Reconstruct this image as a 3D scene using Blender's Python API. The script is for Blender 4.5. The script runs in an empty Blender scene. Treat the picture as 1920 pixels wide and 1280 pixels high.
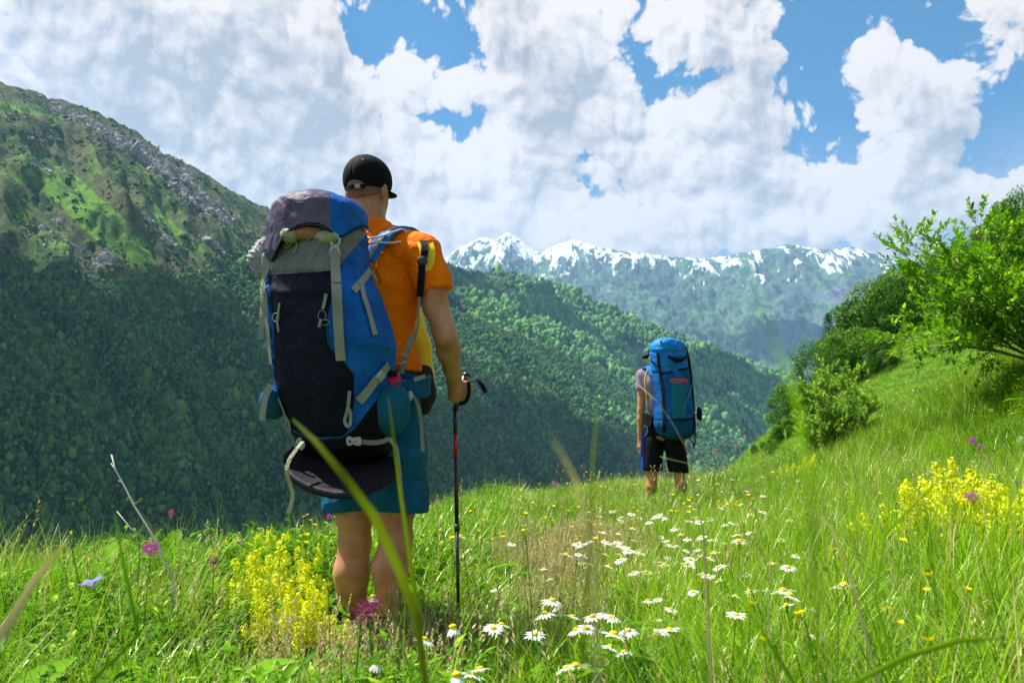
import bpy, bmesh, math, random
import numpy as np
from mathutils import Vector, Matrix, noise as mnoise
from mathutils.bvhtree import BVHTree

scene = bpy.context.scene
random.seed(7)
rng = np.random.default_rng(7)

# ---------------------------------------------------------------- camera
F = 1500.0                       # focal length in pixels of the 1920 px wide frame (28.1 mm)
PITCH = math.atan(198.0 / F)
CA, SA = math.cos(PITCH), math.sin(PITCH)
CAMZ = 0.75
cam_data = bpy.data.cameras.new('camera')
cam = bpy.data.objects.new('camera', cam_data)
scene.collection.objects.link(cam)
scene.camera = cam
cam.location = (0, 0, CAMZ)
cam.rotation_euler = (math.pi / 2 + PITCH, 0, 0)
cam_data.sensor_width = 36.0
cam_data.lens = 36.0 * F / 1920.0
cam_data.clip_start = 0.05
cam_data.clip_end = 60000
cam_data.dof.use_dof = True
cam_data.dof.focus_distance = 3.6
cam_data.dof.aperture_fstop = 5.6

# ---------------------------------------------------------------- light
SUN_EL = math.radians(60)
SUN_AZ = math.radians(-68)       # measured from +Y (view direction) towards +X
SUND = Vector((math.sin(SUN_AZ) * math.cos(SUN_EL), math.cos(SUN_AZ) * math.cos(SUN_EL), math.sin(SUN_EL)))
sun_data = bpy.data.lights.new('sun', 'SUN')
sun_data.energy = 5.0
sun_data.angle = math.radians(0.55)
sun_data.color = (1.0, 0.955, 0.88)
sun = bpy.data.objects.new('sun', sun_data)
scene.collection.objects.link(sun)
sun.rotation_euler = SUND.to_track_quat('Z', 'Y').to_euler()

scene.view_settings.view_transform = 'Standard'
scene.view_settings.look = 'None'
scene.view_settings.gamma = 1.0
scene.view_settings.use_curve_mapping = False
scene.view_settings.exposure = 1.2
scene.render.engine = 'CYCLES'
cy = scene.cycles
cy.max_bounces = 7
cy.diffuse_bounces = 3
cy.glossy_bounces = 2
cy.transmission_bounces = 5
cy.transparent_max_bounces = 10
cy.volume_bounces = 1
cy.use_denoising = True
cy.caustics_reflective = False
cy.caustics_refractive = False

# ---------------------------------------------------------------- node helpers
class E:
    """A value in a node tree, with arithmetic."""
    def __init__(self, nt, s):
        self.nt, self.s = nt, s
    def _m(self, op, *a, clamp=False):
        n = self.nt.nodes.new('ShaderNodeMath'); n.operation = op; n.use_clamp = clamp
        for i, v in enumerate(a):
            if isinstance(v, E): self.nt.links.new(v.s, n.inputs[i])
            else: n.inputs[i].default_value = v
        return E(self.nt, n.outputs[0])
    def __add__(self, o): return self._m('ADD', self, o)
    __radd__ = __add__
    def __sub__(self, o): return self._m('SUBTRACT', self, o)
    def __rsub__(self, o): return self._m('SUBTRACT', o, self)
    def __mul__(self, o): return self._m('MULTIPLY', self, o)
    __rmul__ = __mul__
    def __truediv__(self, o): return self._m('DIVIDE', self, o)
    def __rtruediv__(self, o): return self._m('DIVIDE', o, self)
    def __pow__(self, o): return self._m('POWER', self, o)
    def abs(self): return self._m('ABSOLUTE', self)
    def exp(self): return self._m('EXPONENT', self)
    def max(self, o): return self._m('MAXIMUM', self, o)
    def min(self, o): return self._m('MINIMUM', self, o)
    def clamp(self): return self._m('ADD', self, 0.0, clamp=True)
    def step(self, lo, hi):
        n = self.nt.nodes.new('ShaderNodeMapRange'); n.interpolation_type = 'SMOOTHSTEP'
        self.nt.links.new(self.s, n.inputs[0]); n.inputs[1].default_value = lo; n.inputs[2].default_value = hi
        return E(self.nt, n.outputs[0])

class NT:
    def __init__(self, nt): self.nt = nt; self.n = nt.nodes; self.l = nt.links
    def new(self, t, **k):
        n = self.n.new(t)
        for a, b in k.items(): setattr(n, a, b)
        return n
    def inp(self, n, i, v):
        if isinstance(v, E): self.l.new(v.s, n.inputs[i])
        elif hasattr(v, 'is_output') or isinstance(v, bpy.types.NodeSocket): self.l.new(v, n.inputs[i])
        else: n.inputs[i].default_value = v
    def sep(self, v):
        n = self.new('ShaderNodeSeparateXYZ'); self.inp(n, 0, v); return [E(self.nt, o) for o in n.outputs]
    def comb(self, x, y, z=0.0):
        n = self.new('ShaderNodeCombineXYZ')
        for i, v in enumerate((x, y, z)): self.inp(n, i, v)
        return n.outputs[0]
    def noise(self, vec, scale, detail=4, rough=0.55, dist=0.0, typ='FBM', lac=2.0, out=0):
        n = self.new('ShaderNodeTexNoise', noise_type=typ)
        if vec is not None: self.inp(n, 'Vector', vec)
        n.inputs['Scale'].default_value = scale; n.inputs['Detail'].default_value = detail
        n.inputs['Roughness'].default_value = rough; n.inputs['Lacunarity'].default_value = lac
        n.inputs['Distortion'].default_value = dist
        return E(self.nt, n.outputs[0]) if out == 0 else n.outputs[1]
    def voronoi(self, vec, scale, detail=0, rough=0.5, feature='F1', smooth=None, out=0, rnd=1.0):
        n = self.new('ShaderNodeTexVoronoi', feature=feature)
        if vec is not None: self.inp(n, 'Vector', vec)
        n.inputs['Scale'].default_value = scale; n.inputs['Detail'].default_value = detail
        n.inputs['Roughness'].default_value = rough; n.inputs['Randomness'].default_value = rnd
        if smooth is not None: n.inputs['Smoothness'].default_value = smooth
        return E(self.nt, n.outputs[out]) if out == 0 else n.outputs[out]
    def mix(self, f, a, b, mode='MIX'):
        n = self.new('ShaderNodeMix', data_type='RGBA', blend_type=mode)
        self.inp(n, 0, f)
        for i, v in ((6, a), (7, b)):
            if isinstance(v, (tuple, list)): n.inputs[i].default_value = (*v[:3], 1)
            else: self.inp(n, i, v)
        return n.outputs[2]
    def bump(self, h, strength=0.5, dist=0.01, normal=None):
        n = self.new('ShaderNodeBump'); self.inp(n, 'Height', h)
        n.inputs['Strength'].default_value = strength; n.inputs['Distance'].default_value = dist
        if normal is not None: self.l.new(normal, n.inputs['Normal'])
        return n.outputs[0]
    def vscale(self, v, s):
        n = self.new('ShaderNodeVectorMath', operation='MULTIPLY'); self.inp(n, 0, v); n.inputs[1].default_value = s
        return n.outputs[0]
    def vadd(self, v, s):
        n = self.new('ShaderNodeVectorMath', operation='ADD'); self.inp(n, 0, v)
        if isinstance(s, (tuple, list)): n.inputs[1].default_value = s
        else: self.inp(n, 1, s)
        return n.outputs[0]

def at(px, py, D):
    """The point seen at pixel (px, py) of the photograph, at horizontal distance D ahead."""
    u, v = (px - 960) / F, (640 - py) / F
    d = Vector((u, CA - v * SA, SA + v * CA))
    s = D / d.y
    return Vector((d.x * s, D, CAMZ + d.z * s))

# ---------------------------------------------------------------- sky
world = bpy.data.worlds.new('World')
scene.world = world
world.use_nodes = True
wt = NT(world.node_tree)
wt.n.clear()

def sky_uv(px, py):
    d = (at(px, py, 1.0) - Vector((0, 0, CAMZ))).normalized()
    return math.atan2(d.x, d.y) * 15.0, math.asin(d.z) * 15.0

# clouds (+) and blue gaps (-): pixel centre, radii, strength
CLOUDS = [(250, 60, 330, 140, .55), (560, 150, 260, 160, .5), (60, 200, 200, 160, .4), (400, 330, 260, 150, .5),
          (790, 165, 70, 50, .45), (740, 300, 130, 70, .35), (960, 110, 90, 120, .55), (1080, 60, 90, 90, .55),
          (1010, 200, 130, 60, .55), (960, 340, 160, 90, .55), (1250, 90, 90, 80, .55), (1340, 60, 90, 70, .5), (1460, 120, 80, 90, .4),
          (1200, 250, 170, 110, .5), (1330, 330, 150, 110, .5), (1500, 215, 70, 35, .4), (1600, 320, 120, 80, .6),
          (1700, 135, 135, 95, .95), (1800, 170, 60, 60, .6), (1730, 300, 90, 110, .75), (1640, 90, 40, 40, .4),
          (1895, 50, 80, 75, .9), (1900, 380, 90, 60, .5), (1400, 430, 700, 75, .65), (900, 20, 120, 25, .4),
          (1000, 450, 400, 80, .5), (200, 150, 500, 260, .15), (500, 420, 300, 100, .35)]
GAPS = [(735, 50, 75, 45, .55), (850, 110, 40, 90, .75), (800, 218, 110, 34, .8), (700, 110, 45, 32, .5), (885, 60, 40, 30, .5),
        (1225, 25, 60, 40, .7), (1450, 5, 150, 45, .8), (1560, 110, 45, 110, .8), (1590, 200, 45, 60, .6), (1620, 30, 110, 30, .8),
        (1780, 60, 45, 60, .8), (1850, 110, 35, 45, .7), (1890, 260, 60, 90, .7), (1640, 270, 45, 45, .6),
        (1215, 165, 42, 42, .75), (1120, 85, 35, 14, .5), (1330, 135, 36, 26, .6), (1480, 175, 45, 22, .5), (1860, 300, 60, 70, .5),
        (255, 237, 26, 12, .5), (880, 250, 45, 30, .4), (1075, 300, 60, 50, .35), (50, 95, 30, 15, .3), (1440, 235, 30, 14, .4)]
# coverage of the clouds on a coarse azimuth / elevation grid, held in colour ramps (3 elevation bands each)
A0, A1, NA = -9.6, 9.6, 32
B0, BD = 2.6, 0.68                      # first band and band spacing, in the same units (15 per radian)
def coverage(u, v):
    tot = 0.0
    for sgn, lst in ((1, CLOUDS), (-1, GAPS)):
        for (cx, cy_, rx, ry, s) in lst:
            ax, ay = sky_uv(cx, cy_); bx, by = sky_uv(cx + rx, cy_ - ry)
            e = ((u - ax) / max(.22, abs(bx - ax))) ** 2 + ((v - ay) / max(.22, abs(by - ay))) ** 2
            tot += sgn * s * math.exp(-e)
    return tot
COV = [[coverage(A0 + (A1 - A0) * i / (NA - 1), B0 + BD * k) for i in range(NA)] for k in range(9)]
def ramp_for(k3):
    r = wt.new('ShaderNodeValToRGB'); cr = r.color_ramp; cr.interpolation = 'B_SPLINE'
    while len(cr.elements) < NA: cr.elements.new(0.5)
    for i in range(NA):
        cr.elements[i].position = i / (NA - 1)
    for i in range(NA):
        cr.elements[i].color = (*[min(1, max(0, COV[k3 * 3 + c][i] * .5 + .5)) for c in range(3)], 1)
    return r
def vmath(op, a, b=None):
    n = wt.new('ShaderNodeVectorMath', operation=op)
    for i, v in enumerate((a, b)):
        if v is None: continue
        if isinstance(v, tuple): n.inputs[i].default_value = v
        else: wt.l.new(v, n.inputs[i])
    return n.outputs['Value'] if op == 'DOT_PRODUCT' else n.outputs[0]
def field(off, det):
    P0 = wt.vadd(Pv, off)
    w1 = wt.noise(P0, 0.55, 2, 0.5, out=1)
    Pw = wt.vadd(P0, wt.vscale(wt.vadd(w1, (-.5, -.5, -.5)), (1.1, 1.1, 0)))
    X, Y, _ = wt.sep(Pw)
    t = (X - A0) / (A1 - A0)
    tb = (Y - B0) / BD
    cov = None
    T3 = wt.comb(tb, tb, tb)
    for k in range(3):
        r = ramp_for(k); wt.l.new(t.s, r.inputs[0])
        w = vmath('SUBTRACT', T3, (3.0 * k, 3.0 * k + 1, 3.0 * k + 2))
        w = vmath('ABSOLUTE', w); w = vmath('SUBTRACT', (1, 1, 1), w); w = vmath('MAXIMUM', w, (0, 0, 0))
        d = E(wt.nt, vmath('DOT_PRODUCT', vmath('SUBTRACT', r.outputs[0], (.5, .5, .5)), w)) * 2.0
        cov = d if cov is None else cov + d
    fb = wt.noise(P0, 0.55, det, 0.53)
    fb.s.node.noise_dimensions = '2D'
    vo = wt.voronoi(Pw, 1.5, min(4, det), 0.55, 'F1')
    vo.s.node.voronoi_dimensions = '2D'
    return cov * 0.95 + (fb - 0.5) * 1.25 + (0.40 - vo) * 0.40 + 0.17, vo

tc = wt.new('ShaderNodeTexCoord')
dx, dy, dz = wt.sep(tc.outputs['Generated'])
az = wt.new('ShaderNodeMath', operation='ARCTAN2'); wt.l.new(dx.s, az.inputs[0]); wt.l.new(dy.s, az.inputs[1])
el = wt.new('ShaderNodeMath', operation='ARCSINE'); wt.l.new(dz.s, el.inputs[0])
AZ, EL = E(wt.nt, az.outputs[0]), E(wt.nt, el.outputs[0])
Pv = wt.comb(AZ * 15.0, EL * 15.0, 3.0)
D0, puff = field((0, 0, 0), 9); D1, puff1 = field((-0.10, 0.17, 0), 5); D2, _ = field((-0.26, 0.50, 0), 4); D3, _ = field((-0.5, 1.25, 0), 2)
mask = D0.step(0.0, 0.13)
big = wt.noise(Pv, 0.30, 3, 0.5)
core = D0.step(0.1, 0.9)
low = EL.step(math.radians(24), math.radians(12))
left = AZ.step(math.radians(2), math.radians(-16))
# light reaches a point through the clouds that lie between it and the sun
thick = (D1.max(0.0).min(.8) * 0.30 + D2.max(0.0).min(.8) * 0.75 + D3.max(0.0).min(.8) * 0.95)
val = 0.56 + (thick * -1.25).exp() * 0.50 + (D0 - D1) * 0.34 + (D0 - D2) * 0.26 + (big - 0.5) * 0.40 + low * 0.22 + (puff1 - puff) * 0.13 + (0.42 - puff) * 0.10 + 0.075
val = val.max(0.54).min(1.06)
ccol = wt.mix(val.step(0.46, 0.95), (0.97, 0.92, 0.86), (1.16, 1.02, 0.885))
ccol = wt.mix(1.0, ccol, wt.comb(val, val, val), 'MULTIPLY')
cb = wt.new('ShaderNodeBackground'); wt.l.new(ccol, cb.inputs[0]); cb.inputs[1].default_value = 0.385
sk = wt.new('ShaderNodeTexSky', sky_type='NISHITA')
sk.sun_disc = False; sk.sun_elevation = SUN_EL; sk.sun_rotation = SUN_AZ
sk.altitude = 1800; sk.air_density = 1.0; sk.dust_density = 0.3; sk.ozone_density = 2.0
hsv = wt.new('ShaderNodeHueSaturation'); wt.l.new(sk.outputs[0], hsv.inputs['Color']); hsv.inputs['Saturation'].default_value = 1.55; hsv.inputs['Hue'].default_value = 0.485
sb = wt.new('ShaderNodeBackground'); wt.l.new(hsv.outputs[0], sb.inputs[0]); sb.inputs[1].default_value = 0.050
ms = wt.new('ShaderNodeMixShader')
mk = (mask * 0.985 + EL.step(math.radians(22), math.radians(11)) * 0.5).min(1.0)
wt.l.new(mk.s, ms.inputs[0]); wt.l.new(sb.outputs[0], ms.inputs[1]); wt.l.new(cb.outputs[0], ms.inputs[2])
wo = wt.new('ShaderNodeOutputWorld'); wt.l.new(ms.outputs[0], wo.inputs[0])
world.cycles.sampling_method = 'MANUAL'; world.cycles.sample_map_resolution = 512

# ================================================================ numeric helpers
def hash2(ix, iy, seed):
    h = (ix.astype(np.int64) * 374761393 + iy.astype(np.int64) * 668265263 + seed * 1442695041) & 0xffffffff
    h = ((h ^ (h >> 13)) * 1274126177) & 0xffffffff
    return ((h ^ (h >> 16)) & 0xffff) / 65535.0

def vnoise(x, y, seed=0):
    """Gradient noise, about -1..1."""
    x = np.asarray(x, float); y = np.asarray(y, float)
    ix, iy = np.floor(x), np.floor(y)
    fx, fy = x - ix, y - iy
    def gr(i, j):
        a = hash2(ix + i, iy + j, seed) * 2 * np.pi
        return np.cos(a) * (fx - i) + np.sin(a) * (fy - j)
    u = fx * fx * fx * (fx * (fx * 6 - 15) + 10); v = fy * fy * fy * (fy * (fy * 6 - 15) + 10)
    return ((gr(0, 0) * (1 - u) + gr(1, 0) * u) * (1 - v) + (gr(0, 1) * (1 - u) + gr(1, 1) * u) * v) * 1.5

def fbm(x, y, seed=0, octv=5, gain=0.5, ridged=False):
    s, a, t = 0.0, 1.0, 0.0
    for k in range(octv):
        n = vnoise(x * 2 ** k + 17.3 * k, y * 2 ** k - 9.1 * k, seed + k)
        s = s + a * ((1 - 2 * np.abs(n)) if ridged else n); t += a; a *= gain
    return s / t

def sstep(x, a, b):
    t = np.clip((np.asarray(x, float) - a) / (b - a), 0, 1)
    return t * t * (3 - 2 * t)

def softplus(x, k):
    return np.logaddexp(0, np.asarray(x, float) * k) / k

# ================================================================ object helpers
MATS = {}
def material(name, rough=0.7, spec=0.3):
    m = bpy.data.materials.new(name); m.use_nodes = True
    t = NT(m.node_tree); b = t.n['Principled BSDF']
    b.inputs['Roughness'].default_value = rough
    b.inputs['Specular IOR Level'].default_value = spec
    MATS[name] = m
    return m, t, b

def mesh_np(name, V, Fq, mat=None, smooth=True, mat_idx=None):
    """V (n,3), Fq (m,3|4) -> mesh datablock."""
    me = bpy.data.meshes.new(name)
    V = np.ascontiguousarray(V, dtype=np.float32); Fq = np.asarray(Fq)
    k = Fq.shape[1]; m = len(Fq)
    me.vertices.add(len(V)); me.vertices.foreach_set('co', V.ravel())
    me.loops.add(m * k); me.loops.foreach_set('vertex_index', Fq.astype(np.int32).ravel())
    me.polygons.add(m)
    me.polygons.foreach_set('loop_start', np.arange(0, m * k, k, dtype=np.int32))
    me.polygons.foreach_set('use_smooth', np.full(m, smooth, dtype=bool))
    if mat is not None:
        for mm in (mat if isinstance(mat, (list, tuple)) else [mat]): me.materials.append(mm)
    if mat_idx is not None: me.polygons.foreach_set('material_index', np.asarray(mat_idx, dtype=np.int32))
    me.update(calc_edges=True)
    me.validate()
    return me

def attr(me, name, vals, typ='FLOAT'):
    a = me.attributes.new(name, typ, 'POINT')
    vals = np.asarray(vals, dtype=np.float32)
    a.data.foreach_set('value' if typ == 'FLOAT' else ('vector' if typ == 'FLOAT_VECTOR' else 'color'), vals.ravel())

def link(o, parent=None):
    scene.collection.objects.link(o)
    if parent is not None: o.parent = parent
    return o

def obj(name, me, parent=None, label=None, cat=None, group=None, kind=None, loc=None):
    o = bpy.data.objects.new(name, me)
    link(o, parent)
    if loc is not None: o.location = loc
    if label: o['label'] = label
    if cat: o['category'] = cat
    if group: o['group'] = group
    if kind: o['kind'] = kind
    return o

def thing(name, label, cat, loc=(0, 0, 0), group=None):
    o = bpy.data.objects.new(name, None); link(o)
    o.location = loc; o['label'] = label; o['category'] = cat
    if group: o['group'] = group
    o.empty_display_size = 0.1
    return o

def grid_faces(n, m):
    i, j = np.meshgrid(np.arange(n - 1), np.arange(m - 1), indexing='ij')
    a = (i * m + j).ravel()
    return np.stack([a, a + m, a + m + 1, a + 1], 1)

# ================================================================ materials of the land
def land_attr(t, n):
    a = t.new('ShaderNodeAttribute', attribute_name=n); return E(t.nt, a.outputs['Fac'])

def mountain_material(name, forest, grass, grass2, rock, soil, tex=1.0, snow=False):
    m, t, b = material(name, 0.9, 0.1)
    geo = t.new('ShaderNodeNewGeometry'); pos = geo.outputs['Position']
    uv = t.new('ShaderNodeAttribute', attribute_name='flow').outputs['Vector']     # (along crest, down slope) in metres
    n1 = t.noise(t.vscale(uv, (1 / (220 * tex), 1 / (600 * tex), 1)), 1.0, 8, 0.62)
    n2 = t.noise(pos, 1 / (60 * tex), 8, 0.65)
    n3 = t.noise(t.vscale(uv, (1 / (45 * tex), 1 / (200 * tex), 1)), 1.0, 6, 0.65)
    fo, gr, ro = land_attr(t, 'forest'), land_attr(t, 'grass'), land_attr(t, 'rock')
    base = t.mix((n2 + (n1 - .5)).step(.42, .62), soil, grass2)
    base = t.mix((gr + (n1 - .5) * .9 + (n2 - .5) * .5).step(.42, .58), base, grass)
    scrub = (n3 * .6 + n2 * .6).step(.56, .66)
    base = t.mix(scrub * .75, base, forest)
    rk = t.mix(t.noise(pos, 1 / (9 * tex), 5, 0.7).step(.35, .65), rock, tuple(c * 0.38 for c in rock))
    base = t.mix((ro + (n3 - .5) * 1.3 + (n2 - .5) * 1.0).step(.48, .60), base, rk)
    fcol = t.mix(t.noise(pos, 1 / (14 * tex), 4, .6).step(.3, .7), tuple(c * .55 for c in forest), forest)
    base = t.mix((fo + (n2 - .5) * .5).step(.45, .6), base, fcol)
    if snow:
        sn = land_attr(t, 'snow')
        s1 = t.noise(t.vscale(uv, (1 / 170, 1 / 520, 1)), 1.0, 8, 0.58, 1.2)
        s2 = t.noise(t.vscale(uv, (1 / 900, 1 / 900, 1)), 1.0, 4, 0.5, 0.3)
        sm = (sn + (s1 - .5) * 3.8 + (s2 - .5) * 1.1).step(.50, .66)
        base = t.mix(sm, base, (.78, .80, .83))
    t.l.new(base, b.inputs['Base Color'])
    hb = t.noise(pos, 1 / (40 * tex), 10, 0.72) + n3 * .8
    t.l.new(t.bump(hb, 1.0, 22.0 * tex), b.inputs['Normal'])
    return m

# ================================================================ mountains
FOREST_PTS = []
def ridge(name, crest, downdir, length, drop_fn, nu, nv, amp, seed, mat, masks, label, back=0.35, wl=300.0, forest_fn=None, power=1.5):
    """A mountain flank hung from a crest line. crest: world points; downdir: plan direction of the fall line."""
    C = np.array([list(c) for c in crest])
    seg = np.r_[0, np.cumsum(np.linalg.norm(np.diff(C, axis=0), axis=1))]
    u = np.linspace(0, seg[-1], nu)
    # Catmull-like smoothing of the polyline is not wanted: keep corners, add relief
    cr = np.stack([np.interp(u, seg, C[:, k]) for k in range(3)], 1)
    dd = np.array([*downdir, 0.0]); dd /= np.linalg.norm(dd)
    v = np.concatenate([-back * (1 - np.linspace(0, 1, nv // 8, endpoint=False)), np.linspace(0, 1, nv - nv // 8) ** power])
    U, Vv = np.meshgrid(u, v, indexing='ij')
    Lm = Vv * length
    P = cr[:, None, :] + dd[None, None, :] * Lm[..., None]
    av = np.abs(Vv)
    z = -drop_fn(np.abs(Lm))
    w = sstep(av, 0.0, 0.12)
    gul = fbm(U / wl + 0.25 * fbm(U / 400, Lm / 500, seed + 30, 3), Lm / (wl * 3.2), seed, 6, 0.52, ridged=True)
    bumps = fbm(P[..., 0] / 260, P[..., 1] / 260, seed + 9, 6, 0.55)
    z += amp * (0.75 * gul - 0.3) * w + amp * 0.45 * bumps * (0.25 + 0.75 * w)
    z += amp * 0.16 * fbm(U / 60, Lm / 120, seed + 4, 5, 0.6) * (0.8 + 0.2 * w)
    P[..., 2] += z
    n, m = U.shape
    me = mesh_np(name, P.reshape(-1, 3), grid_faces(n, m)[:, ::-1], mat)
    attr(me, 'flow', np.stack([U, Lm, 0 * U], -1).reshape(-1, 3), 'FLOAT_VECTOR')
    mk = masks(P, U, Lm, gul)
    for k in ('forest', 'grass', 'rock', 'snow'):
        attr(me, k, np.broadcast_to(mk.get(k, 0.0), U.shape).ravel())
    o = obj(name, me, kind='structure', label=label)
    return o, P, mk

def px_of(P):
    """Photograph pixel of world points (…,3)."""
    X, Y, Z = P[..., 0], P[..., 1], P[..., 2] - CAMZ
    f = Y * CA + Z * SA; v = -Y * SA + Z * CA
    return 960 + F * X / f, 640 - F * v / f

def blobf(P, centres, D=None):
    """Soft patches on a flank: centres are (px, py, rx, ry, angle, strength) turned into world by the flank itself."""
    x, y = px_of(P); out = 0.0
    for cx, cy_, rx, ry, ang, s in centres:
        c, sn = math.cos(math.radians(ang)), math.sin(math.radians(ang))
        dx_, dy_ = x - cx, y - cy_
        a, b_ = dx_ * c + dy_ * sn, -dx_ * sn + dy_ * c
        out = out + s * np.exp(-(a / rx) ** 2 - (b_ / ry) ** 2)
    return out

# near left mountain
A_crest = [at(-700, -20, 1400), at(-350, 30, 1550), at(-120, 100, 1700), at(0, 152, 1800), at(60, 172, 1860), at(92, 186, 1900), at(150, 197, 1980), at(200, 222, 2030),
           at(252, 243, 2090), at(300, 281, 2160), at(380, 322, 2270), at(430, 357, 2350), at(495, 388, 2450), at(600, 446, 2620),
           at(700, 505, 2780), at(835, 572, 3000), at(1000, 636, 3250), at(1150, 702, 3480), at(1290, 770, 3700), at(1400, 840, 3900)]
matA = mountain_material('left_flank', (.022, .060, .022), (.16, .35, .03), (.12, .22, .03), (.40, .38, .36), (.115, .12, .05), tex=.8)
def masksA(P, U, L, gul):
    x, y = px_of(P)
    f = sstep(y - (515 + (x - 100) * 0.10 - 60 * sstep(x, 250, 500)), -50, 45) * 1.0
    f = np.where(x > 560, sstep(L, -10, 160), f)
    f = f - blobf(P, [(70, 590, 60, 14, 35, .9), (20, 600, 30, 14, 30, .5), (245, 775, 16, 6, 60, .8), (330, 470, 60, 12, 35, .7)])
    g = blobf(P, [(140, 370, 120, 30, 42, 1.1), (230, 450, 90, 34, 40, 1.1), (80, 330, 60, 26, 30, .6), (120, 450, 50, 20, 40, .6), (330, 430, 120, 16, 40, .55), (30, 400, 40, 18, 30, .6),
                  (40, 205, 70, 9, 14, .8), (20, 335, 40, 10, 20, .4), (60, 470, 30, 30, 0, .5), (400, 440, 80, 10, 42, .5), (440, 500, 40, 10, 42, .6)])
    r = blobf(P, [(110, 205, 60, 10, 24, .7), (200, 250, 110, 11, 33, .55), (290, 305, 100, 18, 38, .6), (370, 370, 60, 14, 38, .5), (60, 300, 60, 12, 20, .4), (340, 340, 40, 30, 60, .4), (430, 410, 40, 14, 38, .45), (90, 440, 50, 16, 30, .4),
                  (290, 425, 60, 6, 50, .5), (195, 485, 18, 22, 20, .95), (395, 455, 26, 6, 30, .9), (110, 412, 12, 6, 0, .8), (145, 510, 8, 8, 0, .8),
                  (150, 470, 50, 4, 45, .5), (80, 255, 60, 10, 10, .35), (10, 215, 30, 10, 0, .4), (250, 770, 14, 5, 60, .9), (120, 762, 7, 3, 0, .8), (350, 865, 10, 4, 30, .5)])
    return dict(forest=f, grass=g, rock=r)
objA, PA, mkA = ridge('mountainside', A_crest, (.66, -.75), 2300, lambda L: 0.80 * L + 8 * (1 - np.exp(-L / 60)), 620, 360, 135, 3,
                      matA, masksA, 'steep green mountainside on the left with rocky crest and dark wooded foot', power=1.25)

# spur running down behind it, and the next ridge
matB = mountain_material('far_flank', (.020, .060, .026), (.09, .19, .04), (.06, .12, .035), (.28, .26, .24), (.06, .08, .035))
S_crest = [at(800, 520, 3600), at(900, 556, 3750), at(1000, 592, 3900), at(1100, 640, 4050), at(1180, 700, 4180), at(1250, 740, 4300), at(1350, 810, 4450), at(1400, 860, 4500)]
def masksS(P, U, L, gul):
    return dict(forest=.9 - blobf(P, [(870, 560, 60, 16, 20, .8), (1080, 720, 90, 6, 30, .6)]), grass=.3 + 0 * U, rock=0 * U + .05)
objS, PS, mkS = ridge('wooded_spur', S_crest, (.66, -.75), 1900, lambda L: 0.74 * L, 330, 180, 130, 21, matB, masksS, 'wooded green spur descending into the valley behind the hiker', wl=380.0)
B_crest = [at(480, 420, 4000), at(640, 455, 4200), at(760, 478, 4350), at(835, 497, 4500), at(880, 506, 4600), at(920, 506, 4680), at(960, 513, 4750), at(1010, 524, 4850), at(1060, 540, 4950), at(1150, 582, 5100),
           at(1250, 622, 5250), at(1300, 640, 5350), at(1380, 668, 5450), at(1460, 700, 5550), at(1520, 735, 5600)]
def masksB(P, U, L, gul):
    f = sstep(L, 40, 420) + .25 - blobf(P, [(850, 520, 90, 22, 10, .9), (950, 540, 90, 12, 20, .5), (1060, 580, 70, 8, 25, .3)])
    return dict(forest=f, grass=.55 - sstep(L, 0, 700) * .4, rock=.08 + 0 * U)
objB, PB, mkB = ridge('green_ridge', B_crest, (.64, -.77), 2600, lambda L: 0.70 * L, 520, 260, 190, 41, matB, masksB, 'long green ridge descending to the right above the valley', wl=420.0)

# far snowy range
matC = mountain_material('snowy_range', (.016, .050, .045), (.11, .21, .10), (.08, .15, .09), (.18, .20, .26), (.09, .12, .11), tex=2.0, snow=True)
C_crest = [at(560, 600, 13000), at(700, 530, 13000), at(800, 500, 13000), at(835, 484, 13000), at(870, 460, 13100), at(905, 445, 13200), at(930, 450, 13200), at(953, 434, 13200), at(975, 450, 13200), at(1000, 470, 13100), at(1015, 474, 13100), at(1040, 460, 13100),
           at(1080, 449, 13000), at(1115, 462, 12800), at(1150, 470, 12600), at(1200, 474, 12500), at(1260, 482, 12300), at(1310, 486, 12200), at(1370, 478, 12100), at(1420, 470, 12000),
           at(1475, 458, 12000), at(1520, 465, 12000), at(1560, 470, 12000), at(1590, 463, 12000), at(1630, 472, 12000), at(1680, 488, 12000), at(1760, 512, 12000), at(1900, 560, 12000), at(2300, 640, 12000)]
def masksC(P, U, L, gul):
    x, y = px_of(P)
    f = sstep(y, 560, 660) * .18 + blobf(P, [(1490, 625, 90, 32, 8, .9), (1150, 600, 60, 30, 40, .4), (1340, 560, 70, 16, -10, .3), (1190, 520, 40, 20, 30, .35), (1400, 660, 200, 40, 20, .35)])  # blobs paint dark shadows of clouds into the forest mask
    sn = .40 - (y - (452 + 0.02 * (x - 900))) / 120.0 + +.14 * np.exp(-((x - 1080) / 150) ** 2) + .12 * np.exp(-((x - 920) / 70) ** 2) * (y < 520) - .1 * sstep(x, 1300, 1500) + .50 * gul - .06
    r = blobf(P, [(1600, 540, 90, 22, -10, .6), (1560, 560, 50, 10, 0, .4), (1500, 490, 200, 14, 0, .3), (1540, 640, 30, 14, 0, .4)])
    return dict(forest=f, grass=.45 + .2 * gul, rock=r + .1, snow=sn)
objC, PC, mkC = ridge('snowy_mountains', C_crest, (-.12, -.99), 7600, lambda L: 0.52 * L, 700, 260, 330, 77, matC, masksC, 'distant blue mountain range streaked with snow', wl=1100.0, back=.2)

# ================================================================ the ground
def edge_x(y):
    return np.interp(y, [0, 3.2, 4.2, 5.0, 6.0, 7.0, 10, 14, 18, 30], [-14, -9, -5.2, -1.9, -1.15, -.85, -.45, .3, 1.0, 3.0])

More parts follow.
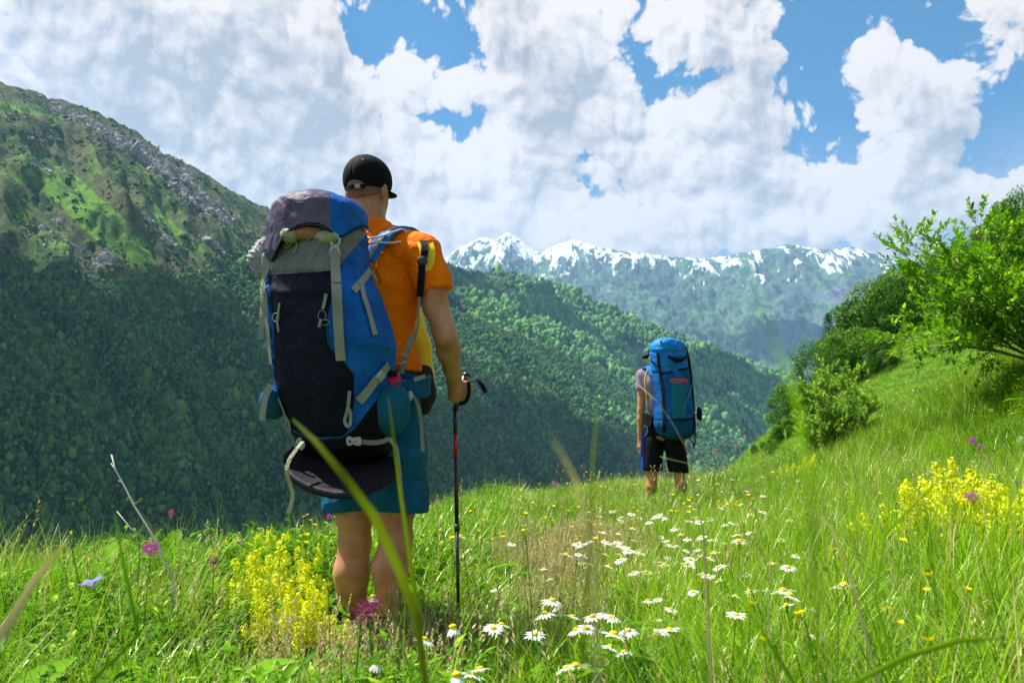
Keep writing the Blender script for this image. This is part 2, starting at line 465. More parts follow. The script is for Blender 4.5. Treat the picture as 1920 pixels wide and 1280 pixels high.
def near_h(x, y):
    e = edge_x(y)
    s = .08 * softplus(x - 1.3, 2.2) + .55 * softplus(x - 4.3, 2.5) + 0.03 * x
    drop = .85 * softplus(e - x - .35, 2.5)
    fw = .6 * softplus(y - 14.2 + .7 * np.clip(x - 2.5, 0, 4), 1.2)
    h = s - drop - fw
    h = h + .035 * vnoise(x * 1.1, y * 1.1, 5) + .02 * vnoise(x * 3.1, y * 3.1, 6) + .12 * vnoise(x * .23, y * .23, 8) * sstep(y, 5, 14)
    # trodden path
    h = h - .03 * np.exp(-((x - (0.02 + .11 * (y - 3))) / .35) ** 2)
    return h

def mid_h(x, y):
    h = .70 * (x - 26 - 0 * y)
    h = h - .9 * softplus(y - 112 + 5 * vnoise(x * .05, 3.3, 2), .15)
    h = h + 2.2 * vnoise(x / 22, y / 30, 12) + .8 * vnoise(x / 7, y / 9, 13) + .25 * vnoise(x / 2.1, y / 2.4, 14)
    return h

def ground_h(x, y):
    a, b = near_h(x, y), mid_h(x, y) - 1.2
    k = 1.2
    h = np.maximum(a, b) + np.log1p(np.exp(-np.abs(a - b) * k)) / k * sstep(y, 14, 30)
    return np.maximum(h, -440.0)

yy = np.concatenate([np.linspace(-6, 1, 12, endpoint=False), np.linspace(1, 9, 200, endpoint=False), np.linspace(9, 20, 130, endpoint=False), np.geomspace(20, 240, 230)])
tt = np.linspace(-1, 1, 340)
YY, TT = np.meshgrid(yy, tt, indexing='ij')
XX = TT * (8 + np.maximum(YY, 0) * 1.15) + np.maximum(YY, 0) * .18
ZZ = ground_h(XX, YY)

mg, t, b = material('meadow_soil', 0.95, 0.1)
geo = t.new('ShaderNodeNewGeometry'); pos = geo.outputs['Position']
n1 = t.noise(pos, 1.6, 6, .6); n2 = t.noise(pos, 14, 6, .65); n3 = t.noise(pos, .12, 5, .6)
path = land_attr(t, 'path')
c = t.mix(n1.step(.35, .65), (.035, .055, .012), (.07, .105, .02))
c = t.mix((path + (n2 - .5) * .8).step(.35, .6), c, (.30, .24, .13))
far = land_attr(t, 'far')
fcol = t.mix(n3.step(.35, .7), (.085, .20, .018), (.13, .27, .028))
n4 = t.noise(t.vscale(pos, (1, 1, 1)), .9, 8, .7)
fcol = t.mix((n4).step(.42, .62) * .75, fcol, (.05, .12, .015))
fcol = t.mix(t.noise(pos, .35, 6, .7).step(.58, .68) * .5, fcol, (.16, .22, .05))
c = t.mix(far, c, fcol)
t.l.new(c, b.inputs['Base Color'])
t.l.new(t.bump(t.noise(pos, 2.4, 8, .75) + t.noise(pos, .5, 4, .6) * 1.2, .9, .35), b.inputs['Normal'])
me = mesh_np('meadow_ground', np.stack([XX, YY, ZZ], -1).reshape(-1, 3), grid_faces(*XX.shape)[:, ::-1], mg)
def path_mask(x, y):
    p = np.exp(-((x - (.05 + .12 * (y - 3))) / .30) ** 2) * sstep(y, 2.0, 3.0) * (1 - sstep(y, 5.5, 7)) * .5
    p = p + .85 * np.exp(-((x - .40 - .12 * (y - 5)) / .55) ** 2 - ((y - 4.9) / 1.0) ** 2) * (.6 + .6 * vnoise(x * 3, y * 2, 4)) + .8 * np.exp(-((x + .45) / .35) ** 2 - ((y - 2.6) / .35) ** 2)
    return np.clip(p, 0, 1)
attr(me, 'path', path_mask(XX, YY).ravel())
attr(me, 'far', sstep(YY, 17, 26).ravel())
obj('meadow_ground', me, kind='structure', label='grassy mountain meadow ground with a trodden path')

vf = np.array([[-30000, -9000, -455], [30000, -9000, -455], [30000, 40000, -455], [-30000, 40000, -455]], float)
mv, t, b = material('valley', .95, .1)
geo = t.new('ShaderNodeNewGeometry')
t.l.new(t.mix(t.noise(geo.outputs['Position'], .004, 6, .6).step(.4, .6), (.03, .07, .03), (.08, .14, .04)), b.inputs['Base Color'])
obj('valley_floor', mesh_np('valley_floor', vf, np.array([[0, 1, 2, 3]]), mv), kind='structure', label='green valley floor far below')

# ================================================================ far forests: instanced crowns
def ico(sub, seed=0, bump=.2, stretch=(1, 1, 1.25), base=0.0):
    bm = bmesh.new(); bmesh.ops.create_icosphere(bm, subdivisions=sub, radius=1.0)
    for v in bm.verts:
        n = mnoise.noise(v.co * 1.7 + Vector((seed * 7.1, 0, 0))) + .6 * mnoise.noise(v.co * 4.1 + Vector((0, seed * 3.3, 0)))
        v.co *= 1 + bump * n
        if v.co.z < 0: v.co.z *= .7
        v.co = Vector((v.co.x * stretch[0], v.co.y * stretch[1], v.co.z * stretch[2] + base))
    return bm

def bm_mesh(bm, name, mat=None, smooth=True):
    me = bpy.data.meshes.new(name); bm.to_mesh(me); bm.free()
    if mat: me.materials.append(mat)
    me.polygons.foreach_set('use_smooth', [smooth] * len(me.polygons))
    return me

def crown_material(name, c1, c2, c3=None, trans=0.0, rough=.85, bumpy=None):
    m, t, b = material(name, rough, 0.12)
    oi = t.new('ShaderNodeObjectInfo'); r = E(t.nt, oi.outputs['Random'])
    geo = t.new('ShaderNodeNewGeometry')
    n = t.noise(geo.outputs['Position'], .006, 3, .6)
    c = t.mix((r * .7 + n * .8 - .25).step(.1, .8), c1, c2)
    if c3: c = t.mix(r.step(.86, .98), c, c3)
    t.l.new(c, b.inputs['Base Color'])
    if bumpy: t.l.new(t.bump(t.noise(geo.outputs['Position'], bumpy, 4, .7), 1.0, 1.2), b.inputs['Normal'])
    return m

def instancer(name, pts, scales, rots, protos, kind_label, seed=0, tilt=None):
    """One stuff object: the prototype meshes instanced on points (never in the scene by themselves)."""
    coll = bpy.data.collections.new(name + '_kinds')
    for i, me in enumerate(protos):
        po = bpy.data.objects.new(name + '_kind', me); coll.objects.link(po)
    me = bpy.data.meshes.new(name)
    me.vertices.add(len(pts)); me.vertices.foreach_set('co', np.asarray(pts, np.float32).ravel())
    attr(me, 'sc', np.asarray(scales, np.float32).reshape(-1, 3), 'FLOAT_VECTOR')
    attr(me, 'ro', np.asarray(rots, np.float32).reshape(-1, 3), 'FLOAT_VECTOR')
    a = me.attributes.new('pick', 'INT', 'POINT')
    a.data.foreach_set('value', np.random.default_rng(seed).integers(0, len(protos), len(pts)).astype(np.int32))
    me.update()
    o = obj(name, me, kind='stuff', label=kind_label)
    ng = bpy.data.node_groups.new(name, 'GeometryNodeTree')
    ng.interface.new_socket('Geometry', in_out='INPUT', socket_type='NodeSocketGeometry')
    ng.interface.new_socket('Geometry', in_out='OUTPUT', socket_type='NodeSocketGeometry')
    N, Lk = ng.nodes, ng.links
    i_, o_ = N.new('NodeGroupInput'), N.new('NodeGroupOutput')
    m2p = N.new('GeometryNodeMeshToPoints')
    iop = N.new('GeometryNodeInstanceOnPoints')
    ci = N.new('GeometryNodeCollectionInfo'); ci.inputs['Collection'].default_value = coll
    ci.inputs['Separate Children'].default_value = True; ci.inputs['Reset Children'].default_value = True
    def na(nm, dt):
        n = N.new('GeometryNodeInputNamedAttribute'); n.data_type = dt; n.inputs[0].default_value = nm; return n.outputs[0]
    Lk.new(i_.outputs[0], m2p.inputs['Mesh']); Lk.new(m2p.outputs[0], iop.inputs['Points'])
    Lk.new(ci.outputs[0], iop.inputs['Instance']); iop.inputs['Pick Instance'].default_value = True
    Lk.new(na('pick', 'INT'), iop.inputs['Instance Index'])
    Lk.new(na('ro', 'FLOAT_VECTOR'), iop.inputs['Rotation']); Lk.new(na('sc', 'FLOAT_VECTOR'), iop.inputs['Scale'])
    Lk.new(iop.outputs[0], o_.inputs[0])
    md = o.modifiers.new('scatter', 'NODES'); md.node_group = ng
    return o

def sample_flank(P, prob, count, seed):
    """Random points on a grid surface, weighted by cell area times prob."""
    r = np.random.default_rng(seed)
    a = P[1:, :-1] - P[:-1, :-1]; b_ = P[:-1, 1:] - P[:-1, :-1]
    area = np.linalg.norm(np.cross(a, b_), axis=-1)
    w = area * prob[:-1, :-1]
    x, y = px_of(P[:-1, :-1]); f = P[:-1, :-1, 1]
    w = w * ((x > -160) & (x < 2080) & (y < 1120) & (f > 50))
    cw = np.cumsum(w.ravel()); k = np.searchsorted(cw, r.random(count) * cw[-1])
    i, j = np.unravel_index(np.clip(k, 0, w.size - 1), w.shape)
    s, q = r.random((count, 1)), r.random((count, 1))
    pts = P[i, j] * (1 - s) * (1 - q) + P[i + 1, j] * s * (1 - q) + P[i, j + 1] * (1 - s) * q + P[i + 1, j + 1] * s * q
    return pts

def forest(name, P, prob, count, size, protos, seed, label):
    pts = sample_flank(P, prob, count, seed)
    r = np.random.default_rng(seed + 5)
    n2 = vnoise(pts[:, 0] / 160, pts[:, 1] / 160, seed)
    sc = size * np.exp(r.normal(0, .38, len(pts))) * (1 + .3 * n2)
    sc = sc * np.clip(pts[:, 1] / 2100, .72, 1.15)
    S = np.stack([sc * r.uniform(.85, 1.15, len(pts)), sc * r.uniform(.85, 1.15, len(pts)), sc * r.uniform(.85, 1.7, len(pts))], 1)
    R = np.stack([r.normal(0, .08, len(pts)), r.normal(0, .08, len(pts)), r.uniform(0, 6.28, len(pts))], 1)
    pts[:, 2] += sc * .5
    return instancer(name, pts, S, R, protos, label, seed)

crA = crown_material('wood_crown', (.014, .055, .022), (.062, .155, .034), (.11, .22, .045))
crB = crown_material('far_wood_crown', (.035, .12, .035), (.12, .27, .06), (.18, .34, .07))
pA = [bm_mesh(ico(2, k, .55), 'crown', crA, True) for k in range(4)]
pB = [bm_mesh(ico(2, k, .55), 'crown', crB, True) for k in range(3)]
def clump(P, s, seed): return np.clip(.55 + 1.3 * fbm(P[..., 0] / s, P[..., 1] / s, seed, 4), 0, 1)
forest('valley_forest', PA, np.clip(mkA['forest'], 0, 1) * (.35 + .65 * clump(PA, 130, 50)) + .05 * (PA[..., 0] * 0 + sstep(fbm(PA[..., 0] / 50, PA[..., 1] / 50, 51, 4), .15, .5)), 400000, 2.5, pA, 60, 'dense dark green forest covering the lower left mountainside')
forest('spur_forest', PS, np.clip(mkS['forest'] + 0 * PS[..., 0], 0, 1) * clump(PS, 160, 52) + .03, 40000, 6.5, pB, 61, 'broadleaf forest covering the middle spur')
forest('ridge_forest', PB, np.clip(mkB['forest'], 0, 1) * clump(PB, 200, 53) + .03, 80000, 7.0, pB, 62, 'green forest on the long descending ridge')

# ================================================================ haze
mh = bpy.data.materials.new('air'); mh.use_nodes = True
t = NT(mh.node_tree); t.n.clear()
pv = t.new('ShaderNodeVolumePrincipled')
pv.inputs['Color'].default_value = (.36, .62, 1.0, 1); pv.inputs['Density'].default_value = 3.6e-5
pv.inputs['Anisotropy'].default_value = 0.25
mo = t.new('ShaderNodeOutputMaterial'); t.l.new(pv.outputs[0], mo.inputs['Volume'])
mh.cycles.homogeneous_volume = True
bm = bmesh.new(); bmesh.ops.create_cube(bm, size=1.0)
for v in bm.verts:
    v.co = Vector((v.co.x * 61000, 15500 + v.co.y * 50000, -456 - 1 + (v.co.z + .5) * 5400))
obj('haze', bm_mesh(bm, 'haze', mh, False), kind='stuff', label='thin blue mountain haze in the valley air')

# rocks strewn along the crest of the left flank, scrub on its grass
mRock, t, b = material('grey_rock', .9, .2)
geo = t.new('ShaderNodeNewGeometry')
t.l.new(t.mix(t.noise(geo.outputs['Position'], .3, 5, .7).step(.35, .65), (.16, .155, .15), (.46, .44, .42)), b.inputs['Base Color'])
rocks = []
for k in range(4):
    bm = ico(1, 30 + k, .7, (1, 1.3, .8)); rocks.append(bm_mesh(bm, 'rock', mRock, False))
pr = np.clip(mkA['rock'], 0, 1) ** 1.6
pts = sample_flank(PA, pr, 6000, 91); r_ = np.random.default_rng(3); sc = np.exp(r_.normal(.4, .55, len(pts)))
instancer('crest_rocks', pts, np.stack([sc * 1.2, sc * 1.6, sc], 1), r_.uniform(0, 6.28, (len(pts), 3)), rocks, 'grey rocks strewn under the crest of the left mountain', 7)
pr = np.clip(.35 + fbm(PA[..., 0] / 45, PA[..., 1] / 45, 63, 4) * 1.8, 0, 1) ** 2 * (1 - np.clip(mkA['forest'], 0, 1)) * (1 - .6 * np.clip(mkA['grass'], 0, 1))
pts = sample_flank(PA, pr, 26000, 92); sc = np.exp(r_.normal(-.1, .5, len(pts))) * 1.2
instancer('mountain_scrub', pts, np.stack([sc * 1.3, sc * 1.3, sc], 1), np.stack([0 * sc, 0 * sc, r_.uniform(0, 6.28, len(pts))], 1), pA, 'dark scrub dotted over the upper left mountainside', 8)

# ================================================================ unseen clouds added above the air box to cast shade on the slopes
mCl, t, b = material('shade_cloud_white', 1.0, 0.0); b.inputs['Base Color'].default_value = (.9, .9, .9, 1)
def overhead(name, src, zc, n, size, seed, label):
    """An added flat-based cumulus shape, laid out sunward of src so its shade covers those points."""
    rr_ = np.random.default_rng(seed)
    k = (zc - src[:, 2:3]) / SUND.z
    q = src + k * np.array([[SUND.x, SUND.y, SUND.z]])
    g_ = bmesh.new()
    for i in rr_.integers(0, len(q), n):
        bmesh.ops.create_icosphere(g_, subdivisions=3, radius=1.0, matrix=Matrix.Translation((q[i, 0], q[i, 1], zc + rr_.uniform(0, 120))) @ Matrix.Diagonal((size * rr_.uniform(.6, 1.3), size * rr_.uniform(.6, 1.3), size * rr_.uniform(.35, .6), 1)))
    for v in g_.verts:
        v.co += Vector((mnoise.noise(v.co / 120.0), mnoise.noise(v.co / 120.0 + Vector((9, 0, 0))), mnoise.noise(v.co / 120.0 + Vector((0, 9, 0))))) * size * .35
        if v.co.z < zc: v.co.z = zc + (v.co.z - zc) * .2
    return obj(name, bm_mesh(g_, name, mCl), kind='structure', label=label)
xA, yA = px_of(PA); okA = (PA[..., 1] > 200)
line = np.interp(xA, [-200, 0, 200, 330, 450, 600, 800, 1000, 1150, 1300], [480, 500, 560, 540, 600, 650, 700, 750, 800, 830])
sel = okA & (xA > -250) & (xA < 1200) & (yA > line + 55) & (yA < 1050)
overhead('shade_cloud', PA[sel], 5000, 150, 130, 5, 'unseen cumulus shape added high above to shade the foot of the left mountain')
xB, yB = px_of(PB); selB = (PB[..., 1] > 1000) & (yB < 830) & (xB > 950) & (xB < 1480) & (yB > np.interp(xB, [950, 1150, 1300, 1460], [560, 640, 690, 720])) & (yB < np.interp(xB, [950, 1150, 1300, 1460], [600, 700, 770, 860]))
overhead('shade_cloud', PB[selB], 5000, 40, 130, 6, 'small unseen cumulus shape added high above to shade the long green ridge')

# ================================================================ plant geometry
class Geo:
    def __init__(self): self.V, self.F, self.M = [], [], []
    def add(self, vs, fs, m=0):
        k = len(self.V); self.V += [tuple(v) for v in vs]; self.F += [tuple(i + k for i in f) for f in fs]; self.M += [m] * len(fs)
    def blade(self, p, az, h, w, bend, seg=4, m=0, lean=0.0, fold=0.0, tip=0.03):
        """A grass blade: rises from p, arching over towards az."""
        d = Vector((math.cos(az), math.sin(az), 0)); s = Vector((-d.y, d.x, 0))
        vs, fs = [], []; pos = Vector(p); ang = lean
        for k in range(seg + 1):
            f = k / seg; ww = w * (1 - f) ** .7 * (.75 + .5 * min(f * 3, 1)) * .8 + w * tip
            vs += [pos - s * ww / 2, pos + s * ww / 2]
            ang += bend / seg * (.5 + f)
            pos = pos + (d * math.sin(ang) + Vector((0, 0, math.cos(ang)))) * (h / seg)
        for k in range(seg): fs.append((2 * k, 2 * k + 1, 2 * k + 3, 2 * k + 2))
        self.add(vs, fs, m)
    def leaf(self, p, d, up, ln, w, m=0, droop=.3, seg=3, cup=.15):
        """A pointed leaf with a folded midrib."""
        d = Vector(d).normalized(); up = Vector(up); s = d.cross(up)
        s = s.normalized() if s.length > 1e-6 else Vector((1, 0, 0)); n = s.cross(d).normalized()
        vs, fs = [], []
        for k in range(seg + 1):
            f = k / seg; ww = w * math.sin(math.pi * min(.98, f ** .85 * .93 + .05)) if 0 < k < seg else w * .08
            c = Vector(p) + d * ln * f - n * droop * ln * f * f
            vs += [c - s * ww / 2 + n * cup * ww, c, c + s * ww / 2 + n * cup * ww]
        for k in range(seg):
            a = 3 * k; fs += [(a, a + 1, a + 4, a + 3), (a + 1, a + 2, a + 5, a + 4)]
        self.add(vs, fs, m)
    def tube(self, pts, r0, r1, n=5, m=0, cap=True):
        pts = [Vector(q) for q in pts]; vs, fs = [], []
        for k, q in enumerate(pts):
            tdir = (pts[min(k + 1, len(pts) - 1)] - pts[max(k - 1, 0)]).normalized()
            a = tdir.orthogonal() if k == 0 else (a - tdir * a.dot(tdir))
            a = a.normalized(); b = tdir.cross(a)
            r = r0 + (r1 - r0) * k / max(1, len(pts) - 1)
            for i in range(n):
                an = 2 * math.pi * i / n; vs.append(q + (a * math.cos(an) + b * math.sin(an)) * r)
        for k in range(len(pts) - 1):
            for i in range(n):
                j = (i + 1) % n; fs.append((k * n + i, k * n + j, (k + 1) * n + j, (k + 1) * n + i))
        if cap:
            fs.append(tuple(range(n))[::-1]); fs.append(tuple((len(pts) - 1) * n + i for i in range(n)))
        self.add(vs, fs, m)
    def blob(self, c, r, sub=1, m=0, sq=(1, 1, 1), rot=None, jit=0.0):
        bm = bmesh.new(); bmesh.ops.create_icosphere(bm, subdivisions=sub, radius=1)
        vs = []
        for v in bm.verts:
            q = Vector((v.co.x * sq[0], v.co.y * sq[1], v.co.z * sq[2])) * r * (1 + jit * random.uniform(-1, 1))
            if rot is not None: q = rot @ q
            vs.append(Vector(c) + q)
        fs = [tuple(v.index for v in f.verts) for f in bm.faces]; bm.free()
        self.add(vs, fs, m)
    def mesh(self, name, mats, smooth=True):
        me = bpy.data.meshes.new(name); me.from_pydata(self.V, [], self.F)
        for mm in (mats if isinstance(mats, (list, tuple)) else [mats]): me.materials.append(mm)
        me.polygons.foreach_set('material_index', self.M)
        me.polygons.foreach_set('use_smooth', [smooth] * len(self.F))
        me.update(); return me

def leaf_material(name, c1, c2, c3=None, trans=.5, gloss=.05, rough=.4, scale=3.0, obj_rand=True):
    """Thin living tissue: diffuse, light coming through, and a little waxy gloss."""
    m = bpy.data.materials.new(name); m.use_nodes = True; MATS[name] = m
    t = NT(m.node_tree); t.n.clear()
    geo = t.new('ShaderNodeNewGeometry'); oi = t.new('ShaderNodeObjectInfo')
    r = E(t.nt, oi.outputs['Random']); n = t.noise(geo.outputs['Position'], scale, 3, .6)
    ri = E(t.nt, geo.outputs['Random Per Island'])
    f = (n * .7 + ri * .45 + (r * .35 if obj_rand else .17) - .3).step(.05, .95)
    c = t.mix(f, c1, c2)
    if c3: c = t.mix(ri.step(.88, .93), c, c3)
    d = t.new('ShaderNodeBsdfDiffuse'); t.l.new(c, d.inputs[0])
    tr = t.new('ShaderNodeBsdfTranslucent')
    ct = t.mix(1.0, c, (1.05, 1.15, .55), 'MULTIPLY'); t.l.new(ct, tr.inputs[0])
    gl = t.new('ShaderNodeBsdfGlossy'); gl.inputs['Roughness'].default_value = rough; gl.inputs[0].default_value = (.7, .85, .5, 1)
    m1 = t.new('ShaderNodeMixShader'); m1.inputs[0].default_value = trans
    t.l.new(d.outputs[0], m1.inputs[1]); t.l.new(tr.outputs[0], m1.inputs[2])
    m2 = t.new('ShaderNodeMixShader'); lw = t.new('ShaderNodeFresnel'); lw.inputs[0].default_value = 1.4
    fr = (E(t.nt, lw.outputs[0]) * gloss * 2.2).min(.25); t.l.new(fr.s, m2.inputs[0])
    t.l.new(m1.outputs[0], m2.inputs[1]); t.l.new(gl.outputs[0], m2.inputs[2])
    o = t.new('ShaderNodeOutputMaterial'); t.l.new(m2.outputs[0], o.inputs[0])
    return m

mGrass = leaf_material('grass', (.09, .25, .003), (.40, .62, .008), (.52, .52, .10), trans=.42)
mGrassD = leaf_material('deep_grass', (.025, .10, .006), (.13, .32, .010), (.26, .44, .02), trans=.35)
mHerb = leaf_material('herb_leaf', (.04, .15, .008), (.20, .42, .012), (.34, .54, .03), trans=.35)
mDry = leaf_material('dry_grass', (.46, .38, .17), (.66, .58, .32), (.38, .27, .13), trans=.3)
mBrown = leaf_material('seed_head', (.20, .14, .07), (.36, .28, .15), (.44, .36, .2), trans=.15)
mStraw = leaf_material('straw_seed', (.42, .34, .17), (.62, .54, .30), (.34, .24, .12), trans=.3)
mStem = leaf_material('stem', (.07, .17, .02), (.17, .32, .04), trans=.25)
mPetal = leaf_material('white_petal', (.80, .80, .78), (.90, .90, .88), trans=.35, gloss=.03)
mYolk = leaf_material('yellow_centre', (.75, .48, .01), (.88, .62, .02), trans=.1, gloss=.03)
mButter = leaf_material('buttercup_petal', (.80, .60, .005), (.92, .74, .01), trans=.3, gloss=.08)
mBed = leaf_material('bedstraw_blossom', (.66, .70, .02), (.90, .86, .03), (.97, .92, .06), trans=.35, gloss=.03)
mPurple = leaf_material('purple_petal', (.46, .03, .46), (.72, .12, .70), trans=.35, gloss=.03)
mPink = leaf_material('pink_petal', (.62, .12, .24), (.85, .30, .42), trans=.3, gloss=.03)
mBlue = leaf_material('blue_petal', (.30, .27, .72), (.48, .44, .88), trans=.35, gloss=.03)
mMauve = leaf_material('thistle_head', (.22, .03, .10), (.42, .06, .20), trans=.2, gloss=.03)
mCream = leaf_material('cream_petal', (.60, .56, .38), (.78, .74, .55), trans=.3, gloss=.03)
mTwig = leaf_material('dead_twig', (.50, .45, .36), (.70, .66, .56), trans=.0, gloss=.05)
mBlurBlade = leaf_material('broad_blade', (.16, .33, .012), (.30, .48, .02), trans=.5, gloss=.06)

U = random.uniform
def tuft(seed, n, hmin, hmax, w, spread, bend, mats_share=(1.0,), dead=.06):
    random.seed(seed); g = Geo()
    for _ in range(n):
        r = spread * math.sqrt(random.random()); a = U(0, 6.283)
        m = 0
        if random.random() < dead: m = 1
        h = U(hmin, hmax)
        g.blade((r * math.cos(a), r * math.sin(a), -.02), a + U(-1.2, 1.2), h, w * U(.6, 1.3), U(*bend), 4, m, lean=U(0, .28))
    return g
def herb(seed, n, h):
    """A leafy stem plant with lobed, pointed leaves all the way up."""
    random.seed(seed); g = Geo()
    for _ in range(n):
        x, y = U(-.07, .07), U(-.07, .07); hh = h * U(.5, 1.1); a = U(0, 6.283); ln = U(.1, .4)
        top = Vector((x + math.cos(a) * ln * hh, y + math.sin(a) * ln * hh, hh))
        g.tube([(x, y, -.02), (x * .5 + top.x * .5, y * .5 + top.y * .5, hh * .55), top], .0022, .0011, 3, 1, False)
        for k in range(9):
            f = (k + 1) / 9; c = Vector((x, y, 0)).lerp(top, f); az = k * 2.4 + a; L = .075 * (1.15 - .6 * f) * U(.8, 1.2) * (h / .3) ** .5
            d = Vector((math.cos(az), math.sin(az), .5 + .4 * f))
            g.leaf(c, d, (0, 0, 1), L, L * .38, 0, .35)
            for sgn in (-1, 1):
                s2 = Vector((math.cos(az + sgn * .8), math.sin(az + sgn * .8), .35))
                g.leaf(c + d.normalized() * L * .3, s2, (0, 0, 1), L * .55, L * .24, 0, .3, 2)
    return g

P_fine = [tuft(10 + k, 30, .12, .38, .0042, .085, (.25, 1.7)).mesh('grass_tuft', [mGrass, mDry]) for k in range(4)]
P_deep = [tuft(20 + k, 26, .12, .36, .0075, .08, (.5, 2.1)).mesh('grass_tuft', [mGrassD, mGrass]) for k in range(3)]
P_tall = [tuft(30 + k, 20, .30, .62, .0050, .07, (.35, 1.2)).mesh('grass_tuft', [mGrass, mDry]) for k in range(3)]
P_herb = [herb(40 + k, 5, .26).mesh('leafy_herb', [mHerb, mStem]) for k in range(4)]
def broad(seed):
    """Rosette of broad, veined leaves on short stalks."""
    random.seed(seed); g = Geo()
    for k in range(11):
        a = k * 2.4 + U(-.3, .3); L = U(.07, .14); e = U(.5, 1.6)
        d = Vector((math.cos(a), math.sin(a), e)).normalized(); c = Vector((0, 0, 0)) + d * U(.06, .16)
        g.tube([(0, 0, -.02), c], .0018, .0012, 3, 1, False)
        g.leaf(c, Vector((math.cos(a), math.sin(a), U(.0, .6))), (0, 0, 1), L, L * U(.42, .62), 0, U(.2, .6), 4, .12)
    return g
P_broad = [broad(80 + k).mesh('broad_leaf_plant', [mHerb, mStem]) for k in range(3)]
def dry_stalks(seed):
    random.seed(seed); g = Geo()
    for _ in range(9):
        x, y = U(-.08, .08), U(-.08, .08); a = U(0, 6.28); h = U(.12, .3); l = U(.02, .07)
        tp = Vector((x + math.cos(a) * l, y + math.sin(a) * l, h))
        g.tube([(x, y, -.01), ((x + tp.x) / 2, (y + tp.y) / 2, h * .6), tp], .0011, .0008, 3, 0, False)
        for k in range(7):
            f = .72 + .28 * k / 7; c = Vector((x, y, 0)).lerp(tp, f); az = U(0, 6.28)
            g.leaf(c, (math.cos(az), math.sin(az), 1.2), (0, 0, 1), .018, .006, 1, .1, 2)
    return g
P_dry = [dry_stalks(60 + k).mesh('dry_stalk', [mDry, mStraw]) for k in range(3)]

P_seed = [dry_stalks(70 + k).mesh('seeding_stalk', [mGrass, mStraw]) for k in range(3)]
# ---------------------------------------------------------------- scattered ground cover
def scatter_pts(n, y0, y1, wfun, seed, margin=.45, powr=1.0):
    r = np.random.default_rng(seed)
    out = []
    while sum(map(len, out)) < n:
        k = n
        y = y0 + (y1 - y0) * r.random(k) ** powr
        hw = .66 * y + margin
        x = r.uniform(-1, 1, k) * hw
        keep = r.random(k) < hw / (.66 * y1 + margin) * 1.0 if powr == 1.0 else r.random(k) < 1.0
        x, y = x[keep], y[keep]
        w = wfun(x, y); kk = r.random(len(x)) < w
        out.append(np.stack([x[kk], y[kk]], 1))
    return np.concatenate(out)[:n]

def cover(name, n, y0, y1, wfun, protos, smin, smax, seed, label, hfun=None, powr=1.0, lean=.10, zoff=0.0):
    p = scatter_pts(n, y0, y1, wfun, seed, powr=powr)
    z = ground_h(p[:, 0], p[:, 1]) + zoff
    r = np.random.default_rng(seed + 1)
    s = r.uniform(smin, smax, n) * (1 + .35 * vnoise(p[:, 0] * .9, p[:, 1] * .9, seed))
    if hfun is not None: s = s * hfun(p[:, 0], p[:, 1])
    R = np.stack([r.normal(0, lean, n), r.normal(.05, lean, n), r.uniform(0, 6.283, n)], 1)
    # keep the lens free of leaves
    S = np.stack([s, s, s * r.uniform(.85, 1.15, n)], 1)
    return instancer(name, np.stack([p[:, 0], p[:, 1], z], 1), S, R, protos, label, seed)

def edge_ok(x, y): return (x > edge_x(y) - 1.3) | (y < 4)
def h_path(x, y):
    return (1 - .68 * np.clip(path_mask(x, y), 0, 1)) * (1 - .5 * np.exp(-((x + .48) / .38) ** 2 - ((y - 2.65) / .5) ** 2))
def is_left(x, y): return sstep(-x + .02 * y, -.1, .35)
def daisy_low(x, y): return 1 - .38 * sstep(x, -.2, .3) * (1 - sstep(x - .28 * y, .0, .8)) * sstep(y, 2.2, 3) 
def tall_right(x, y): return 1 + .35 * sstep(x, .3, 1.5) * (1 - sstep(y, 4, 9))

cover('meadow_grass', 24000, 1.35, 16.5, lambda x, y: edge_ok(x, y) * (1 - .40 * path_mask(x, y)) * (1 - .2 * is_left(x, y) * (y < 6)), P_fine, .65, 1.15, 100,
      'fine bright green meadow grass', lambda x, y: h_path(x, y) * tall_right(x, y) * daisy_low(x, y))
cover('near_grass', 4200, 1.3, 6, lambda x, y: edge_ok(x, y) * (1 - .7 * path_mask(x, y)) * (1 - .2 * is_left(x, y)), P_fine, .7, 1.15, 101,
      'thick meadow grass in the foreground', lambda x, y: h_path(x, y) * tall_right(x, y))
cover('broad_grass', 11000, 1.3, 12, lambda x, y: edge_ok(x, y) * (.25 + .75 * sstep(x, .2, .9) + .5 * is_left(x, y)) * (1 - .9 * path_mask(x, y)), P_deep, .7, 1.2, 102,
      'deep green broader meadow grass', lambda x, y: h_path(x, y) * daisy_low(x, y))
cover('tall_grass', 3000, 1.5, 14, lambda x, y: edge_ok(x, y) * (.2 + .8 * sstep(x, .4, 1.2) + .6 * is_left(x, y)) * (1 - path_mask(x, y)), P_tall, .55, .95, 103,
      'tall loose grass standing above the meadow', lambda x, y: h_path(x, y) * daisy_low(x, y))
cover('seeding_grass', 220, 1.5, 11, lambda x, y: edge_ok(x, y) * (.5 + .5 * (vnoise(x * .8, y * .8, 55) > 0)), P_seed, 1.0, 1.75, 107,
      'thin seeding grass stalks above the meadow', h_path)
cover('leafy_herbs', 15000, 1.3, 12, lambda x, y: edge_ok(x, y) * (.18 + .82 * is_left(x, y)) * (1 - .8 * path_mask(x, y)), P_herb, .6, 1.1, 104,
      'leafy green herbs growing between the grasses', lambda x, y: h_path(x, y) * daisy_low(x, y))
cover('dry_stalks', 1100, 1.6, 12, lambda x, y: edge_ok(x, y) * (.03 + .97 * path_mask(x, y)), P_dry, .6, 1.0, 105,
      'dry straw coloured stalks on the trodden patch')

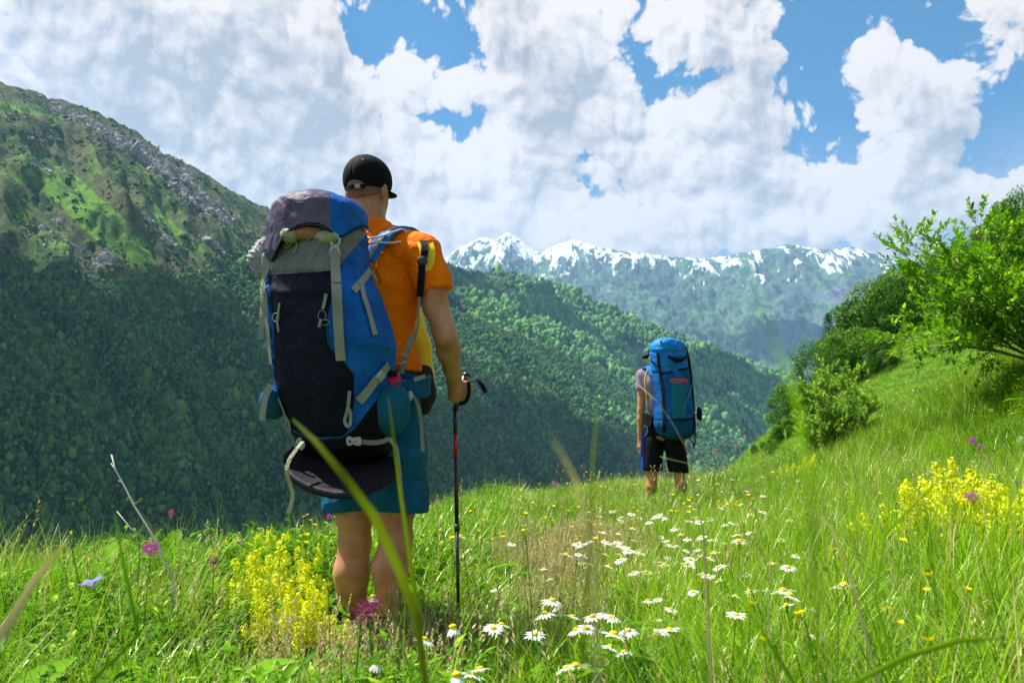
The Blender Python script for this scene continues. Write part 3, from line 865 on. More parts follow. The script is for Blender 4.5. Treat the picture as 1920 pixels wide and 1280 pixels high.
cover('broad_leaf_plants', 3200, 1.4, 9, lambda x, y: edge_ok(x, y) * (.12 + .88 * is_left(x, y)) * (1 - .8 * path_mask(x, y)) * (vnoise(x * 2, y * 2, 33) > -.1), P_broad, .8, 1.5, 106,
      'broad leaved meadow plants', lambda x, y: h_path(x, y) * daisy_low(x, y))
# grass and scrub on the slope across the gully
rr = np.random.default_rng(9)
sx = rr.uniform(10, 85, 60000); sy = rr.uniform(24, 112, 60000)
vis = mid_h(sx, sy) - 1.2 > near_h(sx, sy)
sx, sy = sx[vis], sy[vis]
n = len(sx); s = rr.uniform(1.2, 2.4, n)
instancer('slope_grass', np.stack([sx, sy, ground_h(sx, sy)], 1), np.stack([s * 1.5, s * 1.5, s], 1),
          np.stack([rr.normal(0, .1, n), rr.normal(0, .1, n), rr.uniform(0, 6.28, n)], 1), P_fine + P_deep, 'grass on the steep slope across the gully', 3)

# ================================================================ trees across the gully
mBark, t, b = material('bark', .9, .15)
geo = t.new('ShaderNodeNewGeometry')
t.l.new(t.mix(t.noise(geo.outputs['Position'], 9, 6, .7).step(.35, .65), (.07, .055, .04), (.19, .16, .125)), b.inputs['Base Color'])
t.l.new(t.bump(t.noise(geo.outputs['Position'], 25, 6, .7), .8, .02), b.inputs['Normal'])
mTree = leaf_material('tree_leaf', (.045, .12, .016), (.15, .31, .03), (.22, .40, .05), trans=.35, gloss=.01, scale=.5)
mTreeDark = leaf_material('conifer_needle', (.012, .04, .014), (.03, .075, .022), trans=.15, gloss=.04, scale=.6)
mBush = leaf_material('bush_leaf', (.09, .26, .010), (.30, .54, .02), (.46, .66, .04), trans=.42, gloss=.10, rough=.3, scale=2)
mShrub = leaf_material('shrub_leaf', (.15, .32, .03), (.38, .54, .07), (.55, .62, .2), trans=.45, gloss=.12, scale=3)
mShrubStem, t, b = material('shrub_bark', .8, .2)
b.inputs['Base Color'].default_value = (.20, .15, .10, 1)

def crown_geo(seed, h, w, nblob, nleaf, ls, conifer=False):
    random.seed(seed); g = Geo()
    if conifer:
        for _ in range(nleaf):
            f = random.random() ** .8; r = w * .5 * (1 - f) * math.sqrt(U(.3, 1)); a = U(0, 6.28)
            tier = .5 + .5 * math.sin(f * 40); r *= .7 + .3 * tier
            c = Vector((r * math.cos(a), r * math.sin(a), h * (.08 + .92 * f)))
            g.leaf(c, (math.cos(a), math.sin(a), -.25), (0, 0, 1), ls * 1.3, ls * .7, 0, .2, 1)
        return g
    blobs = []
    for k in range(nblob):
        f = (k + .5) / nblob; a = k * 2.4 + U(-.5, .5)
        rr_ = w * .5 * math.sin(math.pi * min(.95, .18 + .75 * f)) * U(.35, .95)
        blobs.append((Vector((rr_ * math.cos(a), rr_ * math.sin(a), h * (.16 + .78 * f))), w * U(.12, .25)))
    blobs.append((Vector((0, 0, h * .55)), w * .33))
    for _ in range(nleaf):
        c, r = random.choice(blobs)
        d = Vector((random.gauss(0, 1), random.gauss(0, 1), random.gauss(.15, 1))).normalized()
        p = c + d * r * U(.72, 1.06) * (1 + .18 * mnoise.noise(d * 3 + c))
        o = (d + Vector((U(-1, 1), U(-1, 1), U(-.6, 1))) * .8).normalized()
        s = o.orthogonal().normalized(); s = Matrix.Rotation(U(0, 6.28), 3, o) @ s; q = o.cross(s); L = ls * U(.6, 1.3)
        g.add([p - s * L * .5, p + q * L * .33 + o * L * .18, p + s * L * .5, p - q * L * .33 - o * L * .1], [(0, 1, 2, 3)], 0)
    return g

def trunk_geo(seed, h, w):
    random.seed(seed + 99); g = Geo()
    top = Vector((U(-.3, .3), U(-.3, .3), h * .8))
    g.tube([(0, 0, -.6), (U(-.1, .1), 0, h * .3), top], h * .024, h * .006, 6)
    for k in range(6):
        f = .2 + .1 * k; a = k * 2.3; c = Vector((0, 0, 0)).lerp(top, f)
        e = c + Vector((math.cos(a) * w * .33, math.sin(a) * w * .33, h * .16))
        g.tube([c, (c + e) / 2 + Vector((0, 0, -.1)), e], h * .009, h * .003, 5)
    return g

TREE_KINDS = []
for k in range(6):
    w = [5.5, 6.5, 5.0, 7.0, 4.5, 6.0][k]
    TREE_KINDS.append((crown_geo(200 + k, 7.5, w, 15, 7500, .22).mesh('crown', mTree, False), trunk_geo(k, 7.5, w).mesh('trunk', mBark)))
CONIF = (crown_geo(220, 7.5, 3.2, 0, 2200, .4, True).mesh('crown', mTreeDark, False), trunk_geo(9, 7.5, 1.0).mesh('trunk', mBark))

def tree(px, D, h, kind, label, rz=0.0, wide=1.0, zoff=0.0):
    x = (px - 960) / F * D * 1.0
    z = float(ground_h(np.array([x]), np.array([float(D)]))[0])
    cr, tr = CONIF if kind == 'c' else TREE_KINDS[kind]
    s = h / 7.5
    t_ = thing('conifer_tree' if kind == 'c' else 'broadleaf_tree', label, 'tree', (x, D, z + zoff), 'trees on the slope across the gully')
    t_.rotation_euler = (0, 0, rz); t_.scale = (s * wide, s * wide, s)
    for nm, me in (('crown', cr), ('trunk', tr)):
        o = bpy.data.objects.new(nm, me); link(o, t_)
    return t_

TREES = [  # pixel column, distance, height, kind, label
    (1474, 86, 6.0, 0, 'lowest tree of the grove, round and dark, at its lower left end', 1.0),
    (1505, 90, 5.0, 2, 'small round tree just right of the lowest tree of the grove', 1.1),
    (1532, 95, 7.2, 1, 'broad tree at the left shoulder of the grove, against the far range', 1.0),
    (1560, 106, 9.8, 'c', 'single dark pointed conifer rising from the left half of the grove', 1.0),
    (1575, 92, 7.0, 3, 'wide dark tree below the pointed conifer', 1.1),
    (1598, 100, 8.5, 4, 'domed tree right behind the pointed conifer', 1.2),
    (1618, 91, 6.0, 0, 'low dark tree in the middle of the front row of the grove', 1.2),
    (1638, 98, 9.0, 5, 'tall full tree in the middle of the grove', 1.1),
    (1655, 88, 4.5, 2, 'low bushy tree at the grassy foot of the grove', 1.3),
    (1668, 104, 9.0, 3, 'tall tree on the skyline left of the bright leafy bush', 1.0),
    (1690, 96, 8.0, 1, 'dark tree partly behind the left twigs of the bright bush', 1.0),
    (1702, 107, 9.5, 0, 'topmost skyline tree left of the bright leafy bush', 1.0),
    (1722, 99, 8.0, 4, 'tree showing between the twigs on the left side of the bright bush', 1.1),
    (1748, 104, 8.0, 5, 'tree mostly covered by the left half of the bright bush', 1.0),
    (1775, 106, 7.5, 2, 'tree on the skyline straight behind the bright bush', 1.0),
    (1800, 108, 6.0, 'c', 'small conifer on the skyline above the bright bush', 1.2),
    (1822, 106, 7.0, 1, 'skyline tree above the middle of the bright bush', 1.0),
    (1850, 108, 7.0, 3, 'rounded skyline tree above the right half of the bright bush', 1.0),
    (1880, 107, 8.0, 0, 'tall skyline tree near the upper right corner of the grove', 1.0),
    (1908, 108, 9.0, 4, 'highest tree at the right edge of the photo', 1.2),
    (1940, 108, 9.0, 5, 'tree cut by the right edge of the photo on the skyline', 1.2),
    (1860, 98, 7.0, 2, 'tree below the skyline behind the right half of the bright bush', 1.0),
    (1900, 96, 7.0, 3, 'dark tree low behind the right side of the bright bush', 1.0),
    (1815, 96, 6.0, 0, 'dark tree behind the centre of the bright bush', 1.0),
    (1410, 98, 1.4, 2, 'tiny lone shrub-like tree far out on the grassy rim', 1.2),
    (1454, 84, 2.4, 4, 'small dark bushy tree below the lowest tree of the grove', 1.4),
    (1490, 84, 2.8, 0, 'little round tree in front of the lowest tree of the grove', 1.0),
    (1440, 80, 1.6, 1, 'very small dark tree on the open grass left of the grove', 1.4),
    (1427, 92, 1.2, 0, 'second tiny round tree on the grassy rim, nearer the grove', 1.3),
]
for i, (px, D, h, kd, lb, wd) in enumerate(TREES):
    tree(px, D, h, kd, lb, rz=i * 1.7, wide=wd * .92)

# ================================================================ near bushes
def make_bush(name, label, cat, root, tips, leaf_len, leaf_w, per_tip, nsub, r0, leafm, stemm, seed, single=0, droop=.25, fill=.8):
    """root: base point; tips: where the main boughs end. Leaves sit in sprays on fine twigs."""
    random.seed(seed)
    T = thing(name, label, cat, root)
    root = Vector(root)
    gs, gl = Geo(), Geo(); singles = []
    def spray(c, d, n):
        side = d.orthogonal().normalized()
        e = c + d * leaf_len * 2.0
        gs.tube([c - root, (c + e) / 2 - root + Vector((U(-1, 1), U(-1, 1), U(0, 1))) * .01, e - root], .0022, .0012, 3, 0, False)
        for k in range(n):
            f = (k + 1) / n; az = k * 2.4 + U(-.4, .4)
            s = (Matrix.Rotation(az, 3, d) @ side)
            dd = (d * (.45 + .5 * f) + s * (1.0 - .55 * f) + Vector((0, 0, .25))).normalized()
            singles.append((c.lerp(e, f), dd, leaf_len * U(.7, 1.2)))
    for tip in tips:
        tip = Vector(tip); mid = root.lerp(tip, .45) + Vector((U(-.12, .12), U(-.12, .12), (tip - root).length * U(-.02, .10)))
        q1 = root.lerp(mid, .5) + Vector((U(-.04, .04), U(-.04, .04), 0)); q2 = mid.lerp(tip, .5) + Vector((U(-.05, .05), U(-.05, .05), U(0, .06)))
        path = [root + Vector((U(-.06, .06), U(-.06, .06), 0)), q1, mid, q2, tip]
        gs.tube([p - root for p in path], r0 * U(.7, 1.2), r0 * .16, 5)
        for k in range(nsub):
            f = 1 - (1 - .22) * (k / nsub) * fill; seg = f * 4; i0 = min(3, int(seg)); c = path[i0].lerp(path[i0 + 1], seg - i0)
            d = (path[i0 + 1] - path[i0]).normalized()
            s = Vector((random.gauss(0, 1), random.gauss(0, 1), random.gauss(.35, .7))).normalized()
            dd = (d * .8 + s).normalized(); ln = (tip - root).length * U(.10, .24) * (1.2 - .5 * f)
            e = c + dd * ln
            gs.tube([c - root, (c + e) / 2 - root + Vector((0, 0, ln * .06)), e - root], r0 * .22, r0 * .08, 3, 0, False)
            spray(e, (dd + Vector((0, 0, .35))).normalized(), per_tip)
            spray(c.lerp(e, .55), (dd + Vector((U(-.8, .8), U(-.8, .8), .4))).normalized(), per_tip - 1)
            if random.random() < .6: spray(c.lerp(e, .25), (dd + Vector((U(-1, 1), U(-1, 1), U(-.2, .6)))).normalized(), per_tip - 2)
        spray(tip, (tip - q2).normalized(), per_tip + 1)
    obj('branches', gs.mesh('branches', stemm), T)
    random.shuffle(singles)
    singles.sort(key=lambda s_: s_[0].y)               # nearest the camera first
    front = singles[:single * 3:3]; rest = [s_ for i, s_ in enumerate(singles) if not (i < single * 3 and i % 3 == 0)]
    if single:
        g1 = Geo(); g1.leaf((0, 0, 0), (0, 1, 0), (0, 0, 1), 1, leaf_w / leaf_len, 0, droop, 3)
        lm = g1.mesh('leaf', leafm)
        for c, d, L in front:
            o = bpy.data.objects.new('leaf', lm); link(o, T)
            up = Vector((U(-.3, .3), U(-.3, .3), 1)); s = d.cross(up).normalized(); n_ = s.cross(d).normalized()
            M = Matrix((s, d, n_)).transposed().to_4x4(); M.translation = c - root
            o.matrix_local = M @ Matrix.Scale(L, 4)
    for c, d, L in rest:
        gl.leaf(c - root, d, (U(-.3, .3), U(-.3, .3), 1), L, L * leaf_w / leaf_len, 0, droop, 3)
    obj('foliage', gl.mesh('foliage', leafm), T, kind='stuff')
    return T

def gz(x, y): return float(ground_h(np.array([float(x)]), np.array([float(y)]))[0])
_DS = np.geomspace(1.3, 20.0, 700)
def hit_ground(px, py, h=0.0, d0=1.3, d1=20.0):
    """Where the sight line through (px, py) comes down to h above the ground (or passes closest over it)."""
    D = _DS[(_DS >= d0) & (_DS <= d1)]
    u, v = (px - 960) / F, (640 - py) / F
    k = D / (CA - v * SA)
    x, z = u * k, CAMZ + (SA + v * CA) * k
    gap = z - ground_h(x, D) - h
    c = np.nonzero((gap[:-1] > 0) & (gap[1:] <= 0))[0]
    i = int(c[0]) if len(c) else int(np.argmin(np.abs(gap)))
    return Vector((float(x[i]), float(D[i]), float(z[i])))

bx, by = 6.35, 9.4
broot = Vector((bx, by, gz(bx, by) - .03))
btips = [at(1700, 455, 9.0), at(1740, 450, 9.5), at(1790, 490, 8.9), at(1830, 420, 9.3), at(1870, 430, 9.6), at(1905, 440, 9.2), at(1680, 470, 9.6), at(1720, 520, 9.0),
         at(1760, 560, 8.8), at(1700, 640, 9.0), at(1675, 640, 9.5), at(1740, 650, 8.6), at(1790, 640, 8.9), at(1820, 560, 8.5), at(1850, 500, 8.7), at(1890, 560, 8.6),
         at(1940, 470, 9.0), at(1990, 480, 9.4), at(1960, 560, 8.6), at(2040, 560, 9.2), at(1850, 620, 8.9), at(1810, 500, 9.7), at(1990, 620, 8.8),
         at(1730, 590, 9.4), at(1900, 500, 9.8), at(1840, 470, 9.9)]
make_bush('leafy_bush', 'big bright green leafy bush leaning over the right meadow slope', 'bush', broot, btips, .074, .040, 8, 18, .016, mBush, mShrubStem, 5, single=280)

sxx = (1565 - 960) / F * 11.3
sroot = Vector((sxx, 11.3, gz(sxx, 11.3) - .03))
stips = [at(px, py, 11.3 + U(-.5, .5)) for px, py in ((1505, 760), (1520, 735), (1540, 720), (1560, 715), (1580, 730), (1600, 705), (1615, 745), (1632, 760), (1500, 810), (1515, 840), (1620, 820), (1635, 800),
                                                    (1560, 780), (1590, 790), (1535, 800), (1605, 850), (1530, 870), (1575, 830), (1500, 860), (1550, 700))]
make_bush('small_shrub', 'airy small leaved shrub with thin upright twigs at the foot of the slope', 'bush', sroot, stips, .048, .030, 10, 22, .008, mShrub, mShrubStem, 8, fill=1.0)

# ================================================================ flowers
def stem_pts(h, lean, az, n=4):
    pts = []
    for k in range(n + 1):
        f = k / n; pts.append(Vector((math.cos(az) * lean * f * f, math.sin(az) * lean * f * f, h * f)))
    return pts

def daisy_parts(seed, h, petal_droop, n=16, R=.021):
    random.seed(seed)
    az, lean = U(0, 6.28), h * U(.05, .25)
    pts = stem_pts(h, lean, az); top = pts[-1]
    gs = Geo(); gs.tube([(0, 0, -.05)] + pts, .0014, .0009, 4, 0, False)
    for k in range(3):
        c = pts[0].lerp(top, .15 + .2 * k); a = U(0, 6.28); gs.leaf(c, (math.cos(a), math.sin(a), .8), (0, 0, 1), .035, .009, 0, .3, 2)
    tilt = Vector((math.cos(az) * U(.1, .55), math.sin(az) * U(.1, .55), 1)).normalized()
    s = tilt.orthogonal().normalized(); q = tilt.cross(s)
    gp = Geo()
    for k in range(n):
        a = 2 * math.pi * k / n + U(-.08, .08); d = s * math.cos(a) + q * math.sin(a)
        gp.leaf(top + d * .005, (d - tilt * (petal_droop + U(-.15, .15))).normalized(), tilt, R * U(.85, 1.08), R * .36, 0, .12, 2, 0)
    gc = Geo(); rot = tilt.to_track_quat('Z', 'Y').to_matrix()
    gc.blob(top + tilt * .001, .0072 if petal_droop < .7 else .0085, 2, 0, (1, 1, .62), rot, .04)
    return (gs.mesh('stem', mStem), gp.mesh('petals', mPetal), gc.mesh('flower_centre', mYolk))
DAISY = [daisy_parts(300 + k, [.30, .26, .34, .28, .22, .31][k], [0.05, .15, -.1, .25, .1, 0.0][k]) for k in range(6)]
DAISY_OLD = [daisy_parts(320 + k, .30, 1.3) for k in range(2)]

def small_flower(seed, h, matp, n, R, R2, cen=None):
    """One cupped flower on a thin branched stem."""
    random.seed(seed); az = U(0, 6.28); pts = stem_pts(h, h * U(.05, .3), az); top = pts[-1]
    gs = Geo(); gs.tube([(0, 0, -.05)] + pts, .0011, .0008, 3, 0, False)
    gp = Geo(); tilt = Vector((math.cos(az) * .3, math.sin(az) * .3, 1)).normalized(); s = tilt.orthogonal().normalized(); q = tilt.cross(s)
    for k in range(n):
        a = 2 * math.pi * k / n; d = s * math.cos(a) + q * math.sin(a)
        gp.leaf(top, (d + tilt * .45).normalized(), tilt, R, R2, 0, -.1, 2, .1)
    gc = Geo(); gc.blob(top + tilt * .001, R * .22, 1, 0)
    return (gs.mesh('stem', mStem), gp.mesh('petals', matp), gc.mesh('flower_centre', cen or mYolk))
BUTTER = [small_flower(340 + k, .34, mButter, 5, .0115, .012) for k in range(3)]
BLUEF = small_flower(350, .40, mBlue, 5, .022, .021, mPetal)

def umbel(seed, h, matp, n, spread, R, nstem=1, tall=.5):
    """Rounded cluster of many small florets on one stem."""
    random.seed(seed); gs, gp = Geo(), Geo()
    az = U(0, 6.28); pts = stem_pts(h, h * U(.05, .2), az); top = pts[-1]
    gs.tube([(0, 0, -.05)] + pts, .0018, .0012, 4, 0, False)
    for k in range(3):
        c = pts[0].lerp(top, .2 + .2 * k); a = U(0, 6.28); gs.leaf(c, (math.cos(a), math.sin(a), .7), (0, 0, 1), .05, .016, 0, .3, 2)
    for _ in range(n):
        d = Vector((random.gauss(0, 1), random.gauss(0, 1), random.gauss(0, 1))).normalized()
        q_ = U(.35, 1.0); c = top + Vector((d.x * spread, d.y * spread, d.z * spread * tall)) * q_
        for j in range(4):
            a = j * 1.57 + U(0, 1); e = (d + Vector((math.cos(a), math.sin(a), U(-.4, .6))) * .9).normalized()
            gp.leaf(c, e, d, R, R * .6, 0, .2, 1)
    return (gs.mesh('stem', mStem), gp.mesh('flower_head', matp))
PURPLE = [umbel(360 + k, [.42, .36, .30][k], mPurple, [170, 130, 100][k], .022, .0105, tall=.75) for k in range(3)]
CREAM = [umbel(370 + k, .28, mCream, 26, .010, .008, tall=1) for k in range(2)]
THISTLE = umbel(375, .30, mMauve, 34, .011, .012, tall=1)
BEDS = []
PINK = [umbel(380 + k, .46, mPink, 90, .0085, .0065, tall=2.4) for k in range(2)]

def seed_spike(seed, h, ln, r, m):
    random.seed(seed); az = U(0, 6.28); pts = stem_pts(h, h * U(.05, .2), az); top = pts[-1]; d = (pts[-1] - pts[-2]).normalized()
    gs = Geo(); gs.tube([(0, 0, -.05)] + pts, .0014, .001, 4, 0, False)
    gh = Geo()
    for k in range(70):
        f = k / 70; a = k * 2.4; s = Matrix.Rotation(a, 3, d) @ d.orthogonal().normalized()
        gh.leaf(top - d * ln * (1 - f) + s * r * .2, (d * 1.5 + s * .9).normalized(), s, .010 + .5 * r * math.sin(math.pi * min(.97, f + .04)), .0035, 0, .1, 1)
    return (gs.mesh('stem', mStem), gh.mesh('seed_head', m))
SPIKE = [seed_spike(390 + k, [.42, .36, .30][k], [.075, .065, .045][k], [.012, .010, .014][k], mBrown) for k in range(3)]

def plant(name, label, cat, parts, names, p, s=1.0, rz=0.0, group=None, zs=1.0):
    T = thing(name, label, cat, p, group)
    T.rotation_euler = (0, 0, rz); T.scale = (s, s, s)
    if name == 'yellow_bedstraw': T.scale = (s, s, s * zs); zs = 1.0
    tz = float(top_of(parts)[2])
    for nm, me in zip(names, parts):
        o = bpy.data.objects.new(nm, me); link(o, T)
        if nm == 'stem': o.scale = (1, 1, zs)
        else: o.location = (0, 0, tz * (zs - 1))
    return T

DN, HN = ('stem', 'petals', 'flower_centre'), ('stem', 'flower_head')
def top_of(parts):
    me = parts[1]; n = len(me.vertices); co = np.empty(n * 3, np.float32); me.vertices.foreach_get('co', co)
    return co.reshape(-1, 3).mean(0)

def at_head(parts, px, py, s=1.0, d0=None, d1=19.0):
    """Plant one flower so that its head stands at this place in the photograph."""
    tp = top_of(parts)
    if d0 is None: d0 = 7.0 if (py < 925 and px > 800) or py < 860 else (3.6 if py < 1000 else 1.6)
    if px < 640: d0 = min(d0, 2.6)
    if px > 1600: d0 = min(d0, 3.2)
    h = min(float(tp[2]) * s, .64 if parts in PURPLE or parts in PINK else (.56 if parts in BEDS else .50)) * .99
    p = hit_ground(px, py, h, d0, d1)
    rz = U(0, 6.28); ox = (tp[0] * math.cos(rz) - tp[1] * math.sin(rz)) * s; oy = (tp[0] * math.sin(rz) + tp[1] * math.cos(rz)) * s
    x, y = p.x - ox, p.y - oy
    g0 = gz(x, y); zs = (p.z - g0) / (float(tp[2]) * s)
    if not .3 < zs < 2.2: return None
    return Vector((x, y, g0)), rz, zs

random.seed(11)
# the large daisies near the camera, each at its own place
NEAR_DAISIES = [(1035, 1128, 1.25, 'daisy with yellow eye, topmost of the loose row below the dry patch'),
    (1022, 1153, 1.2, 'big daisy just below the topmost one of the loose row below the dry patch'),
    (1008, 1153, 1.0, 'daisy half hidden at the left of a twin pair below the dry patch'),
    (1112, 1156, 1.3, 'wide flat daisy in the middle of the loose row below the dry patch'),
    (1146, 1158, 1.2, 'tilted daisy at the right end of the loose row below the dry patch'),
    (1074, 1156, 1.0, 'small daisy between the twin pair and the wide flat daisy'),
    (1080, 1182, 1.1, 'low daisy under the middle of the loose row, yellow eye showing'),
    (1100, 1178, 1.0, 'low daisy just right of the one with its yellow eye showing'),
    (1150, 1190, 1.5, 'very large white daisy low in the middle of the meadow foreground'),
    (1178, 1184, 1.1, 'daisy touching the right side of the very large white daisy'),
    (1002, 1190, 1.2, 'daisy leaning left, lower left of the loose row'),
    (1025, 1206, .9, 'small daisy below the one leaning left'),
    (940, 1172, 1.3, 'pair daisy right of the big boot-high grass, facing up'),
    (925, 1178, 1.1, 'pair daisy, the left one of two standing close at the foot of the pole'),
    (1144, 1214, 1.1, 'daisy with yellow eye under the very large white daisy'),
    (1170, 1225, 1.0, 'daisy at lower right under the very large white daisy'),
    (1240, 1184, 1.1, 'daisy with spread petals right of the very large white daisy'),
    (1228, 1190, 1.0, 'daisy hugging the left side of the spread petalled one'),
    (1256, 1180, 1.0, 'white daisy at the right end of the lower group'),
    (1080, 1248, 1.2, 'daisy near the bottom edge of the photo, middle'),
    (1062, 1252, 1.0, 'daisy near the bottom edge, left of the middle one'),
    (885, 1265, 1.3, 'large daisy cut by the bottom edge left of centre'),
    (900, 1255, 1.1, 'daisy above the large one at the bottom edge'),
    (1328, 1080, 1.0, 'large starry daisy at the centre right, biggest of its trio'),
    (1350, 1088, 1.1, 'daisy at the right of the starry trio'),
    (1318, 1076, 1.0, 'daisy at the left of the starry trio'),
    (864, 1005, 1.2, 'white daisy right behind the trekking pole, upper one'),
    (868, 1022, 1.3, 'drooping daisy just right of the trekking pole, lower one'),
    (880, 1030, .9, 'small daisy right of the drooping one beside the trekking pole'),
    (960, 1020, 1.0, 'lone daisy between the pole and the dry patch'),
    (1062, 1040, 1.3, 'large pale daisy at the left border of the dry patch'),
    (1164, 1050, 1.1, 'daisy at the right border of the dry patch'),
    (1386, 1016, 1.3, 'clean white daisy seen from the side on the right meadow'),
    (1464, 1012, 1.1, 'clean white daisy right of the one seen from the side'),
    (1340, 1036, 1.2, 'white daisy turned to the left on the right meadow'),
    (1448, 1056, 1.0, 'white daisy in the middle of the right meadow'),
    (1494, 1042, 1.0, 'white daisy at the right end of the right meadow group'),
    (1478, 1064, 1.1, 'white daisy below the right end of the right meadow group'),
    (1408, 1108, 1.0, 'white daisy low on the right meadow'),
    (1380, 1118, 1.0, 'white daisy left of the low one on the right meadow'),
    (1438, 1106, .9, 'white daisy right of the low one on the right meadow'),
    (1582, 1098, 1.6, 'large ragged white daisy alone on the right'),
    (1468, 1108, 1.5, 'double looking white daisy with long petals on the right meadow'),
    (1480, 1116, 1.2, 'white daisy partly behind the double looking one'),
    (1560, 962, 1.0, 'white daisy in the tall grass right of the meadow group'),
    (1568, 1012, 1.0, 'white daisy lower in the tall grass right of the meadow group')]
for (px, py, s, lb) in NEAR_DAISIES:
    P_ = random.choice(DAISY); r = at_head(P_, px, py, s)
    if r: plant('daisy', 'white ' + lb if not lb.startswith(('white', 'large', 'big', 'wide', 'very', 'clean')) else lb, 'flower', P_, DN, r[0], s, r[1], 'white daisies in the meadow', r[2])
FADED = [(700, 1124, 1.1, 'faded daisy with a swollen yellow head bending in front of the calves'), (850, 1183, 1.15, 'faded daisy with yellow cone and hanging petals at the left of the pair'),
         (704, 1250, 1.1, 'faded daisy with hanging petals low near the boots'), (857, 1275, 1.15, 'faded yellow daisy cone at the bottom edge'), (795, 1200, 1.2, 'flat white daisy in the short grass beside the boots')]
for (px, py, s, lb) in FADED:
    P_ = DAISY_OLD[0] if 'flat' not in lb else DAISY[1]; r = at_head(P_, px, py, s)
    if r: plant('daisy', lb, 'flower', P_, DN, r[0], s, r[1], 'white daisies in the meadow', r[2])
# the many small far daisies
def strew(n, box, parts, names, name, label, cat, group, smin, smax, seed, keep=lambda x, y: True, d1=18.0):
    random.seed(seed); k = 0; tries = 0
    while k < n and tries < n * 12:
        tries += 1
        px, py = U(box[0], box[2]), U(box[1], box[3])
        if not keep(px, py): continue
        P_ = random.choice(parts); s = U(smin, smax); r = at_head(P_, px, py, s, d1=d1)
        if r is None: continue
        f_, h_ = (px - box[0]) / (box[2] - box[0]), (py - box[1]) / (box[3] - box[1])
        wh = ('at the far left', 'well to the left', 'left of the middle', 'in the middle', 'right of the middle', 'well to the right', 'at the far right')[min(6, int(f_ * 7))]
        rw = ('rearmost', 'second from the back', 'halfway back', 'halfway forward', 'second from the front', 'foremost')[min(5, int(h_ * 6))] if n > 20 else ('back', 'front')[min(1, int(h_ * 2))]
        plant(name, '%s, %s %s' % (label, rw, wh), cat, P_, names, r[0], s, r[1], group, r[2]); k += 1
LB_D = 'small white daisy around the dry patch'
strew(85, (1080, 950, 1420, 1080), DAISY, DN, 'daisy', LB_D, 'flower', 'white daisies in the meadow', .8, 1.1, 21, lambda x, y: (y - 1000) < (1420 - x) * .35 + 20)
strew(40, (1280, 880, 1560, 980), DAISY, DN, 'daisy', 'tiny white daisy right of the distant hiker', 'flower', 'white daisies in the meadow', .8, 1.1, 22)
strew(14, (1140, 1060, 1560, 1200), DAISY, DN, 'daisy', 'white daisy in the tall foreground grass', 'flower', 'white daisies in the meadow', .8, 1.15, 23)
strew(12, (900, 1050, 1100, 1160), DAISY, DN, 'daisy', 'small white daisy amid dry stalks', 'flower', 'white daisies in the meadow', .6, .9, 24)
# buttercups
LB_B = 'yellow buttercup on the crest by the pole'
strew(75, (815, 868, 1130, 1010), BUTTER, DN, 'buttercup', LB_B, 'flower', 'yellow buttercups on the meadow crest', .9, 1.3, 25, lambda x, y: y > 975 - (x - 800) * .42)
strew(70, (1100, 868, 1420, 960), BUTTER, DN, 'buttercup', 'yellow buttercup near the distant hiker', 'flower', 'yellow buttercups on the meadow crest', .9, 1.3, 26)
strew(26, (1400, 880, 1920, 1200), BUTTER, DN, 'buttercup', 'yellow buttercup on the right slope', 'flower', 'yellow buttercups on the right slope', .9, 1.4, 27)
strew(12, (560, 960, 640, 1020), BUTTER, DN, 'buttercup', 'yellow buttercup left of the near hiker', 'flower', 'yellow buttercups on the left bank', .9, 1.3, 28)
# purple clusters
for i, (px, py, s, k, lb) in enumerate([(1046, 910, 2.2, 0, 'bright purple flower cluster on the crest between the two hikers'), (1038, 905, 1.8, 1, 'purple flower head at the left of the bright cluster on the crest'),
        (283, 1028, 1.1, 0, 'purple flower cluster at the foot of the dead twig on the left'), (290, 1048, .7, 2, 'small purple flower under the cluster by the dead twig'),
        (448, 1018, .8, 1, 'purple flower left of the yellow bedstraw on the left bank'), (462, 1014, .8, 2, 'small purple flower at the upper edge of the yellow bedstraw'),
        (617, 968, .8, 0, 'purple flower showing left of the left knee'), (822, 985, .7, 1, 'purple flower just left of the trekking pole'), (845, 988, .7, 2, 'small purple flower half behind the trekking pole'),
        (1824, 826, 1.15, 0, 'upper purple flower of the bright pair high on the right slope'), (1838, 838, 1.2, 1, 'lower purple flower of the bright pair high on the right slope'),
        (1822, 930, 1.1, 0, 'bright purple flower above the yellow bedstraw on the right'), (1740, 940, .9, 1, 'dull purple flower left of the bedstraw on the right'), (1583, 976, 1.3, 2, 'pale purple flower in the tall grass of the right meadow'),
        (1910, 905, .9, 1, 'purple flower at the right edge of the photo'), (1880, 902, .7, 2, 'small purple flower near the right edge'), (1868, 695, .8, 2, 'purple flower under the leafy bush'), (1853, 912, .7, 0, 'dull purple flower right above the bedstraw on the right')]):
    r = at_head(PURPLE[k], px, py, s)
    if r: plant('purple_flower', lb, 'flower', PURPLE[k], HN, r[0], s, r[1], 'purple flowers', r[2])
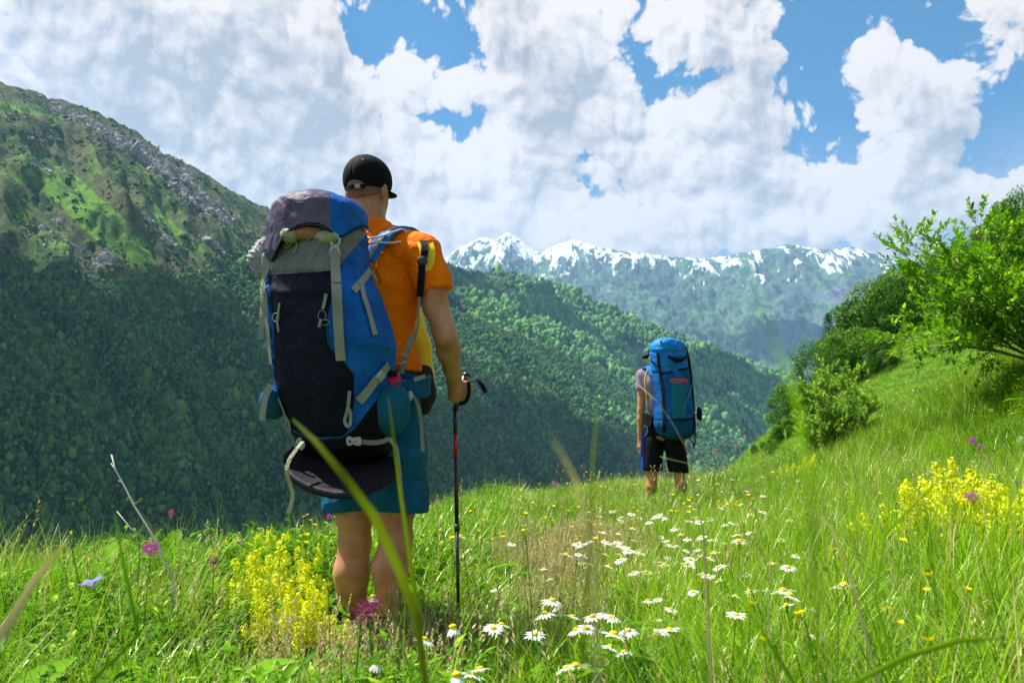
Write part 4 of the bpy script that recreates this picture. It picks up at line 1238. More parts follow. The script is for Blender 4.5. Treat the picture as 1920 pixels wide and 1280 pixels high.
# pink bistort heads
for i, (px, py, lb) in enumerate([(321, 962, 'pink flower spike standing alone on the left crest'), (1300, 850, 'pink flower spike just right of the second hiker, leaning'), (1318, 861, 'pink flower spike lying flat right of the second hiker'),
        (1341, 845, 'pink flower spike against the grassy slope, left one'), (1380, 837, 'highest pink flower spike against the grassy slope'), (1361, 866, 'pink flower spike low among buttercups'), (1414, 859, 'pink flower spike at the right end of the row'),
        (1046, 871, 'dark pink flower spike on the crest above the purple cluster'), (1044, 884, 'lower dark pink flower spike on the crest'), (1091, 873, 'small dark pink flower spike right of the purple cluster')]):
    s = 1.6 if px == 321 else 1.5; r = at_head(PINK[i % 2], px, py, s)
    if r: plant('pink_flower', lb, 'flower', PINK[i % 2], HN, r[0], s, r[1], 'pink flower spikes', r[2])
r = at_head(BLUEF, 172, 1092, 1.4)
if r: plant('blue_flower', 'pale violet blue five petalled flower in the left foreground grass', 'flower', BLUEF, DN, r[0], 1.4, r[1], None, r[2])
for (px, py, s, lb) in [(400, 1052, 1.3, 'dark mauve knapweed head left of the yellow bedstraw'), (690, 1140, 1.4, 'dark red clover head in front of the left shin'), (703, 1130, 1.3, 'dark red clover head above the other one at the shin'),
                    (680, 1150, 1.5, 'brown red clover head, lowest left of the three at the shin'), (1682, 958, 1.0, 'small red flower head in the right meadow')]:
    r = at_head(THISTLE, px, py, s)
    if r: plant('mauve_flower', lb, 'flower', THISTLE, HN, r[0], s, r[1], 'mauve flower heads', r[2])
for (px, py, s, lb) in [(363, 1180, 1.6, 'cream clover head low in the left foreground'), (376, 1240, 1.8, 'cream clover head at the bottom left, drooping'), (366, 1208, 1.2, 'small cream clover head between two others at lower left'), (800, 772, 1.2, 'x'),
                    (1795, 768, 1.5, 'cream round flower head, left of two high on the right slope'), (1858, 768, 1.5, 'cream round flower head, right of two high on the right slope'), (1915, 823, 2.0, 'large cream round flower head at the right edge'), (1812, 784, 1.2, 'small cream flower head below the two on the right slope')]:
    if lb == 'x': continue
    r = at_head(CREAM[0], px, py, s)
    if r: plant('cream_flower', lb, 'flower', CREAM[0], HN, r[0], s, r[1], 'cream flower heads', r[2])
# seed spikes
for i, (px, py, s, lb) in enumerate([(972, 905, 1.5, 'dark brown seed head leaning on the crest, the thickest'), (895, 915, 1.2, 'brown seed spike right behind the pole, upper'), (942, 985, 1.3, 'brown seed spike right of the pole, tallest of the lower row'), (893, 990, 1.3, 'brown seed spike close to the right of the pole'),
        (866, 950, 1.2, 'brown seed spike overlapping the pole'), (826, 985, 1.1, 'brown seed spike left of the pole'), (988, 1030, 1.4, 'grey brown seed head left of the dry patch'), (1090, 1050, 1.0, 'brown seed head in the dry patch'), (1085, 1005, .8, 'small brown seed head at the back of the dry patch'),
        (1116, 1015, .8, 'brown seed head at the right back of the dry patch'), (755, 1060, 1.3, 'woolly grey seed head before the right calf'), (762, 1110, 1.2, 'lower woolly grey seed head before the right calf'), (152, 930, 1.2, 'dark thin seed spike on the far left crest'),
        (650, 1050, 1.0, 'pale seed head in front of the left calf'), (612, 1070, 1.0, 'brown seed head left of the left calf'), (80, 960, 1.0, 'thin seed spike at the far left')]):
    P_ = SPIKE[2] if 'woolly' in lb or 'thickest' in lb else SPIKE[i % 2]
    r = at_head(P_, px, py, s)
    if r: plant('seed_spike', lb, 'seed head', P_, ('stem', 'seed_head'), r[0], s, r[1], 'brown seed spikes', r[2])

# ---------------------------------------------------------------- yellow bedstraw clumps
def bedstraw(seed, n=26, spread=.16, h=.36):
    random.seed(seed); gs, gb, gl = Geo(), Geo(), Geo()
    for _ in range(n):
        r = spread * math.sqrt(random.random()); a = U(0, 6.28); hh = h * U(.7, 1.1) * (1 - .35 * (r / spread) ** 2)
        b_ = Vector((r * math.cos(a), r * math.sin(a), 0)); tp = b_ * 1.35 + Vector((U(-.02, .02), U(-.02, .02), hh))
        gs.tube([b_ + Vector((0, 0, -.05)), b_.lerp(tp, .5) + Vector((0, 0, .01)), tp], .0014, .0008, 3, 0, False)
        for k in range(6):
            c = b_.lerp(tp, .12 + .1 * k)
            for j in range(6):
                az = j * 1.047; gl.leaf(c, (math.cos(az), math.sin(az), .4), (0, 0, 1), .016, .003, 0, .2, 1)
        for k in range(170):
            f = .45 + .55 * random.random() ** .8; c = b_.lerp(tp, f); rr_ = .036 * (1.15 - f) / .6 + .008
            d = Vector((random.gauss(0, 1), random.gauss(0, 1), random.gauss(.2, .8))).normalized()
            c = c + d * rr_ * U(.3, 1)
            e = d.orthogonal().normalized(); e = Matrix.Rotation(U(0, 6), 3, d) @ e; q = d.cross(e); L = .0056 * U(.7, 1.3)
            gb.add([c - e * L, c + q * L * .8 + d * L * .3, c + e * L, c - q * L * .8 + d * L * .3], [(0, 1, 2, 3)], 0)
    return (gs.mesh('stem', mStem), gb.mesh('blossom', mBed), gl.mesh('foliage', mHerb))
BEDS = [bedstraw(400 + k) for k in range(3)]
for i, (px, py, s, lb) in enumerate([(470, 1045, 1.0, 'yellow bedstraw clump, uppermost on the left bank'), (520, 1060, 1.1, 'yellow bedstraw clump in the upper middle of the left bank'), (570, 1085, 1.0, 'yellow bedstraw clump right beside the left calf'),
        (450, 1075, 1.0, 'yellow bedstraw clump at the left end of the bank'), (505, 1105, .95, 'yellow bedstraw clump in the centre of the left bank'), (555, 1130, .8, 'small yellow bedstraw clump under the one by the calf'),
        (500, 1150, .85, 'lower yellow bedstraw clump on the left bank'), (560, 1175, .75, 'lowest yellow bedstraw clump of the left bank, at its right'), (480, 1180, .6, 'small lowest bedstraw clump of the left bank, at its left'), (600, 1150, .5, 'sparse bedstraw clump near the left ankle'),
        (1745, 985, 1.4, 'yellow bedstraw clump on the right, its left end'), (1790, 960, 1.5, 'tall yellow bedstraw clump on the right, highest one'), (1840, 985, 1.45, 'yellow bedstraw clump on the right, in the middle'), (1890, 1000, 1.4, 'yellow bedstraw clump on the right, at the photo edge'),
        (1810, 1015, 1.2, 'low yellow bedstraw clump in front on the right'), (1725, 1030, .8, 'small low yellow bedstraw clump, left foot of the right group'), (1300, 1115, .5, 'sparse yellow bedstraw sprigs in the grass right of the big daisies'), (1640, 1070, .5, 'sparse yellow bedstraw sprigs left of the right group'),
        (1370, 955, .7, 'small yellow bedstraw clump among the far daisies'), (1520, 880, 1.0, 'yellow flowering clump at the foot of the small shrub'), (1480, 890, .8, 'small yellow flowering clump left of the foot of the small shrub')]):
    s *= 1.0 + .12 * math.sin(px) + .06 if px < 640 else 1.0
    r = at_head(BEDS[i % 3], px, py, s)
    if r: plant('yellow_bedstraw', lb, 'plant', BEDS[i % 3], ('stem', 'blossom', 'foliage'), r[0], s, r[1], 'clumps of yellow bedstraw', r[2])

# ---------------------------------------------------------------- dead twig, drooping bud stem, tall bent blades
tw = at(310, 1045, 2.75); tg = gz(tw.x, 2.75)
T = thing('dead_twig', 'pale bare dead twig leaning left out of the grass on the left', 'twig', (tw.x, 2.75, tg))
o3 = Vector((tw.x, 2.75, tg)); g = Geo()
P3 = [at(px, py, 2.75 + d) for px, py, d in ((325, 1090, 0), (300, 1030, .0), (275, 985, .02), (250, 945, .03), (230, 905, .05), (216, 880, .06), (209, 852, .07))]
g.tube([o3 - o3 + Vector((.05, 0, -.02))] + [p - o3 for p in P3], .0048, .0022, 6)
for k, (a, b_) in enumerate(((P3[4], at(222, 900, 2.80)), (P3[5], at(208, 868, 2.84)), (P3[3], at(262, 938, 2.76)))): g.tube([a - o3, b_ - o3], .002, .001, 4)
obj('stem', g.mesh('stem', mTwig), T)
g = Geo(); g.tube([at(272, 1010, 2.75) - o3, at(245, 990, 2.74) - o3, at(219, 958, 2.74) - o3], .003, .0014, 5); obj('branch', g.mesh('branch', mTwig), T)

def arc_stem(name, label, cat, pix, D, w, mat_, bud=None, budm=None, seed=1, flat=False):
    """A single stem or blade through the given picture points at distance D, rooted in the ground below."""
    pts = [at(px, py, D + .02 * math.sin(i * 1.3)) for i, (px, py) in enumerate(pix)]
    base = pts[0].copy(); base.z = gz(base.x, base.y)
    T = thing(name, label, cat, base)
    loc = [Vector((0, 0, -.02))] + [p - base for p in pts]
    g = Geo()
    if flat:
        vs, fs = [], []
        n = len(loc)
        for i, p in enumerate(loc):
            tdir = (loc[min(i + 1, n - 1)] - loc[max(i - 1, 0)]).normalized()
            s = tdir.cross(Vector((0, 1, 0))).normalized(); f = i / (n - 1)
            ww = w * (math.sin(math.pi * min(.985, max(.25, f * .9 + .1))) ** .6)
            nn = s.cross(tdir)
            vs += [p - s * ww / 2, p + nn * ww * .18, p + s * ww / 2]
        for i in range(n - 1): a = 3 * i; fs += [(a, a + 1, a + 4, a + 3), (a + 1, a + 2, a + 5, a + 4)]
        g.add(vs, fs)
    else: g.tube(loc, w, w * .5, 5)
    obj('blade' if flat else 'stem', g.mesh('blade' if flat else 'stem', mat_), T)
    if bud:
        for (px, py, r) in bud:
            g = Geo(); c = at(px, py, D) - base; g.blob(c, r, 2, 0, (.8, .8, 1.25), None, .05); obj('bud', g.mesh('bud', budm or mat_), T)
    return T
arc_stem('budding_stem', 'arching green stem with hanging oval buds on the left crest', 'plant', [(150, 1100), (135, 1030), (125, 975), (124, 935), (140, 933), (152, 945)], 2.9, .0022, mStem, [(137, 947, .008), (152, 940, .008), (160, 952, .007)], mStem)
arc_stem('budding_stem', 'thin green stem with two small buds beside the dead twig', 'plant', [(262, 1040), (260, 990), (262, 950), (250, 935)], 2.9, .0018, mStem, [(240, 936, .007), (265, 937, .007)], mStem)

# ================================================================ implicit modelling
class SDF:
    """Signed distances on a voxel grid; primitives are only evaluated near where they lie."""
    def __init__(self, lo, hi, h, pad=.03):
        self.h = h; self.lo = np.array(lo, float) - pad; hi = np.array(hi, float) + pad
        self.n = np.ceil((hi - self.lo) / h).astype(int) + 1
        self.ax = [self.lo[k] + np.arange(self.n[k]) * h for k in range(3)]
        self.d = np.full(self.n, 1.0, np.float32)
    def region(self, lo, hi):
        s = []
        for k in range(3):
            a = int(max(0, math.floor((lo[k] - self.lo[k]) / self.h))); b = int(min(self.n[k], math.ceil((hi[k] - self.lo[k]) / self.h) + 1))
            if b <= a: return None
            s.append(slice(a, b))
        X = np.meshgrid(self.ax[0][s[0]], self.ax[1][s[1]], self.ax[2][s[2]], indexing='ij', sparse=True)
        return tuple(s), X
    def put(self, lo, hi, f, k=.02, op='add'):
        r = self.region([v - 3 * k - .02 for v in lo], [v + 3 * k + .02 for v in hi])
        if r is None: return
        s, X = r; b = f(*X).astype(np.float32); a = self.d[s]
        if op == 'add':
            hh = np.clip(.5 + .5 * (a - b) / k, 0, 1) if k > 0 else (a > b) * 1.0
            self.d[s] = a * (1 - hh) + b * hh - k * hh * (1 - hh)
        elif op == 'sub':
            self.d[s] = np.maximum(a, -b)
    def cone(self, p, q, r1, r2, k=.02, op='add', flat=None):
        """Round cone from p (radius r1) to q (radius r2)."""
        p, q = np.array(p, float), np.array(q, float); R = max(r1, r2)
        lo, hi = np.minimum(p, q) - R, np.maximum(p, q) + R; v = q - p; L2 = float(v @ v) + 1e-12
        def f(X, Y, Z):
            a, b, c = X - p[0], Y - p[1], Z - p[2]
            t = np.clip((a * v[0] + b * v[1] + c * v[2]) / L2, 0, 1)
            return np.sqrt((a - t * v[0]) ** 2 + (b - t * v[1]) ** 2 + (c - t * v[2]) ** 2) - (r1 + (r2 - r1) * t)
        self.put(lo, hi, f, k, op)
    def chain(self, pts, k=.02):
        for (p, r), (q, s) in zip(pts[:-1], pts[1:]): self.cone(p, q, r, s, k)
    def ell(self, c, r, k=.02, M=None, op='add'):
        """Ellipsoid; M: rows are its axes."""
        c = np.array(c, float); r = np.array(r, float); R = float(max(r))
        M = np.eye(3) if M is None else np.array(M, float)
        def f(X, Y, Z):
            a, b, d = X - c[0], Y - c[1], Z - c[2]
            l = [(M[i, 0] * a + M[i, 1] * b + M[i, 2] * d) / r[i] for i in range(3)]
            k0 = np.sqrt(l[0] ** 2 + l[1] ** 2 + l[2] ** 2)
            k1 = np.sqrt((l[0] / r[0]) ** 2 + (l[1] / r[1]) ** 2 + (l[2] / r[2]) ** 2) + 1e-9
            return k0 * (k0 - 1) / k1
        self.put(c - R, c + R, f, k, op)
    def box(self, c, r, rnd, k=.01, M=None, op='add'):
        c = np.array(c, float); r = np.array(r, float); R = float(np.linalg.norm(r))
        M = np.eye(3) if M is None else np.array(M, float)
        def f(X, Y, Z):
            a, b, d = X - c[0], Y - c[1], Z - c[2]
            q = [np.abs(M[i, 0] * a + M[i, 1] * b + M[i, 2] * d) - (r[i] - rnd) for i in range(3)]
            o = np.sqrt(np.maximum(q[0], 0) ** 2 + np.maximum(q[1], 0) ** 2 + np.maximum(q[2], 0) ** 2)
            return o + np.minimum(np.maximum(np.maximum(q[0], q[1]), q[2]), 0) - rnd
        self.put(c - R, c + R, f, k, op)
    def full(self):
        return np.meshgrid(*self.ax, indexing='ij', sparse=True)
    def mesh(self):
        """Surface nets: vertices and quads of the zero level."""
        d = self.d; s = d < 0
        nx, ny, nz = d.shape
        cnt = np.zeros((nx - 1, ny - 1, nz - 1), np.float32); acc = np.zeros((nx - 1, ny - 1, nz - 1, 3), np.float32)
        def crossing(axis):
            a = d.take(range(0, d.shape[axis] - 1), axis); b = d.take(range(1, d.shape[axis]), axis)
            m = (a < 0) != (b < 0); t = np.where(m, a / (a - b + 1e-12), 0).astype(np.float32)
            return m, t
        ms = []
        for axis in range(3):
            m, t = crossing(axis); ms.append(m)
            o = [k for k in range(3) if k != axis]
            for i in (0, 1):
                for j in (0, 1):
                    sl = [slice(None)] * 3; off = [0, 0, 0]
                    for kk, ij in zip(o, (i, j)):
                        sl[kk] = slice(0, -1) if ij == 0 else slice(1, None); off[kk] = ij
                    mm = m[tuple(sl)]; tt_ = t[tuple(sl)]
                    cnt += mm
                    acc[..., axis] += tt_ * mm
                    for kk in o: acc[..., kk] += off[kk] * mm
        cells = cnt > 0
        idx = np.full(cells.shape, -1, np.int64); ci = np.argwhere(cells); idx[cells] = np.arange(len(ci))
        V = acc[cells] / cnt[cells][:, None] + ci
        Fq = []
        for axis in range(3):
            m = ms[axis]; o = [k for k in range(3) if k != axis]
            sl = [slice(None)] * 3
            for kk in o: sl[kk] = slice(1, -1)
            e = np.argwhere(m[tuple(sl)])
            for kk in o: e[:, kk] += 1
            u, v = o
            def cell(du, dv):
                c = e.copy(); c[:, u] -= du; c[:, v] -= dv
                return idx[c[:, 0], c[:, 1], c[:, 2]]
            q = np.stack([cell(1, 1), cell(0, 1), cell(0, 0), cell(1, 0)], 1)
            inside = s[e[:, 0], e[:, 1], e[:, 2]]
            flip = inside if axis != 1 else ~inside
            q[~flip] = q[~flip][:, ::-1]
            Fq.append(q)
        Fq = np.concatenate(Fq); Fq = Fq[(Fq >= 0).all(1)]
        return V * self.h + self.lo, Fq

def relax(V, Fq, it=2, lam=.5):
    V = V.copy()
    E_ = np.concatenate([Fq[:, [0, 1]], Fq[:, [1, 2]], Fq[:, [2, 3]], Fq[:, [3, 0]]])
    for _ in range(it):
        A = np.zeros_like(V); n = np.zeros(len(V))
        for a, b in ((0, 1), (1, 0)):
            for k in range(3): A[:, k] += np.bincount(E_[:, a], V[E_[:, b], k], len(V))
            n += np.bincount(E_[:, a], minlength=len(V))
        V += lam * (A / np.maximum(n, 1)[:, None] - V)
    return V

def split_mesh(V, Fq, val):
    """Cut a quad mesh along val = 0, moving the border vertices onto the line. Returns masks of faces."""
    fv = val(V); s = fv > 0
    fs = s[Fq].sum(1); side = fs >= 2
    # border vertices: those used by faces of both sides
    up = np.zeros(len(V), bool); dn = np.zeros(len(V), bool)
    up[Fq[side].ravel()] = True; dn[Fq[~side].ravel()] = True
    bd = up & dn; e = 1e-3
    g = np.stack([(val(V[bd] + np.eye(3)[k] * e) - fv[bd]) / e for k in range(3)], 1)
    g2 = (g ** 2).sum(1) + 1e-9; mv = -(fv[bd] / g2)[:, None] * g
    ln = np.linalg.norm(mv, axis=1, keepdims=True); mv *= np.minimum(1, .008 / np.maximum(ln, 1e-9))
    V = V.copy(); V[bd] += mv
    return V, side

def sub_mesh(name, V, Fq, mat, smooth=True):
    used = np.unique(Fq); mp = np.full(len(V), -1); mp[used] = np.arange(len(used))
    return mesh_np(name, V[used], mp[Fq], mat, smooth)

def ribbon(name, pts, w, mat, normals, parent=None, th=.0022, sub=6, twist=None, label=None):
    """A flat webbing strap along a smooth curve; normals give its outward side."""
    P = [Vector(p) for p in pts]; N_ = [Vector(n) for n in normals]
    out, on = [], []
    n = len(P)
    for i in range(n - 1):
        p0, p1, p2, p3 = P[max(i - 1, 0)], P[i], P[i + 1], P[min(i + 2, n - 1)]
        for k in range(sub):
            t_ = k / sub
            out.append(.5 * ((2 * p1) + (p2 - p0) * t_ + (2 * p0 - 5 * p1 + 4 * p2 - p3) * t_ ** 2 + (3 * p1 - p0 - 3 * p2 + p3) * t_ ** 3))
            on.append(N_[i].lerp(N_[i + 1], t_).normalized())
    out.append(P[-1]); on.append(N_[-1].normalized())
    vs, fs = [], []
    ws = w if isinstance(w, (list, tuple)) else None
    for i, p in enumerate(out):
        td = (out[min(i + 1, len(out) - 1)] - out[max(i - 1, 0)]).normalized()
        s = td.cross(on[i]).normalized(); nn = s.cross(td).normalized()
        if nn.dot(on[i]) < 0: nn = -nn
        ww = np.interp(i / (len(out) - 1), np.linspace(0, 1, len(ws)), ws) if ws else w
        for a, b_ in ((-.5, 0), (.5, 0), (.5, 1), (-.5, 1)): vs.append(p + s * ww * a + nn * th * b_)
    for i in range(len(out) - 1):
        for k in range(4): a, b_ = i * 4 + k, i * 4 + (k + 1) % 4; fs.append((a, b_, b_ + 4, a + 4))
    m_ = len(out) - 1; fs += [(3, 2, 1, 0), (m_ * 4, m_ * 4 + 1, m_ * 4 + 2, m_ * 4 + 3)]
    me = bpy.data.meshes.new(name); me.from_pydata([tuple(v) for v in vs], [], fs); me.materials.append(mat); me.update()
    bmx = bmesh.new(); bmx.from_mesh(me); bmesh.ops.recalc_face_normals(bmx, faces=bmx.faces); bmx.to_mesh(me); bmx.free()
    return obj(name, me, parent, label=label)

def fabric(name, col, rough=.75, weave=900, wr=.0, col2=None, sheen=.0, bump=.35, fold=.0, fold_scale=12):
    m, t, b = material(name, rough, .12)
    geo = t.new('ShaderNodeNewGeometry'); pos = geo.outputs['Position']
    n = t.noise(pos, 9, 5, .6)
    c = t.mix(n.step(.3, .75), tuple(c_ * .82 for c_ in col), tuple(min(1, c_ * 1.12) for c_ in (col2 or col)))
    t.l.new(c, b.inputs['Base Color'])
    b.inputs['Sheen Weight'].default_value = sheen; b.inputs['Sheen Roughness'].default_value = .5
    wv = t.noise(pos, weave, 2, .5)
    nr = t.bump(wv, bump, .0006)
    if fold: nr = t.bump(t.noise(pos, fold_scale, 3, .5, 1.6), fold, .035, nr)
    t.l.new(nr, b.inputs['Normal'])
    return m

mSkin, t, b = material('skin', .5, .35)
geo = t.new('ShaderNodeNewGeometry'); pos = geo.outputs['Position']
c = t.mix(t.noise(pos, 14, 5, .6).step(.3, .7), (.40, .165, .068), (.56, .26, .12))
c = t.mix(t.noise(pos, 160, 3, .6).step(.55, .8) * .3, c, (.33, .14, .08))
t.l.new(c, b.inputs['Base Color'])
b.inputs['Subsurface Weight'].default_value = .05; b.inputs['Subsurface Radius'].default_value = (.012, .005, .003); b.inputs['Subsurface Scale'].default_value = 1.0
t.l.new(t.bump(t.noise(pos, 260, 4, .7), .7, .0012), b.inputs['Normal'])
mHair, t, b = material('short_hair', .7, .3)
geo = t.new('ShaderNodeNewGeometry'); t.l.new(t.mix(t.noise(geo.outputs['Position'], 500, 2, .5).step(.35, .65), (.10, .055, .03), (.30, .18, .10)), b.inputs['Base Color'])
t.l.new(t.bump(t.noise(geo.outputs['Position'], 600, 2, .5), .8, .001), b.inputs['Normal'])
mOrange = fabric('orange_shirt', (.98, .185, .0), .8, 1400, bump=.2, fold=.7, fold_scale=7)
mTeal = fabric('teal_shorts', (.002, .075, .14), .6, 900, col2=(.004, .105, .20), fold=.4, fold_scale=9)
mCap = fabric('black_cotton', (.005, .005, .006), .8, 700, bump=.6)
mNavy = fabric('navy_nylon', (.004, .005, .014), .6, 1100, fold=.25)
mBlueN = fabric('blue_nylon', (.003, .085, .32), .6, 1100, col2=(.004, .11, .40), fold=.3)
mPurpleG = fabric('purple_grey_ripstop', (.075, .058, .10), .55, 800, col2=(.12, .095, .15), fold=.35)
mGreyN = fabric('grey_nylon', (.17, .165, .145), .5, 1000, fold=.5)
mWeb = fabric('grey_webbing', (.27, .28, .22), .8, 1200, bump=.8)
mPlastic, t, b = material('grey_plastic', .4, .5); b.inputs['Base Color'].default_value = (.42, .43, .38, 1)
mBlackP, t, b = material('black_plastic', .38, .5); b.inputs['Base Color'].default_value = (.015, .015, .017, 1)
mBlackF = fabric('black_nylon', (.004, .004, .006), .6, 900, fold=.3)
mPad = fabric('dark_foam_pad', (.014, .012, .015), .6, 300, fold=.1, bump=.2)
mWhiteN = fabric('white_grey_cloth', (.38, .36, .38), .7, 700, fold=.6, fold_scale=30)
mBeige = fabric('brass_buckle', (.45, .33, .16), .5, 500)
mYellow = fabric('yellow_nylon', (.85, .50, .01), .6, 900, col2=(.9, .62, .04))
mMesh = fabric('teal_mesh', (.010, .10, .17), .8, 260, bump=1.0)
mRed = fabric('red_cloth', (.55, .02, .05), .6, 900)
mTube, t, b = material('clear_tube', .25, .6); b.inputs['Base Color'].default_value = (.55, .58, .62, 1)
mLeather = fabric('dark_boot', (.06, .045, .035), .6, 300)
mOlive = fabric('olive_bag', (.35, .36, .20), .5, 300, fold=.5, fold_scale=40)
mTerra = fabric('terracotta_cloth', (.34, .15, .07), .7, 600, fold=.3)

# ================================================================ the near hiker
def V3(v): return np.array(v, float)
TH = math.radians(24)
Fv = V3((math.sin(TH), math.cos(TH), 0)); Rv = V3((math.cos(TH), -math.sin(TH), 0)); Uz = V3((0, 0, 1))
AX = np.stack([Rv, Fv, Uz])
def A(px, py, D): return V3(at(px, py, D))
HD = 3.08
man_root = Vector((at(705, 1190, HD).x, HD, gz(at(705, 1190, HD).x, HD)))
man = thing('person', 'near hiker from behind in black cap, orange T-shirt and teal shorts, holding a pole', 'person', man_root)

pelv = A(708, 800, HD)
neck = A(700, 420, HD + .02)
head = A(691, 352, HD + .035)
shR = A(792, 476, HD - .09); shL = A(612, 472, HD + .09)
elR = A(836, 634, HD - .11); wrR = A(852, 716, HD + .07)
elL = A(575, 640, HD + .10); wrL = A(600, 720, HD + .30)
hipR = A(742, 850, HD - .035); hipL = A(668, 850, HD + .04)
knR = A(742, 1010, HD - .02); knL = A(664, 1020, HD + .03)
anR = A(722, 1178, HD - .02); anL = A(668, 1180, HD + .06)
0 and print('hand', A(858, 735, HD + .10), 'feet', anR, gz(anR[0], anR[1]))

hfz = math.radians(22); Fh = V3((math.sin(hfz), math.cos(hfz), 0)); Rh = V3((math.cos(hfz), -math.sin(hfz), 0)); AH = np.stack([Rh, Fh, Uz])

B_ = SDF((-.95, 2.75, -.12), (-.05, 3.75, 1.95), .0055)
# legs
for hip, kn, an, sg in ((hipR, knR, anR, 1), (hipL, knL, anL, -1)):
    B_.chain([(hip, .088), (kn + Uz * .12, .068), (kn, .056)], .03)
    calf = kn * .62 + an * .38 - Fv * .018
    B_.chain([(kn, .055), (calf + Uz * .02, .060), (kn * .25 + an * .75, .040), (an, .034)], .03)
    B_.ell(calf + Rv * .012 * sg, (.050, .052, .105), .03, AX)
    B_.ell(kn + Fv * .03, (.042, .04, .055), .03, AX)
    B_.cone(an - Uz * .03 - Fv * .03, an - Uz * .05 + Fv * .17, .036, .03, .03)
# trunk
B_.ell(pelv + Uz * .02, (.155, .115, .13), .04, AX)
B_.ell(pelv * .6 + neck * .4, (.135, .105, .20), .05, AX)
B_.ell(pelv * .3 + neck * .7, (.165, .12, .19), .05, AX)
B_.cone(shR - Rv * .03, shL + Rv * .03, .058, .058, .05)
B_.cone(neck - Uz * .04, shR + Uz * .01, .052, .05, .04); B_.cone(neck - Uz * .04, shL + Uz * .01, .052, .05, .04)
# neck and head
B_.cone(neck - Uz * .05, head - Uz * .05 - Fh * .008, .063, .059, .02)
B_.ell(head + Uz * .015 - Fh * .012, (.076, .098, .098), .02, AH)
B_.ell(head - Uz * .045 + Fh * .035, (.060, .066, .075), .03, AH)
B_.ell(head - Uz * .10 + Fh * .065, (.030, .03, .028), .03, AH)
B_.ell(head - Uz * .035 + Fh * .108, (.012, .018, .026), .01, AH)
for sg in (1, -1):
    B_.ell(head + Fh * .092 + Rh * .030 * sg - Uz * .012, (.014, .008, .008), .004, AH, 'sub')
    B_.ell(head + Rh * .080 * sg - Uz * .028 - Fh * .012, (.011, .020, .033), .006, AH)
    B_.ell(head + Rh * .089 * sg - Uz * .022 - Fh * .018, (.006, .014, .024), .004, AH)
B_.ell(head + Fh * .098 - Uz * .078, (.022, .006, .004), .002, AH, 'sub')
# arms
def arm(sh, el, wr, sg):
    B_.ell(sh - Uz * .02, (.058, .060, .078), .03, AX)
    up = el - sh
    B_.chain([(sh, .054), (sh + up * .45, .050), (el - up * .12, .041), (el, .040)], .025)
    B_.ell(sh + up * .5 - Fv * .012, (.040, .046, .095), .025, AX)
    fo = wr - el
    B_.chain([(el, .040), (el + fo * .28, .044), (el + fo * .7, .032), (wr, .027)], .02)
arm(shR, elR, wrR, 1); arm(shL, elL, wrL, -1)
# right hand closed on the pole grip
grip_lo, grip_hi = A(857, 757, HD + .13), A(872, 708, HD + .145)
gd = grip_hi - grip_lo; gd /= np.linalg.norm(gd)
palm = A(853, 738, HD + .105)
B_.box(palm, (.018, .030, .034), .014, .012, np.stack([np.cross(gd, Fv) / np.linalg.norm(np.cross(gd, Fv)), Fv, gd]))
B_.cone(wrR, palm, .026, .026, .02)
side = np.cross(gd, Fv); side /= np.linalg.norm(side)
fw = np.cross(side, gd)
if fw[1] < 0: fw = -fw
gc = (grip_lo + grip_hi) / 2
rt = side if side[0] > 0 else -side
for k, (off, ln) in enumerate(((.030, 1.0), (.011, 1.06), (-.008, 1.0), (-.026, .85))):
    c0 = gc + gd * off
    p0 = c0 - rt * .010 - fw * .036; p1 = c0 + rt * .030 * ln - fw * .020; p2 = c0 + rt * .034 * ln + fw * .012; p3 = c0 + rt * .010 + fw * .030 * ln; p4 = c0 - rt * .008 + fw * .028
    B_.chain([(p0, .0105), (p1, .0098), (p2, .0092), (p3, .0086), (p4, .0078)], .004)
th0 = gc - rt * .022 - fw * .018 + gd * .015; B_.chain([(palm - rt * .012, .016), (th0, .0125), (gc - rt * .026 + fw * .012 + gd * .034, .0105), (gc - rt * .006 + fw * .028 + gd * .046, .0092)], .006)
# left hand hangs relaxed
for k in range(4):
    q = wrL - Uz * .075 + Rv * (-.024 + .016 * k) + Fv * .01; B_.chain([(q, .0098), (q - Uz * .035 + Fv * .006, .009), (q - Uz * .058 + Fv * .018, .008)], .004)
B_.box(wrL - Uz * .045, (.036, .016, .040), .014, .012, AX); B_.chain([(wrL - Uz * .02 + Rv * .028, .013), (wrL - Uz * .06 + Rv * .045 + Fv * .01, .010), (wrL - Uz * .085 + Rv * .045 + Fv * .018, .009)], .006)
Vb, Fb = B_.mesh(); Vb = relax(Vb, Fb, 2, .45)
body = obj('body', mesh_np('body', Vb - V3(man_root), Fb, mSkin), man)

# T-shirt
S_ = SDF((-.9, 2.75, .85), (-.1, 3.5, 1.75), .0065)
hemz = A(700, 697, HD)[2]
low = A(712, 700, HD)
S_.ell(low, (.158, .128, .15), .05, AX)
S_.ell(pelv * .45 + neck * .55, (.158, .128, .22), .05, AX)
S_.ell(pelv * .3 + neck * .7, (.184, .138, .20), .05, AX)
S_.cone(shR - Rv * .035 + Uz * .005, shL + Rv * .03 + Uz * .005, .071, .071, .05)
S_.cone(neck - Uz * .045, shR + Uz * .012, .062, .060, .03); S_.cone(neck - Uz * .045, shL + Uz * .012, .062, .06, .03)
S_.cone(neck - Uz * .10, neck - Uz * .012, .085, .070, .03)
X, Y, Z = S_.full(); TD = S_.d.copy(); S_.d[:] = 1.0
for sh, el in ((shR, elR), (shL, elL)):
    u_ = el - sh; S_.chain([(sh, .072), (sh + u_ * .30, .069), (sh + u_ * .60, .071)], .03)
